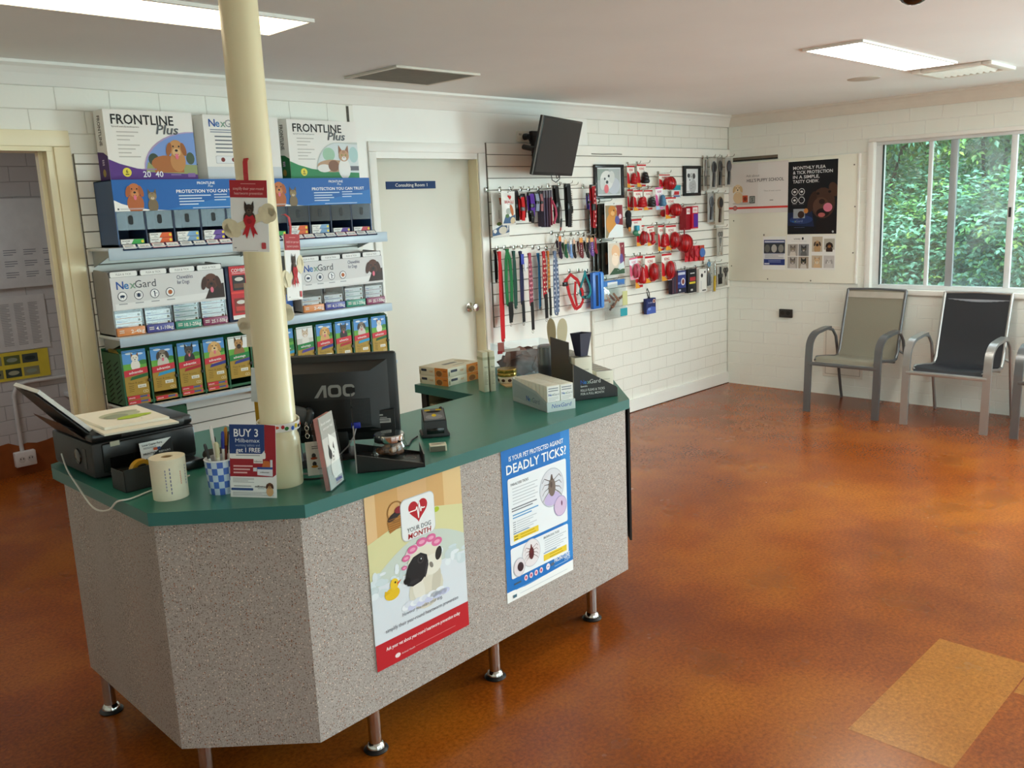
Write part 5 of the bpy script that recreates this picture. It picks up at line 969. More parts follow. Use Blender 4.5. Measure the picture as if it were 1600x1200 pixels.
b = MB(); pr = Pr(b, (0, -.0200, 0)); pr.mb.box(mat('1A1A1A', var=0), .345, -.0205, .085, .425, .0, .15); pr = Pr(b, (0, -.0210, 0)); pr.rect(.352, .108, .412, .122, 'B8B6B0'); pr.lines(.358, .111, .408, .119, 2, '3A3A3A', 2); pr.rect(.372, .132, .388, .137, 'A8A6A0'); pr.rect(.378, .124, .40, .127, '9A9894'); pr.rect(.356, .098, .362, .104, 'A8A6A0'); b.build('rating_label', t)['label'] = 'small white rating sticker'
b = MB(); b.box(mat('2430A0', rough=.35), .285, -.038, .098, .315, -.01, .118, .003); b.tube(mat('B4B4B8', rough=.4), [(.30, -.03, .10), (.29, -.035, .07), (.27, -.03, .04), (.24, -.02, .01)], .0025, 6); b.build('cable_plug', t)['label'] = 'blue display plug'
b = MB(); b.box(BM, .175, -.012, .0, .27, .03, .11, .006); b.build('stand_neck', t)
b = MB(); b.T = Matrix.Translation((W_/2, .02, 0)) @ Matrix.Diagonal((1.25, .9, 1, 1)); b.lathe(BM, [(0, 0), (.095, 0), (.095, .004), (.085, .009), (0, .012)], 32, False); b.build('stand_base', t)
b = MB(); b.box(mat('D6DADC', rough=.6), 0, 0, 0, .075, .001, .112); tag(b.build('paper_note', None, (-5.792, -1.752, 1.098), (.0, .10, -.9)), 'blank white note stuck to the left edge of the monitor', 'paper')
t = thing('barcode_scanner', 'dark grey barcode scanner head behind the spotted collar', 'scanner', (-5.735, -1.93, ZC), -.5)
b = MB(); b.T = Matrix.Translation((0, 0, .165)) @ Matrix.Rotation(.35, 4, 'Y'); b.box(mat('4A4C4C', rough=.5), -.045, -.028, -.022, .03, .028, .026, .014, 3); b.box(mat('2A2C2C', rough=.4), .02, -.031, -.03, .048, .031, .03, .012, 3); b.build('head', t)
b = MB(); b.box(mat('0A0A0A', rough=.1, var=0), .046, -.02, .142, .0495, .02, .17); b.build('window', t)
b = MB(); b.tube(mat('3A3C3C', rough=.5), [(0, 0, .15), (-.01, 0, .09), (-.005, 0, .01)], .013, 12); b.build('handle', t)
b = MB(); b.lathe(mat('2E3030', rough=.5), [(0, 0), (.045, 0), (.045, .008), (.02, .014), (0, .016)], 24, False); b.build('base', t)
t = thing('tape_dispenser', 'yellow plastic tape gun hanging behind the left edge of the monitor', 'tape dispenser', (-5.665, -1.56, ZC), -.6)
b = MB(); YL = mat('D29A1C', rough=.35); b.bar(YL, [(.0, 0, .0), (.0, 0, .15), (.03, 0, .165), (.06, 0, .14), (.075, 0, .09), (.07, 0, .04), (.05, 0, .004)], .018, .03, (0, 1, 0)); b.build('body', t)
b = MB(); b.T = Matrix.Translation((.035, 0, .085)) @ Matrix.Rotation(PI/2, 4, 'X'); b.lathe(mat('B88A2E', rough=.4), [(.016, -.012), (.028, -.012), (.028, .012), (.016, .012), (.016, -.012)], 24, False); b.build('tape_reel', t)
b = MB(); b.box(mat('242322', rough=.85, bump=.6, scale=50), -.09, -.05, 0, .10, .05, .035, .016, 3); b.box(mat('242322', rough=.85, bump=.6, scale=50), -.02, -.045, .015, .085, .04, .095, .03, 3); tag(b.build('fabric_pouch', None, (-5.83, -1.66, ZC), -.35), 'crumpled black fabric pouch between the printer and the pen cup', 'pouch')
for nm, pts, lab in (('black_cable', [(-5.84, -2.06, ZC+.004), (-5.79, -2.11, ZC+.004), (-5.74, -2.12, ZC+.004), (-5.70, -2.08, ZC+.004), (-5.66, -2.0, ZC+.004), (-5.62, -1.95, ZC+.004)], 'black cable lying on the counter right of the post'), ('grey_cable', [(-5.82, -2.02, ZC+.009), (-5.76, -2.06, ZC+.004), (-5.70, -2.05, ZC+.004), (-5.66, -2.02, ZC+.004), (-5.63, -1.9, ZC+.004)], 'grey cable curling on the counter behind the brochure holder')):
    b = MB(); b.tube(plastic('1A1A1A' if 'black' in nm else '8A8A86'), cm(pts), .003, 6); tag(b.build(nm), lab, 'cable')
# black wedge display with a treat jar
t = thing('counter_display', 'open black wedge shaped cardboard display with a tall back panel beside the monitor', 'display stand', (-5.680, -2.153, ZC), -.60)
BK = mat('161514', rough=.35, var=.03); EDG = mat('8A8680', rough=.7, var=0); L_, D_ = .208, .150
b = MB()
for y in (0, D_-.003):
    vs = [(0, y, 0), (L_, y, 0), (L_, y, .012), (0, y, .058), (0, y+.003, 0), (L_, y+.003, 0), (L_, y+.003, .012), (0, y+.003, .058)]; b.add(vs, [(0, 1, 2, 3), (7, 6, 5, 4), (0, 4, 5, 1), (1, 5, 6, 2), (3, 7, 4, 0)], BK); b.add([vs[2], vs[3], vs[7], vs[6]], [(0, 3, 2, 1)], EDG)
b.box(BK, 0, 0, 0, L_, D_, .003); b.box(BK, L_-.003, 0, 0, L_, D_, .042); b.box(EDG, L_-.003, 0, .042, L_, D_, .0428)
b.add([(.004, .004, .030), (L_-.004, .004, .006), (L_-.004, D_-.004, .006), (.004, D_-.004, .030)], [(0, 1, 2, 3)], BK)
V = Vector((-(L_-.008), 0, .024)).normalized(); pr = Pr(b, (.004, D_-.004, .0306), (0, -1, 0), -V)
pr.rect(.10, .015, .128, .035, 'C8606A', 1)
for k in range(3): pr.lines(.088-.03*k, .04, .104-.03*k, .066, 3, 'B4B2AE')
pr.ring(.055, .165, .022, .004, '9A9890'); b.build('tray', t)
b = MB(); b.box(BK, -.0035, 0, 0, 0, D_, .15); b.box(BK, -.0035, D_*.12, .15, 0, D_*.88, .20); b.box(BK, -.0035, D_*.3, .20, 0, D_*.7, .232); b.box(EDG, -.0038, -.0006, 0, .0003, .0, .15); pr = Pr(b, (.0004, D_, 0), (0, -1, 0)); pr.text('LIVER', .04, .16, .018, 'D8D4CC', 1); pr.lines(.04, .08, .11, .14, 4, '8A8680'); b.build('back_panel', t)
t = thing('treat_jar', 'round glass jar of brown treats with a chrome lid in the black display', 'jar', (-5.548, -2.150, ZC+.018))
b = MB(); b.lathe(clear('F4F6F4', .22), [(0, .0), (.046, .002), (.053, .012), (.054, .042), (.046, .058), (.045, .064)], 32, False); b.build('glass', t)
b = MB(); b.lathe(CHR, [(.0475, .058), (.0485, .060), (.0485, .078), (.046, .081), (0, .082)], 36, False); b.build('lid', t)
b = MB(); rr = random.Random(2)
for k in range(26):
    a = rr.uniform(0, 2*PI); q = rr.uniform(0, .036); b.sphere(mat(rr.choice(['7A4A22', '94602E', '5E3618']), rough=.6, var=.2, scale=80), (q*math.cos(a), q*math.sin(a), rr.uniform(.014, .042)), .014, .010, .009, 8, 6)
o = b.build('treats', t); o['kind'] = 'stuff'
b = MB(); b.box(mat('E8E8E4', rough=.6), 0, 0, 0, .05, .0008, .035); tag(b.build('paper_slip', None, (-5.478, -2.075, ZC+.075), (.3, 0, -.5)), 'small white slip of paper tucked behind the treat jar', 'paper') if False else None
b = MB(); b.sphere(mat('1A1A1A', rough=.35), (0, 0, .016), .03, .05, .016, 20, 10); tag(b.build('computer_mouse', None, (-5.405, -1.965, ZC), -.7), 'black computer mouse at the right edge of the monitor', 'mouse')
# card terminal
t = thing('card_terminal', 'small black and grey card terminal with yellow markings on the open counter', 'card terminal', (-5.283, -1.995, ZC), -.606)
b = MB(); b.box(BLKM, -.008, .0, 0, .093, .09, .014, .005); b.add([(0, 0, .01), (.085, 0, .01), (.085, .085, .01), (0, .085, .01), (.002, .006, .058), (.083, .006, .058), (.083, .075, .088), (.002, .075, .088)], [(0, 1, 5, 4), (1, 2, 6, 5), (2, 3, 7, 6), (3, 0, 4, 7), (4, 5, 6, 7)], BLKP); b.box(BLKG, .012, -.0012, .014, .073, .002, .034, .001); b.build('body', t)
b = MB(); V = Vector((0, .069, .030)); q = V.length; pr = Pr(b, (.002, .006, .058), (1, 0, 0), V); pr.mb.add([pr.p(u, v, l) for l in (0, 10) for u, v in ((.004, .004), (.077, .004), (.077, q-.004), (.004, q-.004))], [(4, 5, 6, 7), (0, 1, 5, 4), (1, 2, 6, 5), (2, 3, 7, 6), (3, 0, 4, 7)], mat('6A6A6C', rough=.4))
pr.ell(.0405, .022, .030, .014, '8A8A8C', 11); pr.ell(.0405, .052, .026, .006, '101010', 11); pr.ell(.0405, .030, .008, .008, 'D8B82A', 12); pr.rect(.01, .058, .03, .066, 'C8A828', 12); pr.rect(.05, .058, .07, .066, 'C8A828', 12); b.build('keypad_face', t)
b = MB(); b.sphere(BLKG, (.072, .07, .09), .007, .007, .005, 12, 8); b.build('button', t)
b = MB(); b.tube(plastic('1C1C1C'), [(-5.283, -1.96, ZC+.004), (-5.33, -1.985, ZC+.003), (-5.38, -2.03, ZC+.003), (-5.42, -2.02, ZC+.003), (-5.45, -1.98, ZC+.003)], .0028, 6); tag(b.build('terminal_cable'), 'black cable running from the card terminal towards the monitor', 'cable')
b = MB(); b.box(ink('E4DFC6'), 0, 0, 0, .055, .042, .020); pr = Pr(b, (0, 0, .0204), (1, 0, 0), (0, 1, 0)); pr.lines(.006, .01, .05, .034, 3, '8A8470', 1, .35); b.box(mat('6A6450', var=0), .0, -.0006, .0, .050, 0, .018); tag(b.build('card_stack', None, (-5.385, -2.150, ZC), -.62), 'little cream stack of cards in front of the card terminal', 'cards')
# biscuit boxes on the return
def biscuit(loc, rot, label):
    t = thing('biscuit_box', label, 'box', loc, rot, 'biscuit boxes on the return'); b = MB(); w, d, h = .232, .178, .0395
    t2 = b; b.box(ink('DCD6BE'), 0, 0, 0, w, d, h, .001)
    for pr, L in ((Pr(b, (0, -.0006, 0)), w), (Pr(b, (-.0006, d, 0), (0, -1, 0)), d)):
        pr.rect(L*.55, 0, L, h, 'D8843A', 1); pr.ell(L*.70, h*.36, L*.12, h*.40, 'C89A5A', 2); pr.ell(L*.70, h*.36, L*.10, h*.33, '8A5A30', 3); pr.rr(L*.08, h*.5, L*.27, h*.78, h*.08, '3A3E4A', 2); pr.text('oat', L*.36, h*.42, h*.32, 'C8903A', 2); pr.rect(L*.84, h*.6, L*.96, h*.72, 'A8562A', 2); pr.rect(L*.02, h*.15, L*.05, h*.6, '8A8A6A', 2)
    pr = Pr(b, (0, 0, h+.0006), (1, 0, 0), (0, 1, 0)); pr.rr(w*.3, d*.45, w*.68, d*.6, d*.04, '7E8078', 1); pr.rect(w*.35, d*.2, w*.7, d*.26, 'A8A490', 1); pr.ell(w*.85, d*.5, w*.1, d*.25, 'C9BFA0', 1)
    b.build('carton', t); return t
b1 = biscuit((-4.605, -1.359, ZC), .109, 'lower of two cream and orange biscuit boxes on the return'); copy_thing(b1, (-4.604, -1.358, ZC+.0405), .115, 'upper of two cream and orange biscuit boxes on the return')
for ch in b1.children: pass
# tall slim cartons
for k, (x, y) in enumerate(((-4.607, -1.594), (-4.578, -1.606))):
    b = MB(); b.box(ink('E0DCC0'), 0, 0, 0, .024, .060, .175, .001); b.box(ink('C4C09E'), -.0004, -.0004, .14, .0244, .0604, .152); pr = Pr(b, (0, -.0006, 0)); pr.text('NG', .006, .105, .008, '6A6A5A', 1); pr.lines(.005, .03, .019, .09, 10, 'B4AE90', 1, .4); tag(b.build('slim_carton', None, (x, y, ZC), -.35), ('left hand tall slim cream carton standing near the return corner', 'right hand tall slim cream carton, touching its twin')[k], 'carton', 'tall slim cartons')
t = thing('paste_jar', 'squat jar with two gold lids and a cow patterned label', 'jar', (-4.405, -1.535, ZC+.006)); b = MB(); b.lathe(mat('E6DCC4', rough=.3), [(0, 0), (.040, 0), (.042, .004), (.042, .028), (.039, .032)], 28, False)
for i in range(9): a = 2*PI*i/9; pr = Pr(b, (.0424*math.cos(a), .0424*math.sin(a), .014), (-math.sin(a), math.cos(a), 0)); pr.ell(0, 0, .009, .007, '4A2E22', 1)
b.build('jar', t); b = MB(); GO = mat('B99A4A', rough=.25, metal=.8, var=.03)
b.lathe(GO, [(.043, .030), (.044, .033), (.044, .044), (.043, .046)], 28); b.lathe(GO, [(.043, .047), (.044, .049), (.044, .060), (.041, .063)], 28); b.build('lid', t)
b = MB(); b.box(mat('C9A878', rough=.7), 0, 0, 0, .11, .09, .005); tag(b.build('kraft_envelope', None, (-4.48, -1.60, ZC), -.5), 'tan envelope lying under the squat gold lidded jar', 'envelope')
# acrylic bin of dried ears
t = thing('acrylic_bin', 'clear acrylic bin with taped edges holding brown dried ears', 'bin', (-4.345, -1.50, ZC), -.30); b = MB(); w, d, h = .27, .2, .15
for a in ((0, 0, 0, w, .003, h*.9), (0, d-.003, 0, w, d, h), (0, 0, 0, .003, d, h), (w-.003, 0, 0, w, d, h), (0, 0, 0, w, d, .003)): b.box(CLR, *a)
b.build('walls', t); b = MB(); b.box(mat('D8D4CA', rough=.4, alpha=.8), w*.73, -.002, 0, w*.76, .001, h*.92); b.box(mat('E6E2D6', rough=.4), w-.004, -.002, 0, w+.003, .004, h); b.box(mat('C9BDB4', rough=.4, alpha=.7), -.03, -.004, h*.9, .05, .006, h*.98); b.box(mat('C9BDB4', rough=.4, alpha=.7), .12, -.004, h*.9, .20, .006, h*.97); b.build('tape_strips', t); b = MB(); b.box(mat('A85A50', rough=.5), -.06, -.002, h*.9, -.03, .003, h*1.2); b.box(mat('A02020', rough=.5), -.062, -.003, h*.86, -.04, .004, h*.95); b.build('lid_hinge', t)
rr = random.Random(6)
for k in range(9):
    b = MB(); c0 = mat(rr.choice(['5A2E1A', '6E3A22', '4A2416']), rough=.5, var=.25, scale=30, bump=.4); n = 18
    ring = [(.055*rr.uniform(.75, 1.2)*math.cos(2*PI*i/n)*1.25, .045*rr.uniform(.75, 1.2)*math.sin(2*PI*i/n)) for i in range(n)]
    vs = [(0, 0, .004)]+[(x, .010*math.sin(x*60+k), z) for x, z in ring]+[(0, .008, .004)]+[(x, .010*math.sin(x*60+k)+.006, z) for x, z in ring]
    b.add(vs, [(0, 1+(i+1) % n, 1+i) for i in range(n)]+[(n+1, n+2+i, n+2+(i+1) % n) for i in range(n)]+[(1+i, 1+(i+1) % n, n+2+(i+1) % n, n+2+i) for i in range(n)], c0, True)
    f = Vector((-4.345, -1.50, ZC)) + Matrix.Rotation(-.30, 3, 'Z') @ Vector((.075+.055*(k % 3), .03+.05*(k//3), .055+.03*(k % 2)))
    tag(b.build('dried_ear', None, tuple(f), (rr.uniform(-.2, .2), rr.uniform(-.3, .3), -.3+rr.uniform(-.3, .3))), 'brown dried animal ear inside the clear acrylic bin', 'dog treat', 'dried ears in the acrylic bin')
# tray of small white cartons
t = thing('carton_tray', 'grey blue cardboard tray printed in blue, full of small white cartons', 'display tray', (-4.741, -2.083, ZC), -.30); w, d = .128, .275; b = MB(); TG = ink('A9B4B4')
b.box(TG, 0, 0, 0, w, d, .003); b.box(TG, 0, 0, 0, w, .002, .038); 
b.add([(0, 0, 0), (0, d, 0), (0, d, .095), (0, d*.3, .07), (0, 0, .038), (.002, 0, 0), (.002, d, 0), (.002, d, .095), (.002, d*.3, .07), (.002, 0, .038)], [(4, 3, 2, 1, 0), (5, 6, 7, 8, 9), (0, 5, 9, 4), (4, 9, 8, 3), (3, 8, 7, 2)], TG); b.add([(w-.002, 0, 0), (w-.002, d, 0), (w-.002, d, .07), (w-.002, 0, .038), (w, 0, 0), (w, d, 0), (w, d, .07), (w, 0, .038)], [(3, 2, 1, 0), (4, 5, 6, 7), (0, 4, 7, 3), (3, 7, 6, 2)], TG)
pr = Pr(b, (0, -.0004, 0)); pr.rect(0, 0, w, .038, 'C9D2D0', 1); pr.text('NexGard', w*.16, .014, .016, '3A5AA8', 2, w=w*.68, skew=.2); ps = Pr(b, (-.0004, d, 0), (0, -1, 0)); ps.poly([(d*.2, .02), (d, 0), (d, .03), (d*.7, .06), (0, .08), (0, .02)], '9AA8AA', 1); nexgard(ps, d*.42, .022, .020, 2, '5A6A78')
b.build('tray', t)
MX = Matrix.Translation((-4.741, -2.083, ZC+.0035)) @ Matrix.Rotation(-.30, 4, 'Z'); ordn = ['front', 'second', 'third', 'fourth', 'fifth', 'sixth', 'seventh', 'eighth', 'ninth']
for j in range(9):
    for i in range(2):
        b = MB(); cw, cd, chh = .058, .026, .098; b.box(ink('E6E4D4'), 0, 0, 0, cw, cd, chh, .0008); pr = Pr(b, (0, -.0005, 0)); pr.rect(.001, .001, cw-.001, chh*.97, 'EFEEEA', 1); pr.lines(.006, .07, .05, .088, 2, '8A8E96', 2, .4); nexgard(pr, .006, .058, .009, 2, '8A8E96'); pr.lines(.006, .036, .05, .052, 3, 'C9C9C6', 2, .4); pr.dog(cw*.68, .024, .022, ['5E3A26', 'B5653A'][i], ['3E2418', '8A4526'][i], 'flop', False, ['E8E2DA', 'D89A6A'][i], None, 3, True); pr.rect(.006, .01, .018, .022, ['B8B8BC', '7AB08A'][i], 3)
        p = MX @ Vector((.005+.060*i, .005+.0295*j, 0)); tag(b.build('small_carton', None, tuple(p), -.30), f'small white carton, {ordn[j]} from the front in the {("left", "right")[i]} row of the grey blue tray', 'carton', 'small white cartons in the tray')
# black wedge display on the right end
BX, BY, BA = -4.525, -2.038, -.446; t = thing('counter_display', 'black wedge shaped display printed with white lettering on the right end of the counter', 'display stand', (BX, BY, ZC), BA); L_, D_, HB = .192, .235, .15; b = MB()
for y in (0, D_-.003): vs = [(0, y, 0), (L_, y, 0), (L_, y, .035), (L_*.97, y, .042), (0, y, HB), (0, y+.003, 0), (L_, y+.003, 0), (L_, y+.003, .035), (L_*.97, y+.003, .042), (0, y+.003, HB)]; b.add(vs, [(0, 1, 2, 3, 4), (9, 8, 7, 6, 5), (0, 5, 6, 1), (1, 6, 7, 2), (2, 7, 8, 3), (3, 8, 9, 4), (4, 9, 5, 0)], BK)
b.box(BK, 0, 0, 0, L_, D_, .003); b.box(BK, L_-.003, 0, 0, L_, D_, .036); b.box(BK, .09, .003, .003, .093, D_-.003, .05); pr = Pr(b, (0, -.0004, 0)); nexgard(pr, L_*.14, .066, .017, 1, 'C9C9C6'); pr.text('Spectra', L_*.14, .054, .007, 'D0D0CC', 1, bold=True); pr.text('KILLS FLEAS & TICKS', L_*.14, .036, .0095, 'C4C2BE', 1, w=L_*.56, bold=True); pr.text('FOR A FULL MONTH', L_*.14, .021, .0095, 'C4C2BE', 1, w=L_*.54, bold=True); b.build('tray', t)
b = MB(); BRN = mat('241612', rough=.35, var=.1); b.box(BRN, -.003, 0, 0, 0, D_, HB); b.box(BRN, -.003, D_*.18, HB, 0, D_, .235); b.box(mat('B4AA98', rough=.6), -.0035, 0, 0, -.003, .003, HB); b.build('back_panel', t)
MX = Matrix.Translation((BX, BY, ZC+.004)) @ Matrix.Rotation(BA, 4, 'Z')
for j in range(2):
    for i in range(5):
        b = MB(); hh = .158 if j == 0 else .105; b.box(ink('E4E0CE'), 0, 0, 0, .075, .038, hh, .0008); b.box(ink('9A9890'), .001, .001, hh, .074, .037, hh+.0006); pr = Pr(b, (.0754, 0, 0), (0, 1, 0)); pr.lines(.008, .02, .03, hh*.8, 8, 'C4BFA8', 1, .4); pr = Pr(b, (0, -.0005, 0)); pr.lines(.01, hh*.3, .06, hh*.7, 4, 'C9C4B0', 1, .4)
        p = MX @ Vector((.008+.098*j-.004*(j), .006+.0445*i, .012 if j == 0 else 0)); tag(b.build('small_carton', None, tuple(p), BA), f'cream carton, {ordn[i]} from the front in the {("taller back", "lower front")[j]} row of the black wedge display', 'carton', 'cream cartons in the black display')
t = thing('paper_cup', 'dark navy tapered square cup standing on the cream cartons', 'cup', tuple(MX @ Vector((.052, .040, .1725))), BA+.3); b = MB(); a, c = .018, .031
vs = [(-a, -a, 0), (a, -a, 0), (a, a, 0), (-a, a, 0), (-c, -c, .095), (c, -c, .095), (c, c, .092), (-c, c, .092)]; b.add(vs, [(3, 2, 1, 0), (0, 1, 5, 4), (1, 2, 6, 5), (2, 3, 7, 6), (3, 0, 4, 7)], mat('23253C', rough=.5)); a2, c2 = a*.96, c*.97; vs = [(-a2, -a2, .002), (a2, -a2, .002), (a2, a2, .002), (-a2, a2, .002), (-c2, -c2, .0949), (c2, -c2, .0949), (c2, c2, .0919), (-c2, c2, .0919)]; b.add(vs, [(0, 1, 2, 3), (4, 5, 1, 0), (5, 6, 2, 1), (6, 7, 3, 2), (7, 4, 0, 3)], mat('15172A', rough=.5)); b.build('cup_body', t)
# grey canister, beige ear shapes
t = thing('metal_canister', 'shiny grey canister behind the dark back panel of the black display', 'canister', (-4.315, -1.70, ZC)); b = MB(); b.lathe(mat('8A8E94', rough=.25, metal=.7, var=.08), [(0, 0), (.040, 0), (.041, .17), (.036, .176), (0, .178)], 32, False); b.lathe(mat('3A3A40', rough=.4), [(.0412, .04), (.0414, .09)], 32, False); b.build('can', t)
for k, (x, y, r1, r2, lab) in enumerate(((-4.345, -1.765, .30, -.15, 'left hand beige paddle shaped card standing behind the black display'), (-4.33, -1.80, -.10, -.55, 'right hand beige paddle shaped card leaning beside the dark cup'))):
    b = MB(); n = 26; P = [(.024*math.cos(2*PI*i/n)*(1.0+.25*math.sin(2*PI*i/n)), .068*math.sin(2*PI*i/n)+.068) for i in range(n)]; b.add([(x_, -.001, z) for x_, z in P]+[(x_, .001, z) for x_, z in P], [tuple(range(n)), tuple(range(n, 2*n))[::-1]]+[(i, n+i, n+(i+1) % n, (i+1) % n) for i in range(n)], mat('C9BC9A', rough=.6, var=.05)); tag(b.build('paddle_card', None, (x, y, ZC+.165), (-.15, [-.18, .16][k], [-1.5, -.4][k])), lab, 'card', 'beige paddle cards')
# =================================================================== hanging goods on the right slatwall
def hook(x, z, L=.12):
    b = MB(); b.box(CHR, x-.012, -.026, z-.012, x+.012, -.020, z+.018, .002); b.tube(CHR, [(x, -.024, z), (x, -.02-L*.85, z), (x, -.02-L*.97, z+.006), (x, -.02-L, z+.02)], .0025, 6)
    o = b.build('hook', SWR, (2.997, 0, -.885)); return o
def ribbon(b, m, pts, wd, up=(0, 1, 0)): b.bar(m, pts, wd, .0025, up)
def dots(b, x0, x1, z0, z1, y, cols, k, s):
    rr = random.Random(k); pr = Pr(b, (0, y, 0))
    for i in range(int((z1-z0)/.016)): pr.ell((x0+x1)/2+rr.uniform(-.3, .3)*(x1-x0), z0+.016*i+.008, s, s*1.2, cols[i % len(cols)], 1, 8)
def lead(name, label, x, y, z, w, h, col, end=None, eh=.2, pat=None, grp='leads hanging in a row', loop=True):
    t = thing(name, label, 'lead', (x, y, z), 0, grp); m = cloth(col); b = MB(); sw = min(w*.46, .028); zt = h
    # a folded strap: down, round the bottom, up again
    xa, xb = sw*.55, w-sw*.55; zb = eh*h if end else .012
    P = [(w*.5, .01, zt), (xa*.6+w*.2, 0, zt*.85+zb*.15), (xa, -.004, zb+.02), (w*.5, -.006, zb), (xb, .004, zb+.02), (w*.8-xa*.2, .008, zt*.85+zb*.15), (w*.5, .012, zt)]
    Q = []
    for i in range(len(P)-1):
        for k in range(4): f = k/4; Q.append(tuple(P[i][j]*(1-f)+P[i+1][j]*f for j in range(3)))
    Q.append(P[-1])
    b.sweep(m, Q, [(-sw/2, -.0015), (sw/2, -.0015), (sw/2, .0015), (-sw/2, .0015)], False, False, (0, 1, 0)) if loop == 'side' else b.bar(m, Q, sw, .003, (0, 1, 0)) if False else None
    for q, yy in ((xa, -.004), (xb, .008)): ribbon(b, m, [(w*.5, yy, zt), (q*.7+w*.15, yy-.006, zt*.8+zb*.2), (q, yy-.006, zt*.4+zb*.6), (q*.8+w*.1, yy-.004, zb)], sw)
    if pat: dots(b, xa-sw*.3, xa+sw*.3, zb+.02, zt-.04, -.0125, pat, 3, sw*.22); dots(b, xb-sw*.3, xb+sw*.3, zb+.02, zt-.04, .0004, pat, 5, sw*.22)
    b.tube(m, [(xa*.8+w*.1, -.004, zb), (w*.3, -.004, zb-.012), (w*.5, 0, zb-.017), (w*.7, .004, zb-.012), (xb*.8+w*.1, .006, zb)], sw*.22, 6)
    b.build('strap', t)
    if end: b = MB(); e = cloth(end); ribbon(b, e, [(w*.45, -.01, zb+.01), (w*.45, -.012, zb*.5), (w*.5, -.01, .012)], sw*1.1); ribbon(b, e, [(w*.7, .0, zb+.01), (w*.72, -.002, zb*.5), (w*.6, -.002, .02)], sw*.9); b.build('handle_end', t)
    b = MB(); b.T = Matrix.Translation((w*.5, -.006, -.002)) @ Matrix.Rotation(PI/2, 4, 'X'); b.sweep(CHR, [(.008*math.cos(2*PI*i/14), .010*math.sin(2*PI*i/14), 0) for i in range(14)], [(.0016*math.cos(q*PI/3), .0016*math.sin(q*PI/3)) for q in range(6)], True); b.build('clip', t)
    return t
lead('dog_lead', 'bright red lead with the longest loop, leftmost in the row of leads', -3.021, -.085, .800, .058, .60, 'C4161E'); lead('dog_lead', 'short black lead hung at the far left of the row of leads', -3.018, -.05, 1.20, .044, .21, '1C1A1C', grp='leads hanging in a row')
lead('dog_lead', 'wide bright green lead with a black end', -2.979, -.10, .905, .095, .51, '17703C', '161616', .28); lead('dog_lead', 'dark bottle green lead beside the bright green one', -2.876, -.08, 1.01, .05, .385, '1E4A40')
lead('dog_lead', 'navy lead with a royal blue top', -2.812, -.08, .892, .052, .497, '1C2148', '14141A', .3); lead('dog_lead', 'pink and grey patterned lead with a long black end', -2.735, -.09, .829, .055, .542, 'A8485C', '121214', .36, ['5A3A4A', 'E0B0B8'])
lead('dog_lead', 'plain sky blue lead half hidden behind the patterned ones', -2.607, -.06, .975, .04, .388, '2E7EB4'); lead('dog_lead', 'red flower patterned lead with a black end', -2.605, -.10, .895, .062, .48, 'B01E2A', '161414', .36, ['D8C8B0', '8A1420'])
lead('dog_lead', 'orange and green patterned lead with a black end', -2.552, -.10, .908, .042, .466, 'B86A30', '161414', .42, ['5A7A34', 'D8B050']); lead('dog_lead', 'grey blue patterned loop lead at the right end of the row of leads', -2.498, -.10, .923, .08, .446, '6A7A98', None, .2, ['C8CCD8', '3E4A68'])
b = MB(); b.box(mat('2436A8', rough=.5), 0, -.004, 0, .03, .004, .07, .003); b.sphere(mat('E4E8EE', rough=.4), (.036, -.004, -.02), .012, .006, .03); tag(b.build('lead_tag', None, (-2.81, -.105, 1.30)), 'royal blue and white tag over the navy lead', 'tag')
def strap(name, label, x, y, z, w, h, col, cat='collar', pat=None, buckle=None, grp='collars and straps on the top row'):
    t = thing(name, label, cat, (x, y, z), 0, grp); b = MB(); m = cloth(col)
    ribbon(b, m, [(w*.4, .012, h), (w*.35, .008, h*.6), (w*.4, .004, .006)], w*.62); ribbon(b, m, [(w*.55, -.006, h), (w*.62, -.012, h*.55), (w*.5, -.010, .0)], w*.66)
    if pat: dots(b, w*.3, w*.85, .01, h-.01, -.0145, pat, 2, w*.12)
    b.build('strap', t); b = MB(); b.box(plastic(buckle or '151515'), w*.22, -.016, h*.42, w*.84, .004, h*.58, .003); b.box(plastic('1E1E1E'), w*.1, -.006, h-.012, w*.9, .014, h+.012, .003); b.build('buckle', t); return t
strap('dog_collar', 'black collar hung just right of the white treat bags', -2.823, -.07, 1.592, .05, .19, '19171B'); strap('dog_collar', 'bright red quilted collar beside the treat bags', -2.795, -.10, 1.591, .045, .156, 'CC1E22', buckle='6A6A70'); strap('dog_collar', 'dark red collar behind the bright red one', -2.735, -.06, 1.61, .038, .149, '4A1018')
strap('dog_collar', 'purple nylon collar on the top row', -2.713, -.1, 1.609, .062, .158, '5A2E9A'); strap('dog_collar', 'short black collar loop dangling below the purple one', -2.728, -.12, 1.575, .045, .07, '17171A'); strap('dog_collar', 'blue grey collar right of the purple one', -2.655, -.1, 1.65, .05, .116, '8A96AC'); strap('dog_collar', 'dusty pink collar on the top row', -2.603, -.1, 1.648, .036, .117, '9A6468')
for k, (x, w, z, h, c, lab) in enumerate(((-2.566, .022, 1.543, .244, '453E52', 'leftmost of three long dark plum card straps'), (-2.537, .02, 1.538, .248, '4C4056', 'middle one of three long dark plum card straps'), (-2.511, .02, 1.537, .249, '5A3A48', 'rightmost of three long dark plum card straps'), (-2.489, .018, 1.549, .24, '8E1E3A', 'crimson long strap beside the dark plum ones'))):
    t = thing('collar_card', lab, 'collar', (x, -.08, z), 0, 'carded straps on the top row'); b = MB(); b.box(cloth(c), 0, -.03, 0, w*.7, .03, h*.82, .003); b.build('strap', t); b = MB(); b.box(ink('6A6470'), 0, -.032, h*.8, w*.7, .032, h, .001); b.build('header_card', t)
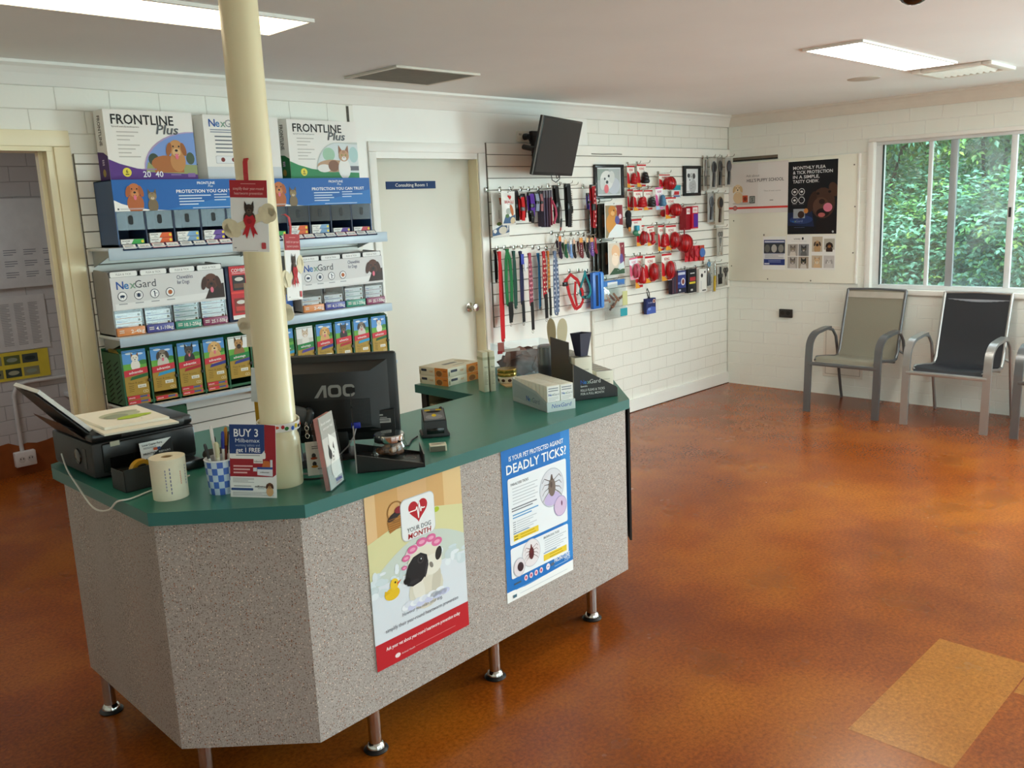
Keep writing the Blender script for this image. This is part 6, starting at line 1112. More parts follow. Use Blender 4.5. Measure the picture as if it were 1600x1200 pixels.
b = MB(); b.tube(cloth('C04A68'), [(.0, 0, .16), (.022, -.01, .11), (.026, -.012, .06), (.008, -.004, .0)], .008, 8); tag(b.build('dog_collar', None, (-2.468, -.1, 1.557)), 'curved pink patterned collar end sticking out from the carded straps', 'collar', 'collars and straps on the top row')
strap('muzzle_strap', 'wide ribbed black strap, left of the two black ones', -2.453, -.1, 1.559, .056, .251, '121212', 'strap'); strap('muzzle_strap', 'wide black strap with a thick top, right of the two black ones', -2.332, -.1, 1.527, .064, .29, '1E1E20', 'strap')
t = thing('training_lead', 'slim pole like lead with a red and black tip between two black straps', 'lead', (-2.392, -.1, 1.50)); b = MB(); b.tube(plastic('6A5A58'), [(.0, 0, .235), (.012, -.004, .16), (.012, -.004, .09)], .004, 8); b.tube(plastic('161616'), [(.012, -.004, .09), (.004, -.004, .03)], .007, 8); b.tube(plastic('B03020'), [(.004, -.004, .03), (-.002, -.004, .008)], .006, 8); b.build('shaft', t); b = MB(); b.tube(plastic('7A6A58'), [(-.002, -.004, .008), (-.03, .02, -.07), (-.05, .04, -.12)], .003, 6); b.build('cord', t)
t = thing('choke_chain', 'silver choke chain hanging right of the black straps', 'chain', (-2.268, -.1, 1.525)); b = MB()
for k in range(16): b.T = Matrix.Translation((.008+.004*math.sin(k*.3), 0, .245-.0155*k)) @ Matrix.Rotation(PI/2*(k % 2), 4, 'Z') @ Matrix.Rotation(PI/2, 4, 'X'); b.sweep(CHR, [(.0055*math.cos(2*PI*i/10), .0095*math.sin(2*PI*i/10), 0) for i in range(10)], [(.0015*math.cos(q*PI/2), .0015*math.sin(q*PI/2)) for q in range(4)], True)
b.build('links', t); b = MB(); b.box(cloth('161616'), .0, -.006, .1, .018, .004, .15, .003); b.build('grip', t)
strap('dog_collar', 'small violet collar with a black and silver clip by the framed photo', -2.066, -.08, 1.641, .036, .11, '4A4490'); strap('bandana_lead', 'long red spotted bandana lead hanging beside the framed photo', -2.052, -.10, 1.51, .06, .299, 'A81C24', 'lead', ['D8A0A0', '6A1014'])
hd = ['E07A3C', 'E8C8A0', 'DCDCDC', 'E4B8A0', 'E09A4A', 'E8C090', 'E0A060', 'C84048']
for k, (x, w, z, h, c, lab) in enumerate(((-2.427, .036, 1.317, .16, '2E1A34', 'dark plum'), (-2.366, .034, 1.318, .13, '1E5A3A', 'green'), (-2.311, .034, 1.314, .127, '7FA0D0', 'pale blue'), (-2.272, .03, 1.311, .132, '1A1618', 'black'), (-2.205, .052, 1.306, .147, '6E2A30', 'maroon patterned'), (-2.126, .034, 1.301, .15, '191518', 'black and red edged'), (-2.082, .048, 1.312, .135, '6A4A94', 'violet patterned'), (-2.030, .028, 1.328, .116, '9A2838', 'crimson'))):
    t = thing('collar_pack', f'{lab} collar, ' + ('first', 'second', 'third', 'fourth', 'fifth', 'sixth', 'seventh', 'last')[k] + ' from the left in the middle row', 'collar', (x, -.10, z), 0, 'carded collars in the middle row')
    b = MB(); m = cloth(c); b.bar(m, [(w*.5+w*.32*math.cos(a), .02*math.sin(a), h*.36+h*.36*math.sin(a)) for a in [2*PI*i/20 for i in range(20)]], .018, .0025, (0, 1, 0), True); b.box(m, w*.2, -.014, 0, w*.8, -.008, h*.72, .002)
    if 'pattern' in lab: dots(b, w*.25, w*.75, .01, h*.7, -.0145, ['C8B0C8', 'E0D0D0'], k, w*.08)
    b.build('collar', t); b = MB(); b.box(ink(hd[k]), w*.1, -.012, h*.72, w*.8, -.010, h*.95, .0004); b.build('header_card', t)
    b = MB(); b.tube(plastic('B8B0A4'), [(w*.15, -.006, 0), (w*.12, -.006, h*.9), (w*.4, -.006, h*1.08), (w*.75, -.006, h*.95), (w*.9, -.006, .0)], .0018, 5); b.build('hanger', t)
# harness and friends
t = thing('dog_harness', 'bright red webbing harness hanging under the carded collars', 'harness', (-2.345, -.08, .934)); b = MB(); m = cloth('B81C22')
ribbon(b, m, [(.0, 0, .20), (.06, -.01, .255), (.13, -.014, .21), (.19, -.01, .12), (.205, 0, .05)], .026, (0, 1, 0)); ribbon(b, m, [(.03, .01, .23), (.05, 0, .12), (.085, -.01, .03), (.11, -.01, .0)], .028, (0, 1, 0)); ribbon(b, m, [(.205, 0, .05), (.16, -.01, .015), (.11, -.01, .0)], .024, (0, 1, 0)); ribbon(b, m, [(.12, -.004, .20), (.10, -.012, .10), (.12, -.012, .02)], .022, (0, 1, 0)); b.build('webbing', t)
b = MB(); b.box(plastic('1A1A1A'), -.012, -.012, .175, .03, .01, .205, .004); b.box(CHR, .115, -.016, .10, .135, -.006, .12, .002); b.build('buckle', t)
t = thing('dog_collar', 'large teal collar loop right of the red harness', 'collar', (-2.190, -.1, 1.004)); b = MB(); b.bar(cloth('1E7E86'), [(.055+.045*math.cos(a), .02*math.sin(a*2), .10+.095*math.sin(a)) for a in [2*PI*i/28 for i in range(28)]], .020, .003, (0, 1, 0), True); b.build('strap', t); b = MB(); b.box(plastic('15585E'), .05, -.012, -.006, .10, .01, .018, .004); b.build('buckle', t)
b = MB(); b.box(ink('5A2A50'), 0, 0, 0, .052, .003, .08); pr = boxface(b, 0, .05, 0, 0); pr.lines(.008, .02, .044, .06, 3, '9A6A90'); tag(b.build('header_card', None, (-2.055, -.05, 1.09)), 'small plum card between the teal collar and the blue pack', 'card')
t = thing('blister_pack', 'tall blue blister pack at the bottom of the collars', 'pack', (-2.044, -.1, .911)); b = MB(); b.box(mat('2A6CC8', rough=.3), 0, 0, 0, .12, .03, .272, .004); pr = boxface(b, 0, .12, 0, 0); pr.rect(.03, .02, .06, .25, '14284A', 1); pr.rect(.085, .0, .118, .27, '4A8AE0', 1); b.build('pack', t); b = MB(); b.box(mat('5A96E4', rough=.25), .08, -.012, .01, .115, 0, .262, .005); b.build('tube', t)
# bags
def bag(name, label, x, y, z, w, h, base, fn, th=.03, tilt=0., cat='bag', grp=None, clearbag=False):
    t = thing(name, label, cat, (x, y, z), (0, 0, tilt), grp); b = MB(); nu, nv = 8, 12; vs = []
    for s in (-1, 1):
        for j in range(nv+1):
            for i in range(nu+1):
                u, v = i/nu, j/nv; bl = (math.sin(PI*u)**.6)*(math.sin(PI*min(1, v*1.08))**.5 if v < .925 else 0)
                vs.append((u*w, s*(th*bl*.5+.0006), v*h))
    N = (nu+1)*(nv+1); fs = []
    for j in range(nv):
        for i in range(nu):
            a = j*(nu+1)+i; fs += [(a, a+1, a+nu+2, a+nu+1), (N+a, N+a+nu+1, N+a+nu+2, N+a+1)]
    k0 = len(b.v); b.add(vs, fs, base, True)
    # print on the bulging front: shapes are flat patches set on the front bulge
    if fn:
        bp = MB(); fn(Pr(bp, (0, 0, 0)), w, h)
        def lift(v):
            u, q = min(max(v[0]/w, 0), 1), min(max(v[2]/h, 0), 1); bl = (math.sin(PI*u)**.6)*(math.sin(PI*min(1, q*1.08))**.5 if q < .925 else 0); return (v[0], v[1]-(th*bl*.5+.0012), v[2])
        n = len(b.v)
        for mi in range(len(bp.mats)):
            idx = [i for i in range(len(bp.f)) if bp.mi[i] == mi]
            for i in idx:
                # subdivide each face fan towards its centre so it follows the bulge
                f = bp.f[i]; P = [Vector(bp.v[q]) for q in f]; c = sum(P, Vector())/len(P); Q = []
                for q in range(len(P)):
                    a, e = P[q], P[(q+1) % len(P)]; sN = max(1, int((e-a).length/.02))
                    Q += [a+(e-a)*r/sN for r in range(sN)]
                mid = [(p+c)/2 for p in Q]; m_ = len(Q); V = [lift(p) for p in Q]+[lift(p) for p in mid]+[lift(c)]
                b.add(V, [(r, (r+1) % m_, m_+(r+1) % m_, m_+r) for r in range(m_)]+[(m_+r, m_+(r+1) % m_, 2*m_) for r in range(m_)], bp.mats[mi], True)
    b.build('bag', t)
    b = MB(); b.box(base, 0, -.001, h*.97, w, .001, h*1.02); b.tube(CHR, [(w*.5, .0, h*.98), (w*.5, -.004, h*1.01)], .003, 6); b.build('hang_strip', t); return t
def treat1(pr, w, h): pr.rect(w*.42, h*.74, w*.9, h*.90, 'B8562E', 1); pr.poly([(0, h*.02), (w, h*.1), (w, h*.42), (w*.5, h*.28), (0, h*.16)], '3A5A82', 1); pr.ell(w*.55, h*.15, w*.25, h*.09, 'D8D2C4', 2); pr.ell(w*.32, h*.30, w*.13, h*.045, '5E7A3A', 2); pr.rect(w*.3, h*.42, w*.34, h*.62, 'A8A8A6', 1)
def treat2(pr, w, h): pr.poly([(w*.40, h*.86), (w*.48, h*.92), (w*.55, h*.86), (w*.62, h*.92), (w*.68, h*.85), (w*.55, h*.76)], 'C0242A', 1); pr.text('BEAGLE', w*.5, h*.66, h*.085, 'C84A50', 1, w=w*.66, al='C', bold=True); pr.rect(w*.3, h*.63, w*.8, h*.64, '6A6A70', 1); pr.ell(w*.38, h*.42, w*.16, h*.10, 'A8B0A8', 1); pr.ell(w*.62, h*.45, w*.12, h*.18, 'C06A3C', 2, rot=.3); pr.poly([(w*.05, h*.06), (w*.95, h*.06), (w*.92, h*.32), (w*.5, h*.25), (w*.2, h*.33)], '3E5E86', 1); pr.ell(w*.72, h*.14, w*.2, h*.10, 'D0C0A0', 2); pr.ell(w*.3, h*.28, w*.12, h*.06, '4A7038', 2)
FOIL = mat('E6E6E2', rough=.25, var=.04)
bag('treat_bag', 'tall white and blue treat bag at the top left of the hanging wall', -3.045, -.085, 1.494, .165, .282, FOIL, treat1, .035, .05); bag('treat_bag', 'shorter white treat bag with a red heart in front of the tall one', -3.015, -.15, 1.568, .125, .214, FOIL, treat2, .03, .0)
PLB = mat('3A3C36', rough=.2, var=.1, scale=20); CLB = clear('F6FAFB', .5)
def toyA(pr, w, h): pr.rect(w*.03, h*.02, w*.97, h*.95, '9A8A6A', 1); pr.rect(w*.62, h*.3, w*.97, h*.95, '8A3038', 2); pr.ell(w*.38, h*.78, w*.22, h*.16, 'C8843C', 3); pr.ell(w*.30, h*.42, w*.26, h*.30, 'D2903E', 3); pr.ell(w*.38, h*.72, w*.10, h*.07, 'E0B070', 4); pr.ell(w*.45, h*.80, w*.03, h*.025, '2A1A12', 4); pr.ell(w*.62, h*.52, w*.14, h*.12, '5A5A9A', 4); pr.ell(w*.80, h*.62, w*.09, h*.07, 'E8C8DC', 4); pr.poly([(w*.12, h*.02), (w*.97, h*.02), (w*.97, h*.36), (w*.55, h*.40), (w*.2, h*.16)], 'E6EEF0', 5)
def toyB(pr, w, h): pr.rect(w*.03, h*.02, w*.97, h*.97, 'D8CCBC', 1); pr.rect(w*.68, h*.25, w*.97, h*.97, '8A3440', 2); pr.ell(w*.40, h*.70, w*.24, h*.22, 'E4B890', 3); pr.ell(w*.36, h*.48, w*.2, h*.2, 'F0DCC8', 3); pr.ell(w*.74, h*.46, w*.12, h*.18, '6A5A98', 4); pr.poly([(w*.03, h*.02), (w*.97, h*.02), (w*.97, h*.16), (w*.3, h*.22)], '3E5A44', 5); pr.poly([(w*.5, h*.12), (w*.95, h*.2), (w*.9, h*.4), (w*.55, h*.3)], 'D4E2E4', 5)
for nm, (x, z, w, h), f, u in (('toy_bag', (-2.005, 1.426, .27, .253), toyA, 'upper'), ('toy_bag', (-1.975, 1.150, .25, .245), toyB, 'lower')):
    for k in range(3): bag(nm, f'dark backed chew bag, {("rear", "middle", "front")[k]} of the stack behind the {u} picture bag', x-.005+.022*k, -.055-.022*k, z+.004*k, w*.80, h*.96, PLB, (lambda pr, w, h: (pr.ell(w*.25, h*.5, w*.1, h*.2, '7A5234', 1), pr.ell(w*.14, h*.4, w*.06, h*.3, '2E2A24', 1))), .016, .0, 'bag', 'dark chew bags')
    bag(nm, f'{u} glossy chew bag with a tan dog picture', x+.06, -.145, z, w*.80, h, FOIL, f, .02, 0)
t = thing('plush_toy', 'small black plush toy hanging right of the upper chew bag', 'toy', (-1.62, -.09, 1.49)); b = MB(); FU = mat('22242A', rough=.95, bump=.8, scale=90); b.sphere(FU, (.03, 0, .10), .03, .022, .035); b.sphere(FU, (.036, 0, .04), .026, .022, .05); b.sphere(FU, (.01, -.004, .06), .012, .01, .03); b.build('body', t); b = MB(); b.sphere(mat('D8862E', rough=.6), (.03, -.012, -.01), .016, .008, .018); b.build('tag', t)
t = bag('treat_bag', 'clear cellophane bag of brown chews with a blue header', -1.918, -.1, .815, .27, .288, CLB, None, .04); rr = random.Random(12)
b = MB(); b.box(ink('3E78C0'), 0, -.003, .25, .25, .003, .292); b.box(ink('E4E8EA'), .04, -.004, .235, .16, .004, .28); b.build('header_card', t)
for k in range(9): b = MB(); p = Vector((.05+.16*rr.random(), rr.uniform(-.008, .008), .05+.10*rr.random())); q = p+Vector((rr.uniform(-.07, .07), .004, rr.uniform(-.05, .07))); b.tube(mat(rr.choice(['7A4630', '5A3A2E', 'A06848']), rough=.6), [tuple(p), tuple(q)], rr.uniform(.006, .011), 8); b.build('chew', t)
b = MB(); b.box(ink('2E9AA8'), .17, -.022, .01, .255, -.020, .07); b.box(ink('C8C890'), .2, -.021, .09, .26, -.019, .2); b.build('label', t)
# red rubber toys on cards
RUB = mat('B5141C', rough=.28, var=.03); RUBK = mat('18181A', rough=.35); RUBB = mat('4A80A4', rough=.35)
def kongtoy(b, cx, cz, r, h, m, y):
    b.T = Matrix.Translation((cx, y, cz-h/2)); b.lathe(m, [(0, 0), (r*.75, .002), (r*.98, h*.13), (r, h*.22), (r*.86, h*.37), (r*.80, h*.42), (r*.86, h*.48), (r*.80, h*.60), (r*.64, h*.70), (r*.66, h*.76), (r*.58, h*.90), (r*.3, h*.99), (0, h)], 20, False); b.T = Matrix()
def toycard(label, x, y, z, w, h, kind, card='F2EEE6', acc='C4202A', rub=RUB, sw='E8A032', tilt=0., grp='carded red rubber toys'):
    w = min(w*.72, .15); t = thing('toy_card', label, 'toy', (x, y, z), (0, tilt, 0), grp); b = MB(); b.box(ink(card), 0, 0, 0, w, .003, h, .0006); pr = boxface(b, 0, w, 0, 0)
    pr.rect(0, h*.93, w, h, acc, 1); pr.text('KONG', w*.52, h*.76, h*.10, acc, 1, w=w*.5, al='C', bold=True); pr.poly([(0, h*.1), (w*.4, h*.2), (w*.25, h*.62), (0, h*.72)], acc, 1); pr.poly([(0, 0), (w*.6, 0), (w*.35, h*.14), (0, h*.2)], sw, 2); pr.rect(w*.45, h*.02, w*.95, h*.10, acc if kind != 'blue' else 'D888B8', 1); pr.ring(w*.80, h*.66, w*.09, w*.025, '3A3A3A', 1); b.build('card', t)
    b = MB(); cx, cz = w*.60, h*.40
    if kind in ('kong', 'blue'): kongtoy(b, cx, cz, w*.30, h*.52, rub, -w*.24)
    elif kind == 'ball':
        b.sphere(rub, (cx, -w*.26, cz), w*.36, w*.34, w*.36, 24, 14)
        for a in range(6): b.tube(mat('8E0E16', rough=.35), [(cx+w*.37*math.cos(q)*math.cos(a*PI/6), -w*.26-w*.35*math.cos(q)*abs(math.sin(a*PI/6)), cz+w*.365*math.sin(q)) for q in [-1.2+.3*i for i in range(9)]], .0022, 5)
    elif kind == 'oval':
        b.sphere(rub, (cx, -w*.2, cz), w*.34, w*.24, h*.34, 22, 14)
        for a in range(5): b.tube(mat('8E0E16', rough=.35), [(cx-w*.24+w*.12*a, -w*.2-w*.24*math.cos(q)*.95, cz+h*.32*math.sin(q)) for q in [-1.1+.275*i for i in range(9)]], .003, 5)
    elif kind == 'bone':
        for e in (-1, 1):
            for f in (-1, 1): b.sphere(rub, (cx+f*w*.14, -w*.16, cz+e*h*.22), w*.15, w*.13, w*.15, 14, 8)
        b.cyl(rub, (cx, -w*.16, cz-h*.22), (cx, -w*.16, cz+h*.22), w*.13)
    b.build('toy', t); return t
TC = [('carded red rubber toy at the top left of the red toys', -1.554, -.06, 1.794, .130, .164, 'kong'), ('card with a black rubber toy at the top of the red toys', -1.455, -.08, 1.797, .160, .170, 'kong', RUBK), ('card with a red ball left of the small framed picture', -1.165, -.08, 1.772, .205, .118, 'ball'),
      ('red rubber toy card at the rear left of the second row', -1.543, -.05, 1.619, .098, .161, 'kong'), ('red rubber toy card at the front left of the second row', -1.531, -.10, 1.617, .160, .155, 'kong'), ('card with a black rubber toy in the second row', -1.400, -.10, 1.618, .160, .152, 'kong', RUBK), ('pink and white card with a pale blue rubber toy', -1.295, -.14, 1.615, .140, .172, 'blue', RUBB), ('big card with a large red ball right of the pale blue toy', -1.138, -.12, 1.541, .20, .168, 'ball'),
      ('red rubber toy card on the left of the third row', -1.473, -.08, 1.343, .140, .159, 'oval'), ('red rubber bone on a leaning card in the third row', -1.383, -.12, 1.339, .125, .149, 'bone'), ('narrow red toy card behind the big ribbed one', -1.175, -.07, 1.285, .12, .205, 'kong'), ('big card with a ribbed red toy in the third row', -1.110, -.10, 1.289, .20, .196, 'oval'),
      ('pink and white puppy toy card at the lower left of the red toys', -1.629, -.13, 1.091, .145, .168, 'pup'), ('long red rubber toy card in the bottom row', -1.497, -.08, 1.014, .14, .251, 'kong'), ('white card with a knobbly red toy in the bottom row', -1.425, -.12, 1.051, .19, .208, 'oval'), ('white card with a ribbed red toy on the right of the bottom row', -1.170, -.10, 1.044, .19, .218, 'oval')]
for r in TC:
    lab, x, y, z, w, h, k = r[:7]
    if k == 'blue': toycard(lab, x, y, z, w, h, k, 'F4EEF4', 'D85A9A', RUBB, 'A8C8E8', -.04)
    elif k == 'pup': toycard(lab, x, y, z, w, h, 'oval', 'E8EEF4', 'E06A8A', mat('E0607E', rough=.4), 'E8A8B8', -.06)
    else: toycard(lab, x, y, z, w, h, k, rub=r[7] if len(r) > 7 else RUB, tilt=-.05 if 'leaning' in lab else 0)
t = thing('rubber_ball', 'bare big red rubber pumpkin shaped ball hanging beside the ribbed toy card', 'toy', (-.975, -.14, 1.255)); b = MB(); b.T = Matrix.Translation((.07, 0, .078)); n = 24
b.sphere(RUB, (0, 0, 0), .072, .066, .076, 28, 16); b.T = Matrix()
for a in range(7): b.tube(mat('8E0E16', rough=.35), [(.07+.073*math.cos(q)*math.cos(a*PI/7+.1), -.068*math.cos(q)*math.sin(a*PI/7+.1), .078+.077*math.sin(q)) for q in [-1.3+.26*i for i in range(11)]], .0025, 5)
b.build('ball', t); b = MB(); b.tube(plastic('9A1018'), [(.07, 0, .15), (.07, 0, .20)], .006, 8); b.build('hanger', t)
b = MB(); b.sphere(RUB, (0, 0, 0), .035, .03, .03); tag(b.build('rubber_toy', None, (-1.09, -.07, 1.585)), 'small dark red toy peeping out under the pale blue toy card', 'toy')
t = thing('dental_pack', 'teal and white pack with a red header under the small framed picture', 'pack', (-.965, -.06, 1.705)); b = MB(); b.box(ink('2E98A8'), .04, 0, 0, .13, .01, .1); b.box(ink('E6E6EA'), 0, -.004, 0, .12, .006, .06); pr = Pr(b, (0, -.0045, 0)); pr.rect(.03, .022, .10, .05, 'C03038'); pr.rect(.02, .005, .11, .018, '5A6A9A'); b.build('card', t)
t = thing('toothpaste_pack', 'white pack with a red header and a teal bottle, left of the third row', 'pack', (-1.551, -.09, 1.43)); b = MB(); b.box(ink('F0EEE8'), 0, 0, .02, .13, .004, .125); pr = Pr(b, (0, -.0004, .02)); pr.rect(0, .09, .13, .105, 'C4202A'); pr.text('KONG', .03, .07, .012, 'C4202A', bold=True); b.build('card', t); b = MB(); b.box(mat('2E9AB8', rough=.3), .03, -.03, .035, .07, -.004, .075, .006); b.sphere(mat('2E7A5A', rough=.4), (.05, -.016, .018), .05, .018, .026); b.sphere(mat('E8E4DC', rough=.4), (.06, -.03, .022), .022, .01, .014); b.build('bottle', t)
# boxes and discs on the right
for k, (x, w, z, h, c, lab) in enumerate(((-.819, .07, 1.438, .184, '9A1C2A', 'dark red toy box left of the purple fronted one'), (-.760, .09, 1.446, .183, 'C8203A', 'red toy box with a purple front below the small framed picture'))):
    t = thing('toy_box', lab, 'box', (x, -.10-.02*k, z), 0, 'red toy boxes'); b = MB(); b.box(ink(c), 0, 0, 0, w, .06, h); pr = boxface(b, 0, w, 0, 0); pr.rect(w*.1, h*.7, w*.9, h*.95, 'EDE6E4', 1); pr.text('KONG', w*.5, h*.78, h*.09, 'C4202A', 2, w=w*.5, al='C', bold=True)
    if k: pr.rect(w*.25, h*.06, w*.97, h*.66, '5A2A96', 1)
    b.build('box', t)
for k, (x, c, lab) in enumerate(((-.79, 'B01A24', 'left hand red flying disc on a card'), (-.745, '9A141E', 'middle red flying disc on a card'), (-.70, 'C03040', 'right hand red flying disc on a card'), (-.66, '4A72B8', 'blue flying disc at the right of the red discs'))):
    t = thing('flying_disc', lab, 'toy', (x, -.07-.02*k, 1.172), 0, 'flying discs'); b = MB(); b.box(ink('D8404A' if k < 3 else 'B8402E'), 0, .002, 0, .07, .005, .13); b.build('card', t); b = MB(); b.T = Matrix.Translation((.036, .0, .068)) @ Matrix.Rotation(PI/2, 4, 'X'); b.lathe(mat(c, rough=.35), [(0, .012), (.02, .012), (.034, .009), (.040, .0), (.038, 0), (.030, .004), (0, .006)], 28, False); b.build('disc', t)
PK = [('dark plum pack at the left of the bottom right row', -1.03, .09, .923, .19, '2E2030', 'bars'), ('blue pack with a round picture in the bottom right row', -.955, .13, .925, .181, '2E3E86', 'blue'), ('black pack with red and yellow bands in the bottom right row', -.795, .13, .910, .20, '1E1E24', 'blk'), ('white pack with black marks in the bottom right row', -.625, .115, .90, .198, 'E8E6E0', 'wht')]
for lab, x, w, z, h, c, kd in PK:
    t = thing('product_pack', lab, 'pack', (x, -.10, z), 0, 'packs in the bottom right row'); b = MB(); b.box(ink(c), 0, 0, 0, w, .035, h, .002); pr = Pr(b, (0, -.0005, 0))
    if kd == 'bars': [pr.rect(w*(.1+.3*k), h*.05, w*(.28+.3*k), h*.9, ['5A3A48', '3E3A56', '6A2E3A'][k], 1) for k in range(3)]
    if kd == 'blue': pr.rect(w*.1, h*.82, w*.9, h*.94, 'C8CCE0', 1); pr.ell(w*.66, h*.5, w*.22, h*.17, 'E4E0E8', 1); pr.ell(w*.66, h*.5, w*.14, h*.12, '7A3A2E', 2); pr.rect(w*.1, h*.40, w*.32, h*.5, '7A8AC8', 1); pr.rect(0, 0, w, h*.22, '1A1E3A', 1); pr.rect(w*.2, h*.08, w*.4, h*.16, 'C8CCD8', 2)
    if kd == 'blk': pr.rect(w*.25, h*.80, w*.75, h*.84, 'D8D8D8', 1); pr.rect(w*.22, h*.50, w*.85, h*.66, 'B02A34', 1); pr.rect(w*.15, h*.38, w*.85, h*.46, 'D8C030', 1); pr.rect(w*.3, h*.08, w*.55, h*.16, 'C8C8C8', 1)
    if kd == 'wht': pr.ell(w*.35, h*.72, w*.14, h*.09, '1A1A1E', 1); pr.rect(w*.2, h*.15, w*.26, h*.5, 'B8BCC0', 1); pr.rect(w*.4, h*.05, w*.9, h*.1, '2A2A2A', 1); pr.ell(w*.75, h*.86, w*.09, h*.05, '3A3A3E', 1)
    b.build('pack', t)
# brushes, combs and scissors by the corner
def brush(label, x, y, z, h, head='4A4A4C', pad='2A2A2C', handle='3A3A3C', card='B9B6AE', w=.10, rx=.035, grp='grooming tools by the corner'):
    t = thing('pet_brush', label, 'brush', (x, y, z), 0, grp); b = MB(); b.box(mat(card, rough=.4, alpha=1), 0, .008, 0, w, .011, h, .001); b.build('card', t)
    b = MB(); cx = w*.5; b.sphere(plastic(head), (cx, 0, h*.70), rx, .010, h*.20, 24, 12); b.build('head', t); b = MB(); b.sphere(mat(pad, rough=.8, bump=.8, scale=300), (cx, -.006, h*.70), rx*.76, .010, h*.155, 22, 12); b.build('bristle_pad', t)
    b = MB(); b.tube(plastic(handle), [(cx, 0, h*.52), (cx-.004, -.002, h*.40), (cx-.010, -.003, h*.22), (cx-.012, -.002, h*.08)], .012, 12); b.build('handle', t); return t
def comb(label, x, y, z, w, h, col, kind, grp='grooming tools by the corner'):
    t = thing({'scissors': 'pet_scissors', 'comb': 'pet_comb', 'clip': 'nail_clipper', 'stick': 'grooming_stick'}[kind], label, {'scissors': 'scissors', 'comb': 'comb', 'clip': 'clipper', 'stick': 'tool'}[kind], (x, y, z), 0, grp); b = MB(); b.box(mat('B4B0A6', rough=.4), 0, .006, 0, w, .009, h, .001); b.build('card', t); b = MB(); m = plastic(col)
    if kind == 'scissors':
        for s in (-1, 1): b.tube(CHR, [(w*.5+s*.004, 0, h*.45), (w*.5-s*.012, 0, h*.05)], .004, 8); b.T = Matrix.Translation((w*.5+s*.018, 0, h*.78)) @ Matrix.Rotation(PI/2, 4, 'X'); b.sweep(m, [(.014*math.cos(2*PI*i/18), .020*math.sin(2*PI*i/18), 0) for i in range(18)], [(.004*math.cos(q*PI/3), .004*math.sin(q*PI/3)) for q in range(6)], True); b.T = Matrix(); b.tube(m, [(w*.5+s*.012, 0, h*.66), (w*.5+s*.003, 0, h*.45)], .004, 8)
        b.build('blades', t)
    elif kind == 'comb':
        b.box(m, w*.15, -.004, h*.45, w*.85, .004, h*.62, .002); [b.box(m, w*.17+.0052*i, -.002, h*.14, w*.17+.0052*i+.002, .002, h*.47) for i in range(int(w*.66/.0052))]; b.tube(m, [(w*.5, 0, h*.6), (w*.5, 0, h*.95)], .009, 10); b.build('comb', t)
    elif kind == 'clip':
        for s in (-1, 1): b.tube(m, [(w*.5+s*.002, 0, h*.62), (w*.5+s*.016, -.004, h*.42), (w*.5+s*.014, -.004, h*.1)], .008, 10)
        b.sphere(CHR, (w*.5, -.003, h*.72), .02, .006, .03); b.build('jaws', t)
    else: b.tube(m, [(w*.5, 0, h*.03), (w*.5, -.003, h*.55)], .011, 12); b.tube(CHR, [(w*.5, -.003, h*.55), (w*.5, -.003, h*.97)], .005, 8); b.build('stick', t)
    return t
comb('grey carded comb at the left of the top brushes', -.486, -.06, 1.753, .06, .271, '8A8884', 'comb'); brush('oval dark brush, left of the top row by the corner', -.440, -.10, 1.761, .262); brush('narrow dark brush in the middle of the top row by the corner', -.300, -.08, 1.776, .254, '5A5652', '3A3634', '2E2C2C', '8A867E', .085, .026); brush('curved dark brush at the right end of the top row by the corner', -.200, -.10, 1.779, .25, '3A3A3E', '5A5A60', '2A2A2E')
brush('tapered grey brush with a blue top, second row by the corner', -.449, -.08, 1.486, .244, '6A727A', '4A4E54', '3E4046', 'A8A8A6', .10, .028); brush('large oval brush with a wooden handle, second row by the corner', -.360, -.10, 1.458, .268, '6E5034', '2E2A28', '4A3424', 'BDB6A6', .14, .042); comb('scissors with grey ring handles in the third row by the corner', -.306, -.08, 1.184, .10, .246, '7A7A78', 'scissors')
comb('nail clipper with a pale blue disc in the bottom row by the corner', -.490, -.08, .922, .09, .216, '5A5E60', 'clip'); comb('yellow handled grooming stick in the bottom row by the corner', -.378, -.08, .88, .05, .257, 'C8A820', 'stick'); comb('black comb in the bottom row by the corner', -.305, -.08, .915, .10, .186, '2A2A2A', 'comb'); comb('small dark scissors in the bottom row by the corner', -.195, -.07, .915, .09, .18, '3A3A3A', 'scissors')
b = MB(); b.T = Matrix.Rotation(PI/2, 4, 'X'); b.lathe(mat('6AA0C4', rough=.3), [(.012, 0), (.022, 0), (.022, .008), (.012, .008), (.012, 0)], 22, False); tag(b.build('tape_ring', None, (-.465, -.09, 1.13)), 'pale blue ring at the top of the nail clipper', 'ring')
t = thing('hanging_sign', 'small dark blue sign with a moon picture hanging from a black loop', 'sign', (-1.314, -.05, .787)); b = MB(); b.box(ink('202A62'), 0, 0, 0, .125, .03, .125); pr = Pr(b, (0, -.0005, 0)); pr.poly([(0, 0), (.125, 0), (.125, .05), (.06, .06), (0, .035)], '4A62B4', 1); pr.ell(.035, .04, .022, .012, '7A96D8', 2); pr.text('Scrubbies', .02, .085, .014, 'B4B8E0', 2, w=.06); pr.ell(.1, .10, .018, .016, 'E8C8B8', 2); pr.ell(.1, .10, .011, .010, '7A3A36', 3); b.build('sign_board', t); b = MB(); b.tube(plastic('141418'), [(.06, .012, .12), (.045, .006, .17), (.04, .02, .205), (.05, .035, .18), (.062, .02, .12)], .004, 6); b.build('loop', t)
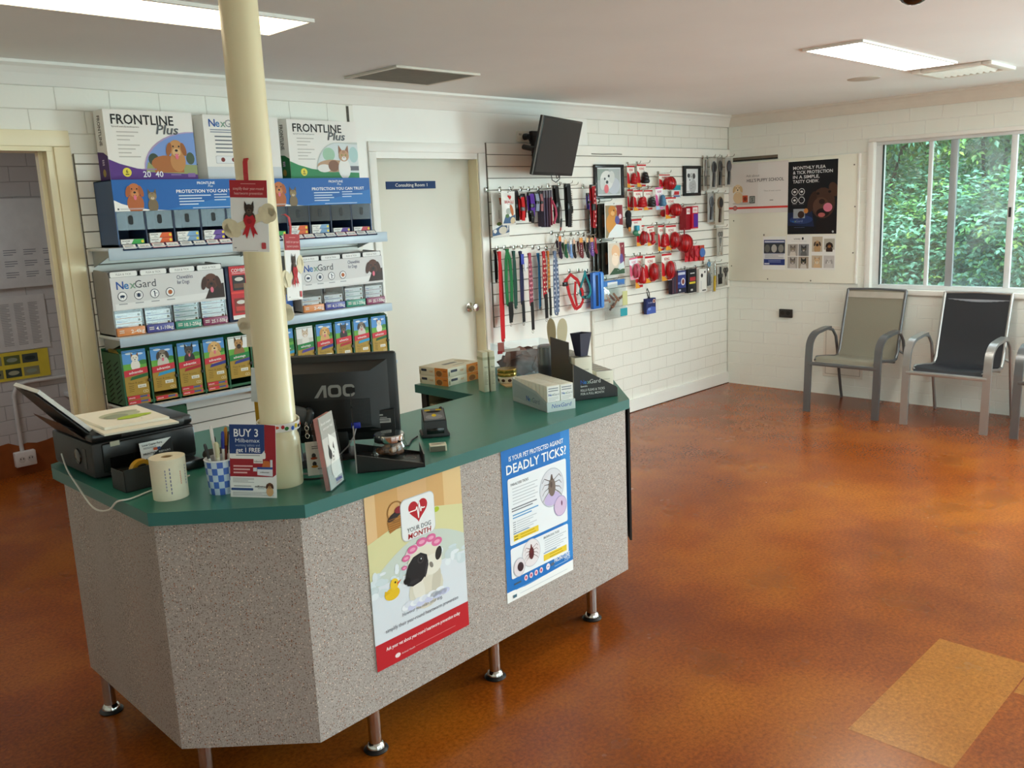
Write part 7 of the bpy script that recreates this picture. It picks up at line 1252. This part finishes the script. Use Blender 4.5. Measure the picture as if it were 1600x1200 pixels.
for x, z in ((-3.02, 1.80), (-2.90, 1.80), (-2.80, 1.80), (-2.70, 1.80), (-2.62, 1.80), (-2.52, 1.80), (-2.42, 1.82), (-2.30, 1.83), (-2.24, 1.82), (-2.04, 1.81), (-2.95, 1.415), (-2.88, 1.415), (-2.79, 1.41), (-2.71, 1.41), (-2.60, 1.40), (-2.54, 1.39), (-2.46, 1.385), (-2.40, 1.49), (-2.34, 1.47), (-2.28, 1.47), (-2.19, 1.47), (-2.11, 1.47), (-2.05, 1.46), (-2.22, 1.205), (-2.12, 1.20), (-2.02, 1.19), (-1.86, 1.70), (-1.85, 1.41), (-1.80, 1.115), (-1.50, 1.97), (-1.38, 1.975), (-1.10, 1.90), (-1.49, 1.785), (-1.36, 1.78), (-1.24, 1.79), (-1.06, 1.72), (-1.48, 1.56), (-1.36, 1.50), (-1.13, 1.50), (-1.03, 1.49), (-1.56, 1.27), (-1.44, 1.27), (-1.36, 1.27), (-1.10, 1.27), (-.93, 1.81), (-.75, 1.64), (-.74, 1.32), (-.97, 1.12), (-.88, 1.115), (-.73, 1.115), (-.57, 1.11), (-.45, 2.03), (-.38, 2.03), (-.26, 2.03), (-.15, 2.035), (-.40, 1.735), (-.29, 1.73), (-.26, 1.44), (-.45, 1.145), (-.35, 1.145), (-.25, 1.11)): hook(x, z, .13)
# framed pictures
def framed(x, z, w, h, label, fn, mw, fr='17181C', name='framed_picture'):
    t = thing(name, label, 'picture', (x, -.024, z), 0); b = MB(); m = mat(fr, rough=.3)
    for a in ((0, 0, w, mw), (0, h-mw, w, h), (0, mw, mw, h-mw), (w-mw, mw, w, h-mw)): b.box(m, a[0], -.022, a[1], a[2], 0, a[3], .002)
    b.build('frame', t); b = MB(); b.box(ink('E6E8EA'), mw, -.006, mw, w-mw, -.003, h-mw); fn(Pr(b, (mw, -.0064, mw), clip=(w-2*mw, h-2*mw)), w-2*mw, h-2*mw); b.build('picture', t)
def white_dog(pr, w, h): pr.rect(w*.04, h*.05, w*.96, h*.95, 'B4BCBC', 1); pr.rect(w*.04, h*.55, w*.5, h*.95, '9AA8A2', 2); pr.ell(w*.70, h*.35, w*.25, h*.30, 'C4CAD4', 3); pr.ell(w*.42, h*.55, w*.26, h*.34, 'E4E6E4', 4); pr.ell(w*.25, h*.42, w*.10, h*.22, 'D4D8D6', 5); pr.ell(w*.62, h*.66, w*.12, h*.22, 'D8DCDA', 5); pr.ell(w*.34, h*.60, w*.035, h*.045, '5A6064', 6); pr.ell(w*.50, h*.70, w*.04, h*.05, '4A5054', 6); pr.ell(w*.43, h*.48, w*.05, h*.06, '3E4448', 6); pr.ell(w*.40, h*.24, w*.09, h*.16, 'E87A82', 6)
def spotty(pr, w, h): pr.ell(w*.58, h*.28, w*.28, h*.30, 'B8BABC', 1); pr.ell(w*.5, h*.66, w*.22, h*.17, 'C4C6C8', 2); pr.ell(w*.28, h*.72, w*.10, h*.09, '4A4C50', 3); pr.ell(w*.68, h*.70, w*.10, h*.12, '4A4C50', 3); pr.ell(w*.42, h*.55, w*.12, h*.08, 'DADCDE', 3); pr.ell(w*.36, h*.54, w*.04, h*.03, '2A2A2E', 4); pr.ell(w*.48, h*.68, w*.025, h*.02, '2A2A2E', 4); [pr.ell(w*(.45+.07*(k % 4)), h*(.18+.06*(k//2)), w*.018, h*.014, '5A5C60', 3) for k in range(8)]; pr.rect(w*.12, h*.06, w*.35, h*.075, '6A6A6E', 2)
framed(-1.918, 1.718, .345, .250, 'larger black framed photo of a fluffy white dog with its tongue out', white_dog, .022); framed(-.753, 1.715, .245, .246, 'smaller black framed drawing of a spotted dog', spotty, .024)
# television
t = thing('television', 'dark flat television on a swivel wall mount, tilted down and turned towards the chairs', 'television', (-2.604, -.302, 2.058), .32)
tw, th = .652, .372; MT = Matrix.Rotation(.251, 4, 'X'); MT = Matrix.Rotation(.251, 4, 'X')
b = MB(); b.T = MT; b.box(mat('1B1B1D', rough=.35, var=.02), -tw/2, 0, -th/2, tw/2, .03, th/2, .006); b.box(mat('1B1B1D', rough=.4), -tw*.36, .03, -th*.36, tw*.36, .055, th*.30, .012); b.box(mat('A8A6A4', rough=.25, metal=.6), -tw/2-.0015, .004, -th/2, -tw/2+.001, .012, th/2); b.build('housing', t)
b = MB(); b.T = MT; b.box(mat('2E2E2F', rough=.28, var=0), -tw/2+.014, -.0012, -th/2+.022, tw/2-.014, .002, th/2-.014); b.build('screen', t)
b = MB(); b.T = MT; pr = Pr(b, (0, -.001, -th/2)); pr.text('LG', -.012, .006, .010, '8A8A8C'); b.build('badge', t)
b = MB(); b.box(mat('161616', rough=.5), -.05, .045, -.10, .05, .075, .10, .003); b.tube(mat('161616', rough=.5), [(0, .07, 0), (-.06, .16, 0), (-.02, .25, .02)], .018, 10); b.build('mount_arm', t)
b = MB(); b.tube(plastic('141414'), [(-.10, .02, -.175), (-.09, .02, -.21), (-.05, .01, -.225), (0, .005, -.205), (.02, .01, -.178)], .003, 6); b.build('cable', t); b = MB(); b.tube(plastic('141414'), [(-.02, .02, -.175), (-.02, .015, -.2), (.0, .01, -.195), (.01, .015, -.175)], .003, 6); b.build('cable', t)
b = MB(); b.box(mat('1A1A1A', rough=.5), -2.57, -.03, 1.98, -2.49, -.0, 2.19, .004); tag(b.build('wall_bracket'), 'black steel wall bracket behind the television', 'bracket')
t = thing('power_outlet', 'cream double power point left of the television with a black plug in it', 'power outlet', (-2.70, -.001, 2.114)); b = MB(); b.box(mat('E6E2D6', rough=.35), 0, -.010, 0, .115, 0, .074, .004); pr = Pr(b, (0, -.0105, 0)); pr.rect(.02, .045, .026, .058, '4A4844'); pr.rect(.034, .045, .04, .058, '4A4844'); b.build('face_plate', t)
t = thing('power_plug', 'black plug and cord of the television', 'plug', (-2.628, -.012, 2.15)); b = MB(); b.T = Matrix.Rotation(PI/2, 4, 'X'); b.lathe(plastic('161616'), [(0, .04), (.016, .038), (.022, .02), (.022, 0)], 20, False); b.build('plug', t); b = MB(); b.tube(plastic('161616'), [(.005, -.03, -.01), (.02, -.04, -.05), (.04, -.03, -.12), (.05, -.03, -.18)], .0035, 6); b.build('cord', t)
b = MB(); b.tube(plastic('8A8880'), [(0, -.001, 0), (.12, -.006, -.002), (.30, -.004, .002), (.36, -.001, 0)], .004, 6); tag(b.build('wall_cable', None, (-1.93, -.022, 2.045)), 'thin white cable stapled along the slatwall right of the television', 'cable')
# =================================================================== window wall
RW = -PI/2
t = thing('notice_board', 'cream painted notice board on the wall left of the window', 'notice board', (-.001, -.008, .952), RW); b = MB(); b.box(mat('F0EFE0', rough=.5, var=.02, scale=4), 0, -.018, 0, 1.19, 0, 1.035, .002); b.build('board', t)
b = MB(); b.box(mat('F4F2EC', rough=.4), 1.183, -.024, 0, 1.195, 0, 1.037); b.build('edge_strip', t)
for x, z in ((.40, .02), (.36, .40), (.04, .13), (1.165, .62), (1.16, .25), (1.15, .95), (.06, .53), (.80, .015), (.36, .405)): b = MB(); b.sphere(mat('6A665C', rough=.4), (x, -.019, z), .006, .003, .006, 10, 6); b.build('drawing_pin', t)
t = thing('wall_vent', 'dark narrow vent slot in the brick above the notice board', 'vent', (-.001, -.05, 1.995), RW); b = MB(); b.box(mat('6E6252', rough=.8), 0, -.008, .012, .43, 0, .034, .002); b.box(mat('2E2A24', rough=.9), 0, -.006, 0, .43, 0, .012); b.build('grille', t)
def wposter(name, y, z, w, h, label, fn):
    b = MB(); b.box(ink('EFEFEC'), 0, -.0012, 0, w, 0, h); fn(Pr(b, (0, -.0016, 0), clip=(w, h)), w, h); return tag(b.build(name, None, (-.0205, y, z), RW), label, 'poster')
def puppy(pr, w, h):
    pr.rect(0, 0, w, h, 'E4DEDA', 1); pr.rect(w*.5, h*.1, w, h*.98, 'E9E5E2', 2); pr.text('Ask about', w*.30, h*.72, h*.05, '9A9290', 3); pr.text("HILL'S PUPPY SCHOOL", w*.31, h*.62, h*.062, '6A6466', 3, w=w*.62, bold=True); pr.text('Time of next course', w*.60, h*.42, h*.03, 'A09A98', 3, w=w*.28); pr.rect(w*.7, h*.24, w*.76, h*.255, '8A8684', 3); pr.rect(0, h*.09, w, h*.13, 'D8423A', 3); pr.ell(w*.11, h*.11, h*.05, h*.05, '9A5A5A', 4); pr.ell(w*.11, h*.11, h*.035, h*.035, 'C47A76', 5)
    pr.ell(w*.26, h*.20, w*.2, h*.03, 'C4BCB8', 3); pr.ell(w*.16, h*.32, w*.085, h*.12, 'E0C49C', 4); pr.dog(w*.155, h*.50, h*.17, 'E8CFA8', 'D8B888', 'flop', False, 'F0DCBC', None, 5, False); pr.rect(w*.24, h*.22, w*.33, h*.36, 'C85A3A', 7); pr.ell(w*.285, h*.29, w*.03, h*.045, '8A3A2A', 8); pr.rect(w*.36, h*.20, w*.455, h*.34, '3E4442', 7); pr.rect(w*.37, h*.215, w*.445, h*.325, '9AA09C', 8); pr.text('S', w*.392, h*.235, h*.07, '2E3432', 9, bold=True)
wposter('puppy_school_poster', -.022, 1.545, .568, .43, 'pale puppy school poster with a red line and a cream puppy', puppy)
def flea(pr, w, h):
    pr.rect(0, 0, w, h, '15171C', 1); pr.poly([(0, h*.12), (w*.55, h*.10), (w*.5, h*.32), (0, h*.30)], '1E2A4A', 2); pr.ell(w*.28, h*.20, w*.24, h*.06, '2A3C6E', 3)
    for k, s in enumerate(('MONTHLY FLEA', '& TICK PROTECTION', 'IN A SIMPLE,', 'TASTY CHEW.')): pr.text(s, w*.10, h*(.89-.062*k), h*.042, 'E4E6E8', 3, w=w*(.66, .80, .54, .53)[k], bold=True)
    for k in range(4): cx, cy = w*(.14+.145*(k % 2)), h*(.585-.115*(k//2)); pr.ring(cx, cy, w*.065, w*.012, 'D8DADC', 3); pr.ell(cx, cy, w*.028, w*.022, 'D8DADC' if k < 3 else '2E3036', 3); pr.rect(cx-w*.05, cy-h*.058, cx+w*.05, cy-h*.054, '8A8C90', 3)
    pr.ell(w*.82, h*.13, w*.24, h*.16, '191416', 3); pr.ell(w*.72, h*.42, w*.24, h*.21, '4A3228', 4); pr.ell(w*.50, h*.44, w*.08, h*.15, '3A251C', 5, rot=-.3); pr.ell(w*.93, h*.60, w*.09, h*.10, '4E3428', 5, rot=.4); pr.ell(w*.68, h*.38, w*.16, h*.12, '5A3E32', 6); pr.ell(w*.70, h*.44, w*.06, h*.035, '2A1A18', 7); pr.ell(w*.62, h*.55, w*.03, h*.018, '1A1210', 6); pr.ell(w*.85, h*.57, w*.03, h*.018, '1A1210', 6); pr.ell(w*.72, h*.29, w*.13, h*.06, '1E1212', 7); pr.ell(w*.82, h*.36, w*.09, h*.06, 'D87A92', 8); pr.ell(w*.70, h*.26, w*.07, h*.03, 'B0605E', 8)
    pr.rect(w*.12, h*.22, w*.36, h*.35, '9AA0A6', 4); pr.ell(w*.28, h*.27, w*.07, h*.05, '3E2A22', 5); pr.ell(w*.38, h*.32, w*.045, h*.035, 'C8803E', 5); nexgard(pr, w*.06, h*.165, h*.035, 5, '7A8AB4'); pr.rect(w*.14, h*.09, w*.36, h*.095, '5A6488', 4); pr.ell(w*.93, h*.03, w*.02, w*.02, 'B8BABC', 3)
wposter('flea_poster', -.590, 1.358, .435, .600, 'large black poster headed Monthly Flea and Tick Protection with a brown dog licking its nose', flea)
def p3(pr, w, h): pr.rect(w*.05, h*.14, w*.97, h*.90, '2A3A7A', 1); pr.rect(w*.08, h*.82, w*.94, h*.87, 'C8CCDC', 2); pr.rect(w*.05, h*.50, w*.97, h*.80, '3A3E44', 2); [pr.ell(w*(.2+.3*k), h*.64, w*.12, h*.12, ['6A6A66', 'B4B4B0', '8A8A84'][k], 3) for k in range(3)]; pr.rect(w*.05, h*.32, w*.97, h*.49, 'E4E4E8', 2); pr.lines(w*.1, h*.33, w*.92, h*.48, 5, '8A8C94', 3, .4); pr.lines(w*.25, h*.2, w*.8, h*.29, 2, '7A86B8', 2); pr.rect(w*.08, h*.16, w*.3, h*.2, 'D0D4E4', 2)
def p4(pr, w, h):
    pr.text('whitely', w*.30, h*.87, h*.05, '3A3A3E', 1); pr.ell(w*.68, h*.90, w*.04, h*.04, '2A2A2A', 1); pr.rect(w*.2, h*.82, w*.85, h*.825, 'B4B4B4', 1)
    for k in range(4): u, v = w*(.05+.46*(k % 2)), h*(.40-.36*(k//2)); pr.rect(u, v, u+w*.43, v+h*.34, ['A8A29C', '8A8C8E', 'B4AEA8', 'A89A8A'][k], 1); pr.clip = (u, v, u+w*.43, v+h*.34); pr.cat(u+w*.22, v+h*.19, w*.24, ['8A8078', '4A4A4C', '7A7470', '2A2A2C'][k], ['5A524A', '2A2A2C', '4A4642', '1A1A1A'][k], ['D8D0C8', '6A6A6A', 'C8C0BA', 'D4CCC4'][k], 'C4BCB4', 2); pr.clip = (0, 0, w, h)
def p5(pr, w, h):
    for k in range(4): u, v = w*(.05+.49*(k % 2)), h*(.52-.47*(k//2)); hh = h*(.44 if k == 0 else .36 if k == 1 else .36); pr.rect(u, v+(.06*h if k == 1 else 0), u+w*.43, v+hh+(.02*h if k == 1 else 0), ['C4B8A4', 'B8B4A8', 'C4B49C', 'C8C4C2'][k], 1); pr.clip = (u, v, u+w*.43, v+hh); pr.dog(u+w*.22, v+hh*.55, w*.22, ['B8946A', '3A2E28', 'D8B890', 'D0CCC8'][k], ['4A3A30', '2A201C', 'B08A60', 'A8A4A0'][k], ['flop', 'flop', 'up', 'flop'][k], False, ['3A302A', 'A87848', 'EADCC4', 'E4E0DC'][k], None, 2); pr.clip = (0, 0, w, h)
wposter('adoption_notice', -.360, 1.055, .216, .285, 'blue and white notice with a strip of small pet photos, left of the cat sheet', p3); wposter('photo_sheet', -.585, 1.058, .215, .292, 'white sheet with four black and white cat photos', p4); wposter('photo_sheet', -.805, 1.062, .214, .285, 'white sheet with four dog photos, right of the cat sheet', p5)
t = thing('wall_socket', 'black double socket low on the brick under the notice board', 'power outlet', (-.001, -.521, .640), RW); b = MB(); b.box(mat('241E1A', rough=.4), 0, -.022, 0, .122, 0, .073, .005); pr = Pr(b, (0, -.0225, 0)); pr.ell(.035, .04, .018, .018, '17130F', 1); pr.ell(.087, .04, .018, .018, '17130F', 1); b.build('face_plate', t)
b = MB(); WP = mat('E9E5DA', rough=.45, var=.02); b.box(WP, 0, -.010, 0, .345, 0, .43, .003)
for a in ((.02, .02, .325, .026), (.02, .40, .325, .406), (.02, .02, .026, .406), (.319, .02, .325, .406)): b.box(mat('BDB6A8'), a[0], -.0105, a[1], a[2], -.0098, a[3])
tag(b.build('access_panel', None, (-.001, -.93, .16), RW), 'white painted access hatch in the wall behind the taupe chair', 'hatch')
# sling chairs
def chair(y, label, frame, sling, edge, metal, sag):
    t = thing('sling_armchair', label, 'chair', (-.355, y, 0), RW, 'waiting room chairs'); FM = mat(frame, rough=.32, metal=metal, var=.03); SLG = mat(sling, rough=.6, var=.05, scale=300, bump=.25)
    hw = .272
    for s in (-1, 1):
        x = s*hw
        b = MB(); b.bar(FM, [(x, -.325, 0), (x, -.318, .20), (x, -.308, .43), (x, -.300, .50)], .046, .022, (1, 0, 0)) if False else b.sweep(FM, [(x, -.325, 0), (x, -.318, .20), (x, -.308, .43), (x, -.300, .50)], [(-.011, -.026), (.011, -.026), (.011, .026), (-.011, .026)], False, False, (1, 0, 0)); b.build('front_leg', t)
        P = [(x, -.300, .50)]+[(x, -.300+.15*(1-math.cos(a)), .50+.118*math.sin(a)) for a in [PI/2*i/9 for i in range(1, 10)]]+[(x, -.06, .626), (x, .03, .628)]
        b = MB(); b.sweep(FM, P, [(-.011, -.026), (.011, -.026), (.011, .026), (-.011, .026)], False, True, (1, 0, 0)); b.build('armrest', t)
        b = MB(); b.tube(FM, [(x, .30, 0), (x, .265, .12), (x, .225, .28), (x, .195, .42), (x, .16, .54), (x, .10, .60), (x, .02, .618)], .0115, 10); b.build('rear_leg', t)
        xr = s*.232
        b = MB(); b.tube(FM, [(xr, -.275, .405), (xr, -.25, .428), (xr, -.10, .412), (xr, .07, .388), (xr, .125, .395), (xr, .155, .44), (xr, .20, .62), (xr, .245, .78), (xr, .285, .915)], .0125, 10); b.build('side_rail', t)
        b = MB(); b.cyl(FM, (xr, -.17, .405), (x, -.17+.01, .42), .009) if False else b.tube(FM, [(xr, .18, .455), (x, .19, .43)], .009, 8); b.build('bracket', t)
    b = MB(); b.box(FM, -hw, -.322, .372, hw, -.296, .398, .004); b.build('front_rail', t)
    b = MB(); b.box(FM, -.235, .095, .365, .235, .115, .382, .003); b.tube(FM, [(-.232, .285, .912), (0, .290, .918), (.232, .285, .912)], .0115, 10); b.build('cross_rail', t)
    path = [(-.285, .398), (-.272, .425), (-.25, .436), (-.10, .420), (.05, .396), (.115, .398), (.15, .44), (.195, .62), (.240, .78), (.279, .912)]; n = 12; vs = []
    for k, (yy, zz) in enumerate(path):
        f = k/(len(path)-1); sg = sag*math.sin(PI*min(1, f*1.6)) if f < .62 else sag*.5*math.sin(PI*(f-.2)/.8)
        for i in range(n+1): u = -1+2*i/n; dz = sg*(1-u*u); vs.append((u*.232, yy+(dz*.8 if f > .55 else 0), zz-(dz if f <= .55 else 0)))
    m = len(path); fs = [(k*(n+1)+i, k*(n+1)+i+1, (k+1)*(n+1)+i+1, (k+1)*(n+1)+i) for k in range(m-1) for i in range(n)]
    b = MB(); b.add(vs, fs, SLG, True); b.add([(x, y_+.004, z-.004) for x, y_, z in vs], [f[::-1] for f in fs], SLG, True); 
    b.add([vs[i] for i in range(n+1)]+[(x, y_-.001, z-.012) for x, y_, z in vs[:n+1]]+[(x, y_+.012, z-.006) for x, y_, z in vs[:n+1]], [(i, i+1, n+2+i, n+1+i)[::-1] for i in range(n)], mat(edge, rough=.5), True); b.build('sling_seat', t)
    b = MB(); k = m-2
    b.add([(-.222, .262, .848), (.222, .262, .848), (.222, .266, .868), (-.222, .266, .868)], [(0, 1, 2, 3)], mat(edge, rough=.5)) if edge != 'B4ACA0' else b.add([(-.222, .258, .852), (.222, .258, .852), (.222, .274, .898), (-.222, .274, .898)], [(0, 1, 2, 3)], mat(edge, rough=.6)); b.build('top_hem', t)['label'] = 'lighter hem along the top of the sling'
chair(-1.395, 'grey framed armchair with a taupe mesh sling, left of the black one', '6E7072', '8A8474', 'B4ACA0', .55, .004)
chair(-2.150, 'silver framed armchair with a black mesh sling under the window', 'B4B4B2', '1E2026', '8A8E96', .75, .022)
chair(-2.885, 'grey framed armchair cut off by the right edge of the view', '747678', '50504E', '8A8A88', .6, .01)
b = MB(); b.box(mat('D8D4CA', rough=.5), 0, 0, 0, .05, .03, .003); tag(b.build('paper_scrap', None, (-6.46, -1.46, .0006), .8), 'sliver of white paper on the floor left of the counter', 'paper') if False else None
